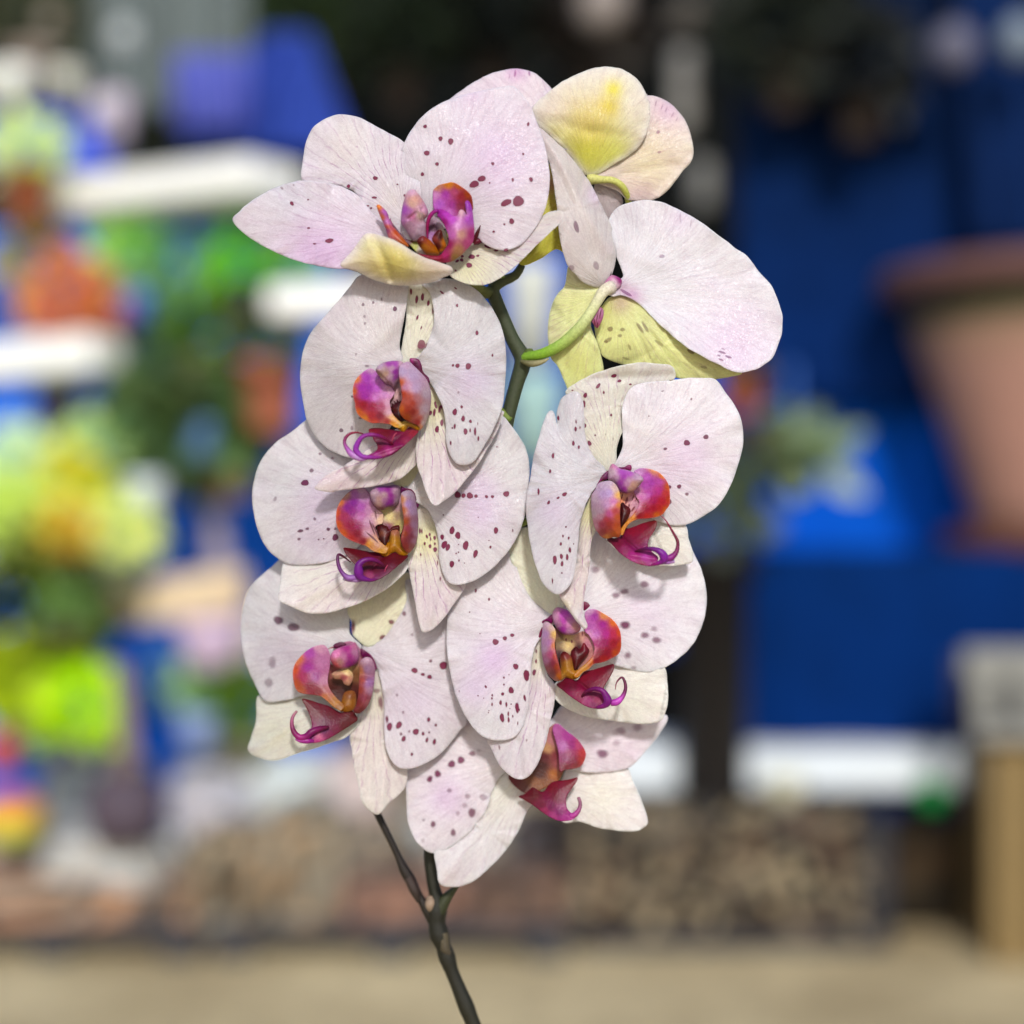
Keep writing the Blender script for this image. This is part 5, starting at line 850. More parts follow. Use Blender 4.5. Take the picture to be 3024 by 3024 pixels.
# ------------------------------------------------------------------ flower 7
f = flower("lowest bloom of all, its lip half hidden under a hanging sepal", "H",
           [(578, 636, -80, 24), (800, 600, -80, 24), (1000, 480, -65, 28), (1100, 390, -38, 30)], -150,
           cols=((60, 76, 30), (90, 110, 40)))
Z = -150
pt(f, "H", [(1150, 250), (1230, 120), (1300, 60), (1500, 100), (1700, 110), (1872, 120), (1835, 220), (1765, 310), (1695, 390), (1640, 425), (1500, 450), (1380, 440), (1280, 420), (1180, 350)], [(1200, 200, -10), (1870, 130, -25), (1500, 440, -10)], Z, bulge=10, base=(1130, 320), tip=(1800, 250), vein=.05, col=(240, 228, 232), blobs=[(1650, 300, 200, (234, 210, 222), .5)],
    spots=[(1505, 340, 26, 22, 0, .6), (1610, 208, 24, 18, 0, .35), (1705, 190, 26, 18, 0, .35), (1585, 280, 20, 16, 0, .25)], spotcol=(140, 60, 110), soft=6)
sep(f, "H", [(1250, 560), (1300, 430), (1390, 400), (1500, 420), (1640, 415), (1682, 500), (1722, 590), (1765, 722), (1735, 765), (1680, 783), (1580, 778), (1480, 762), (1380, 728), (1280, 730), (1240, 650)], [(1270, 600, -10), (1750, 730, 0), (1640, 420, -25)], Z, bulge=8, base=(1150, 480), tip=(1740, 750), vein=.1, col=(236, 226, 222), blobs=[(1500, 580, 150, (236, 232, 200), .6)])
sep(f, "H", [(560, 850), (545, 910), (560, 1000), (577, 1082), (650, 1102), (760, 1072), (862, 990), (962, 882), (1032, 770), (1075, 670), (1130, 600), (1100, 520), (1020, 450), (940, 430), (880, 520), (780, 700), (680, 800)],
    [(1080, 500, -10), (580, 1090, 20), (950, 850, 0), (800, 800, 0)], Z, bulge=8, base=(1100, 420), tip=(600, 1090), vein=.3, col=(226, 218, 218), blobs=[(900, 560, 150, (234, 230, 200), .7), (620, 1060, 80, (232, 214, 216), .5)], ridges=[(960, 500, 640, 1000, 6, 40)])
pt(f, "H", [(420, 380), (395, 440), (385, 540), (387, 650), (397, 740), (430, 822), (475, 875), (535, 908), (610, 890), (700, 830), (790, 740), (850, 640), (890, 520), (960, 440), (1100, 360), (1080, 300), (900, 150), (740, 120), (560, 250)],
    [(420, 400, -20), (390, 650, 0), (540, 905, 15), (1080, 340, -5), (850, 620, 10), (650, 500, 12)], Z, bulge=10, base=(1100, 350), tip=(480, 800), vein=.12, col=(230, 218, 222), blobs=[(620, 580, 120, (222, 186, 224), .5), (850, 400, 130, (234, 224, 220), .4)],
    spots=[(520, 484, 13, 17, 20, .85), (565, 454, 17, 17, 0, .85), (645, 399, 19, 18, -20, .85), (698, 376, 20, 18, -10, .85), (762, 339, 17, 14, -10, .55), (800, 322, 10, 9, 0, .3), (632, 549, 12, 12, 0, .4), (735, 582, 14, 14, 0, .3), (825, 588, 20, 18, 0, .3), (720, 635, 14, 14, 0, .25), (760, 676, 20, 24, 10, .6), (680, 680, 12, 12, 0, .25), (654, 790, 14, 18, 10, .6), (539, 742, 13, 15, 0, .65), (485, 718, 8, 8, 0, .3), (480, 835, 10, 12, 0, .2)], soft=3, spotcol=(130, 36, 88))
bit("lip_throat", f, "L7", [(760, 500), (850, 300), (950, 200), (1100, 100), (1180, 300), (1280, 600), (1260, 850), (1150, 1100), (900, 1250), (600, 1350), (400, 1250), (250, 1050), (400, 900)], [(1100, 200, 18), (900, 700, 12), (500, 1250, 22), (1150, 1000, 18)], Z, bulge=-5,
    cpts=[(950, 550, (222, 186, 140)), (1050, 400, (214, 160, 160)), (1150, 800, (176, 106, 110)), (850, 850, (96, 28, 20)), (800, 1000, (100, 40, 14)), (900, 700, (130, 60, 50)), (1100, 680, (160, 80, 70)), (1050, 1000, (190, 130, 60)), (750, 1150, (160, 106, 40)), (850, 1200, (160, 106, 26)), (350, 1130, (130, 40, 30)), (500, 1280, (140, 86, 50))])
lobe(f, "L7", [(1060, 130), (1150, 110), (1300, 240), (1450, 350), (1560, 480), (1630, 620), (1610, 750), (1530, 870), (1400, 910), (1250, 930), (1170, 960), (1150, 800), (1140, 600), (1090, 400), (1040, 230)], [(1100, 120, 10), (1620, 650, 30), (1250, 930, 40), (1350, 600, 20)], Z, bulge=-4,
    cpts=[(1150, 180, (200, 120, 180)), (1300, 330, (190, 90, 170)), (1380, 480, (176, 56, 146)), (1500, 480, (200, 100, 140)), (1580, 620, (200, 80, 60)), (1560, 760, (186, 76, 36)), (1450, 860, (150, 50, 20)), (1300, 880, (140, 20, 30)), (1350, 650, (166, 36, 110)), (1400, 760, (150, 26, 60)), (1240, 500, (200, 140, 190)), (1280, 720, (160, 60, 120))])
mid(f, "L7", [(430, 1400), (550, 1350), (680, 1240), (800, 1300), (880, 1310), (980, 1180), (1080, 1130), (1250, 1110), (1400, 1080), (1480, 1060), (1470, 1130), (1380, 1260), (1300, 1380), (1280, 1500), (1300, 1620), (1380, 1700), (1460, 1740), (1380, 1820), (1200, 1840), (1050, 1800), (880, 1700), (720, 1580), (560, 1480)], [(440, 1400, 40), (1470, 1080, 55), (1300, 1830, 100), (900, 1450, 60)], Z, bulge=6,
    cpts=[(520, 1420, (126, 24, 30)), (700, 1380, (120, 20, 40)), (1050, 1250, (140, 16, 36)), (1350, 1150, (146, 32, 40)), (1100, 1400, (136, 16, 46)), (850, 1550, (136, 20, 50)), (1200, 1450, (150, 26, 70)), (1000, 1580, (140, 30, 80)), (900, 1640, (170, 60, 110)), (1150, 1680, (150, 36, 120)), (1050, 1740, (180, 80, 140)), (1250, 1780, (180, 60, 150)), (1400, 1770, (206, 100, 176)), (1230, 1600, (170, 60, 130))])
tube_multi("lip_tendril", f, "L7", [([(1500, 1420, 80, 30), (1530, 1520, 90, 34), (1510, 1630, 96, 38), (1440, 1720, 98, 48), (1350, 1750, 96, 50)], [(190, 150, 160), (170, 120, 140), (196, 100, 166), (206, 100, 180)])], Z)

# ------------------------------------------------------------------ the stem
DKG = (62, 70, 44)
def wp(pts): return [(x, y, z, r) for x, y, z, r in pts]
tube_multi("stem", plant, "W", [
    (wp([(985, 500, -70, 7), (972, 520, -66, 9), (945, 532, -62, 11), (930, 546, -60, 13), (938, 572, -60, 13), (952, 606, -60, 13), (968, 642, -60, 13.5), (985, 672, -60, 16), (986, 688, -60, 16), (976, 720, -60, 14), (965, 760, -60, 13.5), (956, 800, -62, 13), (946, 860, -70, 13), (930, 960, -90, 13),
         (905, 1120, -130, 13), (870, 1320, -185, 13), (830, 1520, -225, 13), (812, 1600, -235, 12), (816, 1660, -235, 12), (824, 1695, -235, 14), (825, 1715, -235, 20), (824, 1740, -235, 17), (829, 1765, -235, 20), (836, 1785, -235, 15), (843, 1806, -235, 17), (852, 1832, -235, 13.5), (866, 1866, -235, 14), (880, 1900, -235, 16), (892, 1930, -235, 14.5), (925, 2010, -235, 16)]),
     [(84, 88, 50), DKG, DKG, (66, 74, 46), DKG, DKG, (56, 68, 30), (46, 62, 18), (34, 35, 20), (30, 28, 18), (32, 30, 18), (38, 36, 20)]),  # later stops darkened to paint the shade on the lower stem
    (wp([(985, 678, -58, 12), (998, 672, -52, 15), (1006, 670, -48, 13)]), [DKG, (100, 118, 50)]),
    (wp([(932, 548, -58, 10), (918, 552, -50, 12), (905, 546, -40, 11), (890, 530, -20, 10)]), [DKG, (126, 130, 70), (150, 150, 80)])], 0, mat=M_STEM, n=140)
tube_multi("side_shoot", plant, "W", [
    (wp([(690, 1490, -225, 6), (712, 1535, -228, 7), (735, 1582, -230, 6.5), (752, 1618, -231, 7), (762, 1640, -232, 10), (775, 1662, -233, 11), (790, 1690, -234, 8), (806, 1716, -235, 11), (822, 1745, -236, 12)]), [(26, 20, 16), (30, 22, 18), (34, 24, 18), (32, 26, 18)])], 0, mat=M_STEM, n=50)
tube_multi("bract", plant, "W", [
    (wp([(828, 1720, -228, 14), (838, 1700, -226, 12), (850, 1685, -224, 8), (866, 1668, -222, 3)]), [(46, 50, 26), (60, 64, 34)]),
    (wp([(834, 1760, -226, 12), (840, 1790, -224, 11), (850, 1800, -222, 6)]), [(90, 80, 60), (70, 60, 44)]),
    (wp([(770, 1655, -226, 9), (782, 1680, -224, 10), (790, 1702, -224, 4)]), [(60, 44, 40), (50, 40, 34)])], 0, mat=M_STEM, n=24)
tube_multi("bud", plant, "W", [(wp([(812, 1690, -225, 5), (812, 1700, -222, 10), (812, 1710, -222, 10), (814, 1722, -225, 4)]), [(150, 126, 106), (160, 136, 116), (130, 110, 90)])], 0, mat=M_STEM, n=16)
# children were built in world coordinates; cancel the plant's own offset
for o in plant.children: o.matrix_parent_inverse = Matrix.Translation(-plant.location)

# ================================================================== THE MARKET STALL BEHIND (far out of focus)
M_BG = vc_mat("painted_surface", 0.6, 14, 0.15, 0.3, 0.004, 0.3)
M_CLOTH = vc_mat("woven_cloth", 0.9, 9, 0.35, 0.5, 0.01, 0.08)
M_LEAF = vc_mat("leaf_skin", 0.5, 30, 0.1, 0.3, 0.002, 0.4, 0.45, 1.45)
M_DARK = vc_mat('flat_dark_paint', 0.95, 3, 0.6, 0.2, 0.01, 0.0)
M_STONE = vc_mat("stone_skin", 0.8, 60, 0.5, 0.8, 0.004)

def at(px, py, d): return Vector(((px-966)/966*TAN*d, d, CAMZ-(py-966)/966*TAN*d))
def pxm(d): return TAN*d/966

class MB:
    def __init__(s): s.V = []; s.F = []; s.C = []
    def add(s, V, F, col):
        o = len(s.V); s.V += [tuple(v) for v in V]; s.F += [[i+o for i in f] for f in F]
        c = lin(col) if not isinstance(col, list) else None
        s.C += [c]*len(V) if c else [lin(x) for x in col]
        return s
    def box(s, c, sz, col, M=None, bev=0.004):
        x, y, z = sz[0]/2, sz[1]/2, sz[2]/2; b = min(bev, x*.4, y*.4, z*.4)
        V = []
        for sx in (-1, 1):
            for sy in (-1, 1):
                for szz in (-1, 1):
                    V += [Vector((sx*(x-b), sy*(y-b), szz*z)), Vector((sx*(x-b), sy*y, szz*(z-b))), Vector((sx*x, sy*(y-b), szz*(z-b)))]
        def k(a, b_, c_, j): return ((a*2+b_)*2+c_)*3+j
        F = []
        for a in (0, 1):
            F.append([k(a, 0, 0, 2), k(a, 1, 0, 2), k(a, 1, 1, 2), k(a, 0, 1, 2)]); F.append([k(0, a, 0, 1), k(1, a, 0, 1), k(1, a, 1, 1), k(0, a, 1, 1)]); F.append([k(0, 0, a, 0), k(1, 0, a, 0), k(1, 1, a, 0), k(0, 1, a, 0)])
        for a in (0, 1):
            for b_ in (0, 1):
                F.append([k(a, b_, 0, 2), k(a, b_, 0, 1), k(a, b_, 1, 1), k(a, b_, 1, 2)])
                F.append([k(a, 0, b_, 2), k(a, 0, b_, 0), k(a, 1, b_, 0), k(a, 1, b_, 2)])
                F.append([k(0, a, b_, 1), k(0, a, b_, 0), k(1, a, b_, 0), k(1, a, b_, 1)])
                for c_ in (0, 1): F.append([k(a, b_, c_, 0), k(a, b_, c_, 1), k(a, b_, c_, 2)])
        V = [(M @ v if M else v)+Vector(c) for v in V]
        return s.add(V, F, col)
    def lathe(s, c, prof, col, n=28, M=None):
        V = []; F = []; cols = []
        for i, p in enumerate(prof):
            for j in range(n):
                a = j/n*2*PI; v = Vector((p[0]*math.cos(a), p[0]*math.sin(a), p[1])); V.append((M @ v if M else v)+Vector(c))
                cols.append(p[2] if len(p) > 2 else col)
        for i in range(len(prof)-1):
            for j in range(n):
                j2 = (j+1) % n; F.append([i*n+j, i*n+j2, (i+1)*n+j2, (i+1)*n+j])
        return s.add(V, F, cols)
    def sack(s, c, sz, col, seed=0, M=None, p=0.45, mott=0.0):
        rng = np.random.RandomState(seed); n, m = 34, 20; V = []; F = []
        ph = rng.uniform(0, 6.3, 6)
        for i in range(m+1):
            v = -PI/2+PI*i/m
            for j in range(n):
                u = 2*PI*j/n
                cx, sx = math.cos(u), math.sin(u); cv, sv = math.cos(v), math.sin(v)
                f = lambda t: math.copysign(abs(t)**p, t)
                w_ = 1+.05*math.sin(5*u+ph[0]+3*v)+.04*math.sin(9*u+ph[1])*cv+.03*math.sin(14*v+ph[2]+u)
                q = Vector((sz[0]/2*f(cv)*f(cx)*w_, sz[1]/2*f(cv)*f(sx)*w_, sz[2]/2*f(sv)*(1+.04*math.sin(3*u+ph[3]))))
                V.append((M @ q if M else q)+Vector(c))
        for i in range(m):
            for j in range(n):
                j2 = (j+1) % n; F.append([i*n+j, i*n+j2, (i+1)*n+j2, (i+1)*n+j])
        if mott:
            g = rng.uniform(1-mott, 1+mott*.35, len(V)); tw = rng.uniform(-.08, .08, len(V))*mott*2
            col = [tuple(min(255, max(4, x*gg*(1+t_*q))) for x, q in zip(col, (1, 0, -1))) for gg, t_ in zip(g, tw)]
        return s.add(V, F, col)
    def leaves(s, c, rad, cols, n, L, seed=0, droop=0.0):
        rng = np.random.RandomState(seed)
        for i in range(n):
            d = rng.randn(3); d /= np.linalg.norm(d); r = rng.uniform(.35, 1)**.6
            p = Vector(c)+Vector((d[0]*rad[0]*r, d[1]*rad[1]*r, d[2]*rad[2]*r))
            dr = Vector((d[0]*.8+rng.randn()*.4, d[1]*.8+rng.randn()*.4, d[2]*.5+.3-droop+rng.randn()*.35)).normalized()
            sd_ = dr.cross(Vector(rng.randn(3))).normalized(); up = dr.cross(sd_)
            l = L*rng.uniform(.6, 1.3); w_ = l*rng.uniform(.22, .34)
            V = [p, p+dr*l*.35+sd_*w_+up*l*.05, p+dr*l*.75+sd_*w_*.7, p+dr*l-up*l*.12, p+dr*l*.75-sd_*w_*.7, p+dr*l*.35-sd_*w_+up*l*.05, p+dr*l*.45-up*l*.05]
            F = [[0, 1, 6], [1, 2, 6], [2, 3, 6], [3, 4, 6], [4, 5, 6], [5, 0, 6]]
            s.add(V, F, cols[rng.randint(len(cols))])
        return s
    def build(s, name, mat, parent=None, smooth=True):
        if len(s.V) <= 24 and len(s.F) >= 26: smooth = False
        o = mkmesh(name, np.array(s.V), s.F, [mat], parent, smooth, None, {"Col": ('FLOAT_COLOR', np.c_[np.array(s.C), np.ones(len(s.C))])},
                   origin=(parent.location if parent is not None else s.org if hasattr(s, 'org') else None))
        return o

def single(name, mb, mat, label, cat, org, group=None, smooth=True, kind=None):
    mb.org = org
    o = mb.build(name, mat, None, smooth); tag(o, label, cat, group, kind); return o

def thing(name, label, cat, loc, group=None):
    e = empty(name, loc); tag(e, label, cat, group); return e

# ground
def gmat():
    s = NT("sandy_ground"); tc = s.n("ShaderNodeTexCoord").outputs["Object"]
    c = s.mix(s.ramp(s.noise(tc, 1.7, 4, 0.6), 0.3, 0.7), lin((188, 166, 124)), lin((236, 214, 166)))
    c = s.mix(s.math('MULTIPLY', s.ramp(s.noise(tc, 12, 4, 0.7), 0.45, 0.7), 0.35), c, lin((112, 96, 72)))
    b = s.n("ShaderNodeBump"); b.inputs["Distance"].default_value = 0.01; s.l(s.noise(tc, 60, 4, .7), b.inputs["Height"])
    p = s.n("ShaderNodeBsdfPrincipled"); s.l(c, p.inputs["Base Color"]); s.l(b.outputs[0], p.inputs["Normal"]); p.inputs["Roughness"].default_value = 0.9
    s.l(p.outputs[0], s.out.inputs[0]); return s.m
g = mkmesh("ground", [(-60, -30, 0), (60, -30, 0), (60, 90, 0), (-60, 90, 0)], [[0, 1, 2, 3]], [gmat()], None, False)
g["kind"] = "structure"

def cloth(name, label, cat, x0, x1, y0, y1, d, col, folds=9, amp=0.035, seed=0, shape=None, th=0.004, group=None, col2=None):
    rng = np.random.RandomState(seed); nx, ny = 90, 24; V = []; ph = rng.uniform(0, 6.3, 4); cs = []
    A, B = at(x0, y0, d), at(x1, y1, d)
    for side in (0, 1):
        for i in range(ny+1):
            for j in range(nx+1):
                u, v = j/nx, i/ny
                X = A.x+(B.x-A.x)*u; Zz = A.z+(B.z-A.z)*v
                if shape: X, Zz = shape(u, v, A, B)
                Y = d+amp*(math.sin(folds*2*PI*u+ph[0]+.8*math.sin(3*v+ph[1]))+.5*math.sin(folds*3.3*u+ph[2]+v))*(.35+.65*v)+side*th
                V.append((X, Y, Zz)); cs.append(col if not col2 else tuple(col[k]*(1-v)+col2[k]*v for k in range(3)))
    F = []; N = (nx+1)*(ny+1)
    for i in range(ny):
        for j in range(nx):
            a = i*(nx+1)+j; F.append([a, a+nx+1, a+nx+2, a+1]); F.append([a+N, a+1+N, a+nx+2+N, a+nx+1+N])
    for i in range(ny):
        for j in (0, nx):
            a = i*(nx+1)+j; b_ = a+nx+1; F.append([a, a+N, b_+N, b_] if j == 0 else [a, b_, b_+N, a+N])
    for j in range(nx):
        for i in (0, ny):
            a = i*(nx+1)+j; F.append([a, a+1, a+1+N, a+N] if i == 0 else [a, a+N, a+1+N, a+1])
    mb = MB(); mb.add([Vector(v) for v in V], F, cs)
    return single(name, mb, M_CLOTH, label, cat, (A+B)/2, group)

def wallbox(name, label, x0, x1, y0, d, col, thick=0.12, cat="wall"):
    A = at(x0, y0, d); B = at(x1, y0, d); h = A.z
    mb = MB().box(((A.x+B.x)/2, d+thick/2, h/2), (B.x-A.x, thick, h), col)
    return single(name, mb, M_DARK, label, cat, ((A.x+B.x)/2, d, 0), smooth=False)

wallbox("stall_wall", "dark wall closing off the stall behind all the goods and cloths", 480, 4600, -420, 6.9, (24, 26, 26), cat="wall")
wallbox("stall_wall", "olive grey wall behind the upper shelves on the left", -3200, 474, -420, 6.6, (62, 68, 58))

# blue cloths
cloth("hanging_cloth", "dark curtain over the upper right, painted as the shaded blue tarp, above the urn", "curtain", 1392, 2700, -420, 760, 5.05, (6, 16, 32), 5, .03, 1, col2=(4, 40, 100))  # dark gradient paints the shade over the upper part of the blue tarp
cloth("hanging_cloth", "slim royal blue cloth strip hanging in front of the dark curtain", "cloth", 1775, 1950, -420, 470, 4.9, (14, 40, 88), 2, .03, 2,
      shape=lambda u, v, A, B: (A.x+(B.x-A.x)*(u*.8+.35*v), A.z+(B.z-A.z)*v))
cloth("hanging_cloth", "bright blue tarp stretched behind the leafy planter and the urn", "tarp", 1240, 2700, 640, 1230, 5.2, (6, 90, 210), 9, .03, 3)
cloth("hanging_cloth", "large vivid blue tarp behind the plants on the left", "tarp", -700, 640, 430, 1560, 5.6, (34, 112, 232), 10, .03, 4)
cloth("hanging_cloth", "violet blue tarp peaked like a tent, up on the left", "tarp", 325, 672, 60, 285, 5.2, (52, 76, 168), 4, .03, 5,
      shape=lambda u, v, A, B: (A.x+(B.x-A.x)*(u*(.25+.75*v)+(1-v)*.5), A.z+(B.z-A.z)*v))
cloth("hanging_cloth", "small lavender blue cloth drooping left of the tent peaked tarp", "cloth", 330, 470, 100, 240, 5.1, (96, 104, 190), 3, .03, 6)
cloth("hanging_cloth", "electric blue cloth laid below the white pots at the upper left", "cloth", -200, 208, 205, 318, 4.9, (78, 104, 236), 4, .03, 7)
cloth("hanging_cloth", "pale grey sheet hung high over the left shelves", "sheet", 175, 470, -300, 215, 5.8, (112, 122, 122), 5, .03, 8)

# draped table on the right; its dark blue paints the shade there
t = thing("display_table", "tall table draped to the ground in blue cloth painted dark as shade, under the urn", "table", at(1840, 1700, 4.75)*1.0)
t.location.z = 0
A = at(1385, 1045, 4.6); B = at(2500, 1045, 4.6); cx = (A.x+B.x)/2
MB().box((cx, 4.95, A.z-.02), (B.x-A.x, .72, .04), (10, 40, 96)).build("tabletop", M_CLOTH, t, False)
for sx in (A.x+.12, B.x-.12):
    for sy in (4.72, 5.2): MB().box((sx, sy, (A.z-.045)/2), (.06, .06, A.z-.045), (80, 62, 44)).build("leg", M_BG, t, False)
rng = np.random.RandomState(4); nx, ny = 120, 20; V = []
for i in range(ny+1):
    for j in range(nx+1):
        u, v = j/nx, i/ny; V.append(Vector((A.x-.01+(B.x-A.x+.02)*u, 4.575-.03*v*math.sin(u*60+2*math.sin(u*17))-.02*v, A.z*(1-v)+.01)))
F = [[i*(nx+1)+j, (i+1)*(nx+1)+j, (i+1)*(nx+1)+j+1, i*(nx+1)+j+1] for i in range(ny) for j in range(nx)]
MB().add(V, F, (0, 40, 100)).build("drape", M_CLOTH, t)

# the urn
U = at(1955, 1010, 4.80); k = pxm(4.52); U.z = A.z+.003; U.y = 4.80
k = pxm(4.80)
um = Matrix.Rotation(math.radians(-3), 3, 'Y')
e = thing("urn", "tall tapered clay urn with a brown rim standing on the draped table", "urn", U)
prof = [(150*k, 26*k), (112*k, 62*k, (100, 66, 50)), (120*k, 100*k, (160, 120, 106)), (150*k, 220*k, (166, 124, 110)), (186*k, 350*k, (166, 126, 112)), (208*k, 420*k, (150, 120, 100)), (212*k, 434*k, (70, 66, 44)), (220*k, 470*k, (46, 54, 34)), (226*k, 482*k, (100, 74, 62))]
MB().lathe(U, prof, (170, 140, 120), 40, um).build("body", M_BG, e)
MB().lathe(U, [(0, 0), (170*k, 0), (180*k, 20*k), (176*k, 44*k), (150*k, 50*k), (0, 46*k)], (90, 52, 40), 40, um).build("saucer", M_BG, e)
MB().lathe(U, [(224*k, 482*k), (262*k, 498*k), (270*k, 520*k), (262*k, 540*k), (240*k, 538*k), (226*k, 500*k), (0, 492*k)], (104, 74, 72), 40, um).build("rim", M_BG, e)

def pot(mb, c, r, h, col):
    return mb.lathe(c, [(0, 0), (r*.68, 0), (r*.72, h*.05), (r*.94, h*.82), (r*1.06, h*.83), (r*1.08, h), (r*.98, h), (r*.94, h*.9), (0, h*.88)], col)

def plant_pot(px, py, d, r, cols, label, n=160, L=.06, potcol=(150, 84, 54), seed=0, aspect=1.0, poth=.14, potr=.07, cat="potted plant", group=None, name="potted_plant", droop=0., flowers=None, support=None):
    r *= 1.14; n = int(n*1.15)
    c = at(px, py, d); k = pxm(d); R = r*k
    b = c-Vector((0, 0, R*aspect*.75+poth))
    e = thing(name, label, cat, b, group)
    pot(MB(), b, potr, poth, potcol).build("pot", M_BG, e)
    MB().leaves(c, (R, R*.8, R*aspect), cols, n, L, seed, droop).build("foliage", M_LEAF, e)
    if flowers: MB().leaves(c, (R*1.02, R*.85, R*aspect*1.02), flowers, n//2, L*.8, seed+50).build("blossom", M_LEAF, e)
    return e

LATER = []
# leafy planter at the edge of the table
P0 = at(1345, 1420, 4.42); k = pxm(4.42); P0.z = 0
e = thing("tall_planter", "tall black planter with loose green leaves, left of the draped table", "planter", P0)
H = at(1345, 1030, 4.42).z
MB().lathe(P0, [(0, 0), (.075, 0), (.08, .03), (.098, H-.05), (.112, H-.05), (.112, H), (.1, H), (.095, H-.03), (0, H-.03)], (34, 31, 31), 24).build("planter", M_BG, e)
MB().leaves(at(1345, 985, 4.42), (.11, .1, .1), [(92, 104, 92), (70, 84, 60), (100, 120, 84)], 90, .1, 11).build("foliage", M_LEAF, e)
MB().leaves(at(1425, 870, 4.42), (.09, .07, .08), [(84, 100, 70), (60, 76, 44), (90, 66, 40)], 70, .1, 12).build("foliage", M_LEAF, e)
MB().leaves(at(1515, 868, 4.42), (.07, .05, .035), [(170, 184, 150), (150, 170, 130)], 40, .11, 13).build("foliage", M_LEAF, e)
tube_e = MB()
V, F, CO = tube_geo(np.array([at(1350, 1040, 4.42), at(1365, 960, 4.42), at(1410, 890, 4.42), at(1500, 870, 4.42)]), [.008]*4, [lin((80, 90, 50))]*4)
tube_e.V += [tuple(v) for v in V]; tube_e.F += F; tube_e.C += [tuple(c) for c in CO]; tube_e.build("stem", M_LEAF, e)
plant_pot(1400, 700, 5.0, 26, [(96, 90, 50), (120, 100, 60)], "small orange clay pot hanging beside the bright blue tarp", 40, .05, (186, 100, 56), 14, poth=.09, potr=.06, name="hanging_pot", cat="hanging pot")
cloth("hanging_cloth", "light blue cloth scrap hanging next to the small orange pot", "cloth", 1412, 1500, 690, 800, 5.05, (74, 118, 204), 2, .02, 9)

# upright pale posts and pillar
def post(label, pts, d, r, col, name="post", cat="post"):
    mb = MB(); P = [at(x, y, d) for x, y in pts]
    V, F, CO = tube_geo(np.array(P), [r]*len(P), [lin(col)]*len(P), 14)
    mb.V += [tuple(v) for v in V]; mb.F += F; mb.C += [tuple(c) for c in CO]
    return single(name, mb, M_BG, label, cat, P[-1])
for y0, y1, x, c_, l_ in ((95, 255, 1290, (140, 138, 134), "tall pale grey cylinder lamp hung right of the topmost bloom"), (300, 395, 1326, (116, 116, 114), "shorter grey cylinder lamp hung below the tall one")):
    p0, p1 = at(x, y1, 5.1), at(x, y0, 5.1); hh = p1.z-p0.z
    e = thing("lantern", l_, "lantern", p0)
    MB().lathe(p0, [(0, 0), (.03, .004), (.036, hh*.1), (.036, hh*.9), (.03, hh-.004), (0, hh)], c_).build("shade", M_BG, e)
    MB().box(p1+Vector((0, 0, .25)), (.006, .006, .5), (40, 40, 40)).build("cord", M_BG, e)
cloth("hanging_cloth", "narrow blue cloth added for the blue light fringe beside the upper stem", "cloth", 925, 1085, 470, 930, 5.3, (30, 96, 210), 3, .02, 17)  # added sheet, painting the blue light fringe at the stem's edges
for (x, y, d_, r, c, l) in ((1138, 10, 5.2, 48, (150, 140, 134), "grey round lantern hung above the topmost bloom"), (1300, 30, 5.2, 36, (92, 86, 78), "dim brown round lantern hung top centre right"),
                            (1800, 90, 4.7, 42, (104, 104, 124), "greyish round lantern hung before the dark curtain"), (1925, 75, 4.7, 40, (126, 140, 156), "pale blue round lantern at the top right corner")):
    c0 = at(x, y, d_); R = r*pxm(d_)
    e = thing("lantern", l, "lantern", c0)
    MB().lathe(c0, [(R*math.sin(a)*(1 if .3 < a < 2.85 else .8), -R*1.1*math.cos(a)) for a in np.linspace(0.01, PI-.01, 14)], c).build("shade", M_BG, e)
    MB().box(c0+Vector((0, 0, R*1.1+.2)), (.006, .006, .4), (40, 40, 40)).build("cord", M_BG, e)

for (x, y, r, cs, l) in ((760, 60, 90, [(52, 64, 46), (30, 36, 30)], "blackish green shrub above the left petals of the topmost bloom"), (930, 20, 90, [(40, 46, 38), (24, 28, 26)], "blackish shrub high above the middle of the spray"),
                         (1120, 60, 80, [(44, 36, 34), (60, 54, 48)], "brownish black shrub above the topmost bloom"), (1480, 40, 100, [(40, 48, 42), (56, 60, 50)], "dim grey green shrub before the dark curtain"), (1620, 120, 70, [(38, 44, 48), (50, 52, 52)], "dim grey shrub hanging before the dark curtain")):
    LATER.append((x, y, 5.9 if x < 1300 else 4.85, r, cs, l))
for x, y, d_, r_, c_, l_ in ((235, 70, 5.4, 26, (190, 196, 196), "pale grey lamp on the grey sheet"), (190, 205, 4.8, 24, (222, 214, 226), "whitish lamp beside the lilac pot"), (95, 40, 5.4, 20, (150, 140, 126), "beige lamp in the upper left corner")):
    c0 = at(x, y, d_); R = r_*pxm(d_); e = thing("lantern", l_, "lantern", c0)
    MB().lathe(c0, [(R*math.sin(a), -R*1.1*math.cos(a)) for a in np.linspace(0.01, PI-.01, 14)], c_).build("shade", M_BG, e)
    MB().box(c0+Vector((0, 0, R*1.1+.2)), (.006, .006, .4), (40, 40, 40)).build("cord", M_BG, e)

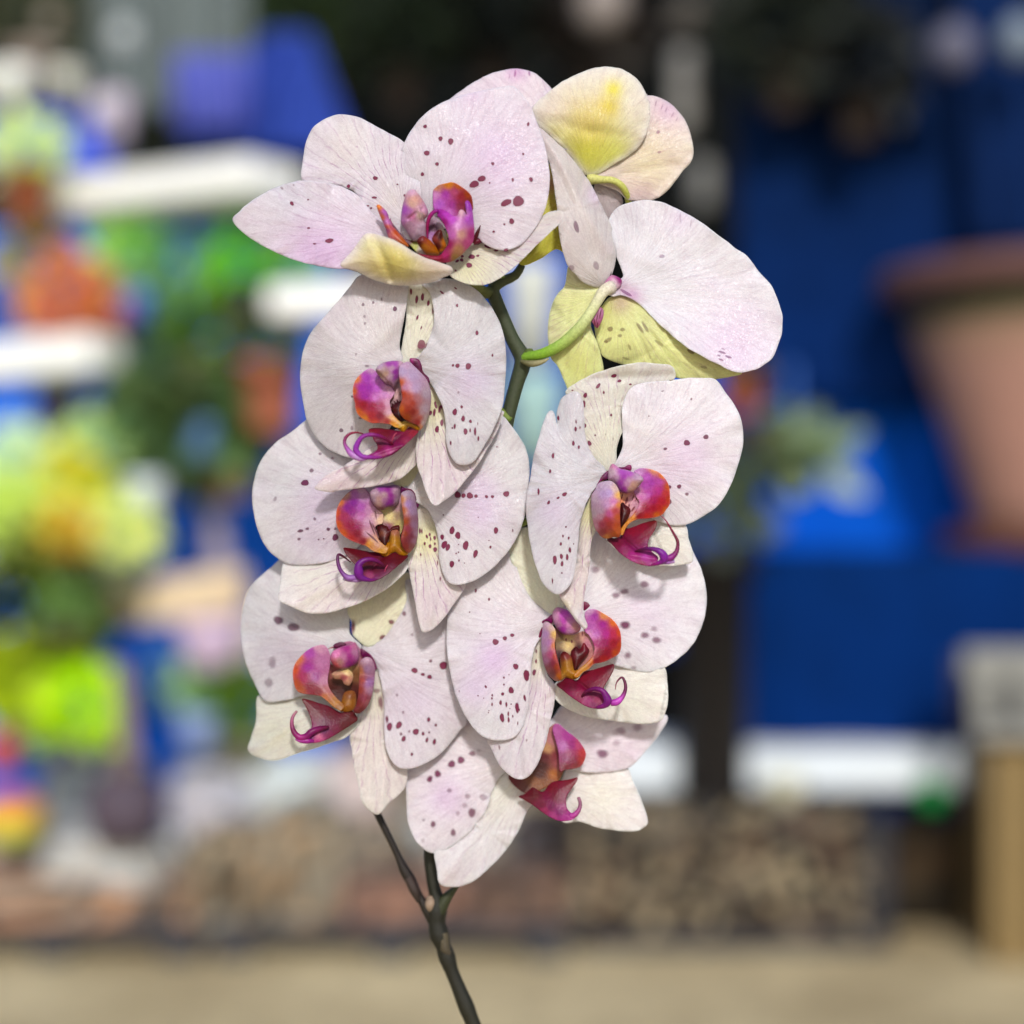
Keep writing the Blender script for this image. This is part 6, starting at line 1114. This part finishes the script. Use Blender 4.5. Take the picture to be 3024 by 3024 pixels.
# white shelves on the left
def shelf(label, p0, d0, p1, d1, thpx, depth=.22, col=(252, 253, 251)):
    a, b = at(*p0, d0), at(*p1, d1); v = b-a; L = v.length; th = thpx*pxm((d0+d1)/2)
    M = v.to_track_quat('X', 'Z').to_matrix()
    c = (a+b)/2
    e = thing("shelf", label, "shelf", c, "white shelves on the left")
    MB().box(c, (L, depth, th), col, M, .012).build("board", M_BG, e)
    for t_ in (.12, .88):
        q = a+v*t_+M @ Vector((0, depth/2+.01, -th/2-.05)); MB().box(q, (.02, .02, th+.1), (110, 110, 108), M).build("bracket", M_BG, e)
    return e
shelf("long white shelf board slanting up towards the topmost blooms", (88, 388), 5.0, (522, 338), 4.5, 64)
shelf("short white shelf board just left of the second bloom", (512, 578), 4.6, (720, 566), 4.6, 58)
shelf("white shelf board running out of the picture at mid left", (-260, 712), 5.0, (212, 668), 4.7, 66)

def whitepot(px, py, d, r, col, label, h=None, name="plant_pot", cat="pot", grp=None):
    c = at(px, py, d); R = r*pxm(d); h = h*pxm(d) if h else R*1.8
    e = thing(name, label, cat, c-Vector((0, 0, h/2)), grp)
    MB().lathe(c-Vector((0, 0, h/2)), [(0, 0), (R*.8, 0), (R*.95, h*.7)], col).build("body", M_BG, e)
    MB().lathe(c-Vector((0, 0, h/2)), [(R*.95, h*.7), (R*1.03, h*.72), (R*1.04, h), (R*.92, h), (R*.88, h*.8), (0, h*.78)], col).build("rim", M_BG, e)
    return e
whitepot(30, 155, 4.8, 32, (246, 248, 246), "bright white pot at the upper left edge")
whitepot(-22, 155, 4.8, 26, (246, 248, 246), "white pot half out of the picture at the upper left edge")
whitepot(126, 155, 4.8, 27, (232, 232, 222), "round cream pot beside the bright white pot")
whitepot(214, 225, 4.9, 34, (206, 190, 206), "pinkish lilac pot right of the electric blue cloth", 90)
whitepot(1003, 590, 5.0, 46, (214, 218, 210), "tall pale grey pot in the gap beside the upper stem", 190)
whitepot(1010, 790, 5.0, 52, (170, 206, 204), "tall pale teal pot in the gap below the pale grey one", 170)
whitepot(60, 128, 5.3, 46, (150, 136, 124), "taupe pot behind the white pots at the upper left", 70)

GR = "potted plants crowding the left shelves"
for q, (x, y, d_, r, cs, l) in enumerate(LATER): plant_pot(x, y, d_, r, cs, l, 200, .11, (50, 40, 34), 70+q, name="hanging_plant", cat="hanging plant", group="dark hanging plants along the top")
plant_pot(52, 285, 4.7, 46, [(218, 232, 150), (200, 216, 130), (226, 236, 186)], "pale lime shrub at the left edge above the long shelf", 130, .06, seed=21, group=GR)
plant_pot(570, 60, 6.2, 120, [(56, 72, 40), (44, 58, 34), (66, 84, 50)], "dark green shrub behind the tent peaked tarp", 260, .12, seed=22, group=GR, poth=.2, potr=.12)
plant_pot(30, 60, 6.2, 90, [(90, 92, 66), (74, 78, 56)], "olive shrub in the upper left corner", 200, .1, seed=23, group=GR)
plant_pot(60, 490, 4.9, 48, [(206, 180, 110), (186, 170, 90), (150, 170, 60)], "straw coloured dry plant under the long shelf at far left", 110, .07, (190, 150, 110), 24, group=GR)
plant_pot(124, 560, 4.7, 54, [(222, 146, 100), (206, 122, 80), (226, 176, 120)], "soft orange flowering plant under the long shelf", 200, .05, (176, 100, 66), 25, group=GR, aspect=1.4, poth=.05)
plant_pot(186, 575, 4.75, 42, [(226, 172, 108), (214, 160, 96)], "peach flowering plant beside the soft orange one", 140, .05, (176, 100, 66), 26, group=GR, poth=.05)
plant_pot(236, 482, 4.8, 46, [(170, 220, 70), (150, 205, 60), (190, 226, 120)], "lime leaved plant just under the long shelf", 140, .06, (90, 110, 120), 27, group=GR)
plant_pot(306, 530, 4.8, 76, [(150, 200, 150), (130, 180, 130), (170, 210, 170)], "mint green plant in the middle under the long shelf", 170, .06, (90, 120, 110), 28, group=GR)
plant_pot(462, 498, 4.7, 50, [(140, 216, 30), (110, 190, 20), (160, 220, 70)], "vivid green plant touching the tip of the topmost petals", 160, .06, (70, 80, 60), 29, group=GR)
plant_pot(545, 506, 4.75, 44, [(130, 192, 120), (150, 200, 140)], "soft green plant above the short shelf", 110, .06, (70, 80, 60), 30, group=GR)
whitepot(262, 578, 4.6, 26, (60, 104, 200), "small blue pot beside the peach flowering plant", 56)
whitepot(238, 585, 4.65, 20, (196, 90, 150), "small magenta pot squeezed beside the small blue pot", 44)
plant_pot(372, 610, 4.8, 74, [(112, 156, 50), (96, 140, 40), (140, 170, 90)], "grass green plant above the drooping fern", 170, .07, (110, 96, 80), 31, group=GR)
plant_pot(300, 650, 4.85, 70, [(130, 164, 118), (110, 146, 100)], "grey green plant beside the mid left shelf", 130, .07, (110, 96, 80), 32, group=GR)
plant_pot(510, 645, 4.8, 42, [(146, 196, 30), (120, 176, 40), (100, 160, 100)], "yellow green plant under the short shelf", 110, .06, (176, 104, 80), 33, group=GR, poth=.2, potr=.09)
plant_pot(345, 775, 4.8, 92, [(84, 106, 60), (70, 90, 48), (110, 146, 96), (90, 120, 80)], "large drooping dark fern in the left middle", 260, .12, (60, 60, 50), 34, group=GR, droop=.9)
plant_pot(440, 790, 4.85, 72, [(110, 144, 76), (96, 130, 66)], "small mid green fern left of the second bloom", 120, .08, (150, 124, 84), 35, group=GR, droop=.5)
whitepot(376, 830, 4.7, 30, (96, 136, 190), "steel blue pot under the drooping fern", 70)
whitepot(108, 775, 4.9, 40, (92, 84, 106), "dark purple pot under the mid left shelf", 110)
whitepot(250, 830, 4.9, 44, (136, 150, 164), "grey blue pot between the dark fern and the pale plant", 120)
plant_pot(168, 858, 4.75, 48, [(194, 220, 130), (176, 206, 150), (206, 226, 170)], "pale green plant under the mid left shelf", 130, .06, (120, 110, 90), 36, group=GR)
plant_pot(30, 880, 4.6, 54, [(220, 234, 196), (206, 226, 200)], "whitish green plant at the left edge", 140, .06, (120, 110, 90), 37, group=GR)
plant_pot(118, 905, 4.6, 50, [(222, 216, 20), (206, 200, 30), (230, 220, 90)], "bright yellow flowering plant at mid left", 150, .05, (120, 110, 90), 38, group=GR, poth=.04)
plant_pot(40, 1000, 4.5, 80, [(224, 236, 130), (206, 222, 110), (190, 206, 130)], "broad pale yellow plant above the dark bush", 240, .06, (120, 110, 60), 39, group=GR, poth=.06)
plant_pot(120, 1010, 4.45, 40, [(220, 190, 70), (206, 170, 60)], "amber flowering plant in front of the broad pale yellow one", 100, .05, (120, 110, 60), 40, group=GR, poth=.04)
plant_pot(186, 955, 4.6, 40, [(200, 204, 40), (186, 196, 60)], "mustard flowering plant left of the pale round pot", 100, .05, (120, 110, 60), 41, group=GR, poth=.04)
plant_pot(226, 1010, 4.5, 54, [(228, 234, 150), (214, 226, 140), (236, 240, 176)], "cream yellow plant under the pale round pot", 160, .05, (130, 140, 110), 42, group=GR, poth=.08)
whitepot(277, 931, 4.55, 33, (226, 238, 246), "pale round pot shining against the blue tarp", 62)
plant_pot(55, 1160, 4.5, 130, [(66, 84, 6), (52, 68, 4), (84, 104, 20)], "big dark olive bush at the left edge", 420, .08, (60, 50, 40), 43, group=GR, poth=.1, aspect=.8)
plant_pot(122, 1150, 4.2, 34, [(130, 164, 90), (116, 150, 84)], "small sage plant in front of the dark olive bush", 80, .05, (90, 80, 60), 44, group=GR, poth=.05)
plant_pot(45, 1290, 4.35, 74, [(184, 204, 0), (160, 184, 10), (196, 206, 60)], "acid yellow leaved plant at the left edge below the dark bush", 220, .07, (90, 110, 130), 45, group=GR, poth=.06)
plant_pot(146, 1340, 4.3, 62, [(204, 238, 0), (186, 220, 10), (206, 222, 80)], "glowing chartreuse plant beside the brown trunk", 220, .06, (100, 110, 120), 46, group=GR, poth=.06)
plant_pot(100, 1250, 4.4, 40, [(186, 196, 70), (170, 184, 60)], "dull yellow plant between the acid yellow and chartreuse ones", 90, .06, (100, 110, 120), 47, group=GR, poth=.05)
plant_pot(400, 1290, 4.7, 56, [(184, 216, 156), (160, 200, 140)], "light green plant left of the lowest left bloom", 150, .06, (120, 130, 110), 48, group=GR, poth=.08)
plant_pot(452, 1335, 4.6, 54, [(112, 146, 44), (96, 130, 36)], "moss green plant tucked behind the lowest left bloom", 150, .06, (120, 120, 100), 49, group=GR, poth=.12, potr=.1)
post("slanting mauve pole leaning against the blue tarp", [(392, 900), (412, 1040), (440, 1200), (452, 1420)], 5.0, .034, (176, 164, 180), "pole", "pole")
cloth("hanging_cloth", "peach cloth folded over the shelf above the blue gap", "cloth", 185, 462, 1075, 1190, 4.6, (226, 204, 172), 3, .02, 14,
      shape=lambda u, v, A, B: (A.x+(B.x-A.x)*u, A.z+(B.z-A.z)*(v*.75+.25-.3*u)))
whitepot(398, 1215, 4.6, 62, (222, 196, 226), "wide pale lilac tub above the light green plant", 90, "tub", "tub")
whitepot(455, 1240, 4.9, 40, (236, 214, 206), "pale pink tub half hidden by the lowest left bloom", 150, "tub", "tub")
whitepot(300, 1290, 4.75, 26, (70, 110, 150), "teal blue pot against the blue tarp near the brown trunk", 120)
whitepot(372, 1385, 4.5, 38, (140, 160, 210), "periwinkle pot below the light green plant", 80)
whitepot(70, 1425, 4.35, 50, (66, 92, 160), "dark blue pot below the acid yellow plant", 56)
whitepot(0, 1422, 4.2, 30, (206, 90, 84), "red pot at the left edge low down", 70)
def ball(px, py, d, r, c1, c2, c3, label):
    c0 = at(px, py, d); R = r*pxm(d)
    mb = MB().lathe(c0, [(max(R*math.sin(a), .0005), -R*.85*math.cos(a), c1 if a > 2.2 else c2 if a > 1.5 else c3) for a in np.linspace(0, PI, 18)], c2)
    return single("beach_ball", mb, M_BG, label, "ball", c0)
ball(20, 1545, 4.2, 62, (214, 96, 76), (232, 178, 60), (196, 200, 70), "red, orange and yellow ball at the lower left edge")

# brown trunk in its dark pot
b = at(238, 1590, 4.25)
e = thing("bare_trunk", "bare brown trunk rising from a dark purple pot among the sacks", "potted tree", b)
MB().lathe(b, [(0, 0), (.07, 0), (.1, .06), (.098, .13), (.06, .18), (0, .17)], (84, 72, 84), 24).build("pot", M_BG, e)
V, F, CO = tube_geo(np.array([at(232, 1470, 4.25), at(240, 1400, 4.25), at(232, 1330, 4.25), at(222, 1250, 4.25)]), [.028, .022, .02, .016], [lin((150, 124, 116))]*4)
mb = MB(); mb.V = [tuple(v) for v in V]; mb.F = F; mb.C = [tuple(c) for c in CO]; mb.build("trunk", M_BG, e)

# sacks along the ground
GS = "sacks stacked along the ground"
def sack(x0, x1, y0, y1, d, col, label, seed, dep=.3, grp=GS, stones=None):
    a, b = at(x0, y0, d), at(x1, y1, d); c = (a+b)/2; c.y = d+dep/2
    loc = (c.x, c.y, min(a.z, b.z))
    e = thing("sack", label, "sack", loc, grp)
    MB().sack(c, (b.x-a.x, dep, a.z-b.z), col, seed, mott=.75 if sum(col) < 570 else .3).build("bag", M_CLOTH, e)
    V = c+Vector(((b.x-a.x)*.46, -dep*.05, (a.z-b.z)*.30))
    MB().sack(V, (.07, .06, .05), col, seed+9).build("tied_corner", M_CLOTH, e)
    return e
sack(-120, 232, 1660, 1765, 4.25, (196, 160, 132), "tan sack lying flat at the lower left edge", 1)
sack(70, 312, 1585, 1690, 4.28, (214, 214, 212), "white sack on top of the flat tan sack", 2)
sack(-160, 130, 1585, 1665, 4.4, (176, 158, 150), "taupe sack behind the striped ball", 3)
sack(60, 240, 1430, 1580, 4.6, (196, 202, 206), "pale blue grey sack behind the bare trunk", 4)
sack(230, 372, 1660, 1770, 4.3, (184, 150, 124), "tawny sack next to the flat tan sack", 5)
sack(308, 478, 1452, 1590, 4.5, (200, 198, 208), "lilac grey sack right of the bare trunk", 6)
sack(470, 612, 1436, 1572, 4.5, (224, 232, 232), "bright white sack under the lowest left bloom", 7)
sack(600, 740, 1430, 1560, 4.55, (226, 206, 202), "pinkish white sack beside the thin side stem", 8)
sack(350, 500, 1570, 1775, 4.25, (176, 158, 132), "beige sack standing upright below the lilac grey one", 9)
sack(490, 640, 1530, 1775, 4.3, (170, 154, 130), "sand coloured sack standing upright below the white one", 10)
sack(625, 770, 1560, 1670, 4.4, (168, 156, 140), "grey beige sack behind the dark stems", 11)
sack(640, 900, 1660, 1772, 4.25, (140, 112, 100), "pinkish brown sack lying across the foot of the stems", 12)
sack(760, 960, 1530, 1660, 4.45, (178, 172, 162), "light grey sack right of the stems", 13)
sack(890, 1080, 1655, 1770, 4.28, (128, 104, 90), "brown sack lying right of the stems", 14)
sack(950, 1090, 1545, 1660, 4.5, (92, 84, 84), "charcoal sack beside the net of stones", 15)
for (x0, x1, l) in ((-160, 400, "dark pallet under the tan sacks at the lower left"), (410, 1075, "dark pallet under the pinkish brown sack")):
    a, b = at(x0, 1758, 4.3), at(x1, 1795, 4.3); a.z, b.z = .06+.012, 0.0
    e = thing("pallet", l, "pallet", ((a.x+b.x)/2, 4.5, 0), "pallets under the sacks")
    for q in range(4): MB().box(((a.x+b.x)/2, 4.22+.14*q, .065), (b.x-a.x, .11, .018), (74, 74, 78)).build("plank", M_BG, e, False)
    for q in range(3): MB().box((a.x+.06+(b.x-a.x-.12)*q/2, 4.42, .028), (.09, .5, .054), (58, 58, 62)).build("block", M_BG, e, False)

# net bag of stones
a, b = at(1078, 1500, 4.3), at(1682, 1806, 4.3)
e = thing("stone_crate", "black crate heaped with mixed brown and grey stones", "crate", ((a.x+b.x)/2, 4.45, 0))
W_ = b.x-a.x; Hh = a.z
mb = MB(); rng = np.random.RandomState(5)
pal = [(146, 130, 106), (76, 68, 58), (50, 48, 46), (190, 172, 138), (112, 88, 70), (66, 64, 62), (36, 36, 38), (150, 134, 110)]
for i in range(900):
    u, v, q = rng.uniform(.03, .95), rng.uniform(0, 1), rng.uniform(0, 1)
    z = .02+(Hh-.05)*v*(1-.12*abs(u-.45)); r = rng.uniform(.012, .034)
    if i < 26: r = rng.uniform(.04, .06)
    y = 4.33+q*.25*(1 if v < .8 else 1) if i > 420 else 4.31+.012*rng.randn()
    M = Matrix.Rotation(rng.uniform(0, 6), 3, 'Z') @ Matrix.Rotation(rng.uniform(0, 3), 3, 'X')
    P_ = [Vector(p) for p in ((1, 0, 0), (-1, 0, 0), (0, 1, 0), (0, -1, 0), (0, 0, 1), (0, 0, -1))]
    sc = Vector((r, r*rng.uniform(.6, .9), r*rng.uniform(.5, .8)))
    V = []; 
    for ii in range(5):
        for jj in range(8):
            th_, ph_ = PI*ii/4, 2*PI*jj/8; vv = Vector((math.sin(th_)*math.cos(ph_)*sc.x, math.sin(th_)*math.sin(ph_)*sc.y, math.cos(th_)*sc.z)); V.append(M @ vv+Vector((a.x+W_*u, y, z)))
    F = [[ii*8+jj, ii*8+(jj+1) % 8, (ii+1)*8+(jj+1) % 8, (ii+1)*8+jj] for ii in range(4) for jj in range(8)]
    mb.add(V, F, pal[rng.randint(len(pal))])
o = mb.build("stones", M_STONE, e); o["kind"] = "stuff"
MB().box((b.x-.03, 4.46, Hh*.42), (.06, .34, Hh*.84), (40, 42, 50)).build("side_panel", M_BG, e)
MB().box((a.x+.01, 4.46, Hh*.42), (.02, .34, Hh*.84), (60, 54, 50)).build("side_panel", M_BG, e)
MB().box(((a.x+b.x)/2, 4.62, Hh*.42), (W_-.05, .02, Hh*.84), (40, 42, 50)).build("back_panel", M_BG, e)
MB().box(((a.x+b.x)/2, 4.28, .022), (W_-.05, .02, .044), (44, 46, 54)).build("front_rail", M_BG, e)

# white trays on the stones
for (x0, x1, l) in ((1150, 1322, "short white foam tray partly behind the lowest right petals"), (1352, 1842, "long white foam tray resting on the stone crate")):
    a, b = at(x0, 1418, 4.45), at(x1, 1500, 4.45)
    e = thing("foam_tray", l, "tray", ((a.x+b.x)/2, 4.6, b.z), "white foam trays")
    MB().box(((a.x+b.x)/2, 4.6, (a.z+b.z)/2), (b.x-a.x, .3, (a.z-b.z)*.9), (226, 234, 240), None, .015).build("tray", M_BG, e)
    MB().box(((a.x+b.x)/2, 4.6, a.z), (b.x-a.x+.015, .315, (a.z-b.z)*.12), (232, 238, 242), None, .006).build("lid", M_BG, e)
whitepot(1482, 1492, 4.38, 34, (212, 210, 184), "cream tub standing before the long white tray", 56, "tub", "tub")
whitepot(1756, 1500, 4.36, 27, (20, 150, 64), "small green cup before the long white tray", 44, "cup", "cup")
sack(1600, 1890, 1540, 1800, 4.5, (62, 52, 40), "dark brown bulk added for the shaded ground between the stone crate and the wooden crate", 31, .3)  # added sack shape, its dark brown painting the shaded ground
sack(1480, 1790, 1490, 1600, 4.66, (24, 26, 28), "black bulk added as the dark gap behind the cups under the long tray", 32, .2)  # added sack shape, black to paint the shade in the gap below the tray

# crate and basket at the right edge
a, b = at(1866, 1400, 4.15), at(2200, 1840, 4.15)
e = thing("wooden_crate", "upright brown wooden crate at the lower right edge", "crate", ((a.x+b.x)/2, 4.3, 0))
for q in range(7):
    MB().box((a.x+.03+q*.062, 4.15, a.z/2), (.056, .016, a.z), (132, 110, 70)).build("plank", M_BG, e, False)
MB().box(((a.x+b.x)/2, 4.3, a.z/2), (b.x-a.x-.02, .27, a.z-.01), (96, 78, 50)).build("box", M_BG, e, False)
a2, b2 = at(1818, 1222, 4.1), at(2150, 1398, 4.1)
e = thing("basket", "grey plastic basket with open sides on the brown wooden crate", "basket", ((a2.x+b2.x)/2, 4.25, b2.z))
cc = (138, 138, 132); W2, H2 = b2.x-a2.x, a2.z-b2.z
MB().box(((a2.x+b2.x)/2, 4.1, a2.z-.035), (W2, .02, .07), cc, None, .01).build("rim", M_BG, e)
MB().box(((a2.x+b2.x)/2, 4.1, b2.z+.02), (W2-.05, .02, .04), cc, None, .01).build("base", M_BG, e)
for q in range(4): MB().box((a2.x+.055+q*(W2-.11)/3, 4.101, (a2.z+b2.z)/2), (.065, .018, H2-.1), cc, None, .006).build("slat", M_BG, e)
MB().box(((a2.x+b2.x)/2, 4.28, (a2.z+b2.z)/2), (W2-.04, .02, H2-.06), (52, 52, 70)).build("back", M_BG, e)
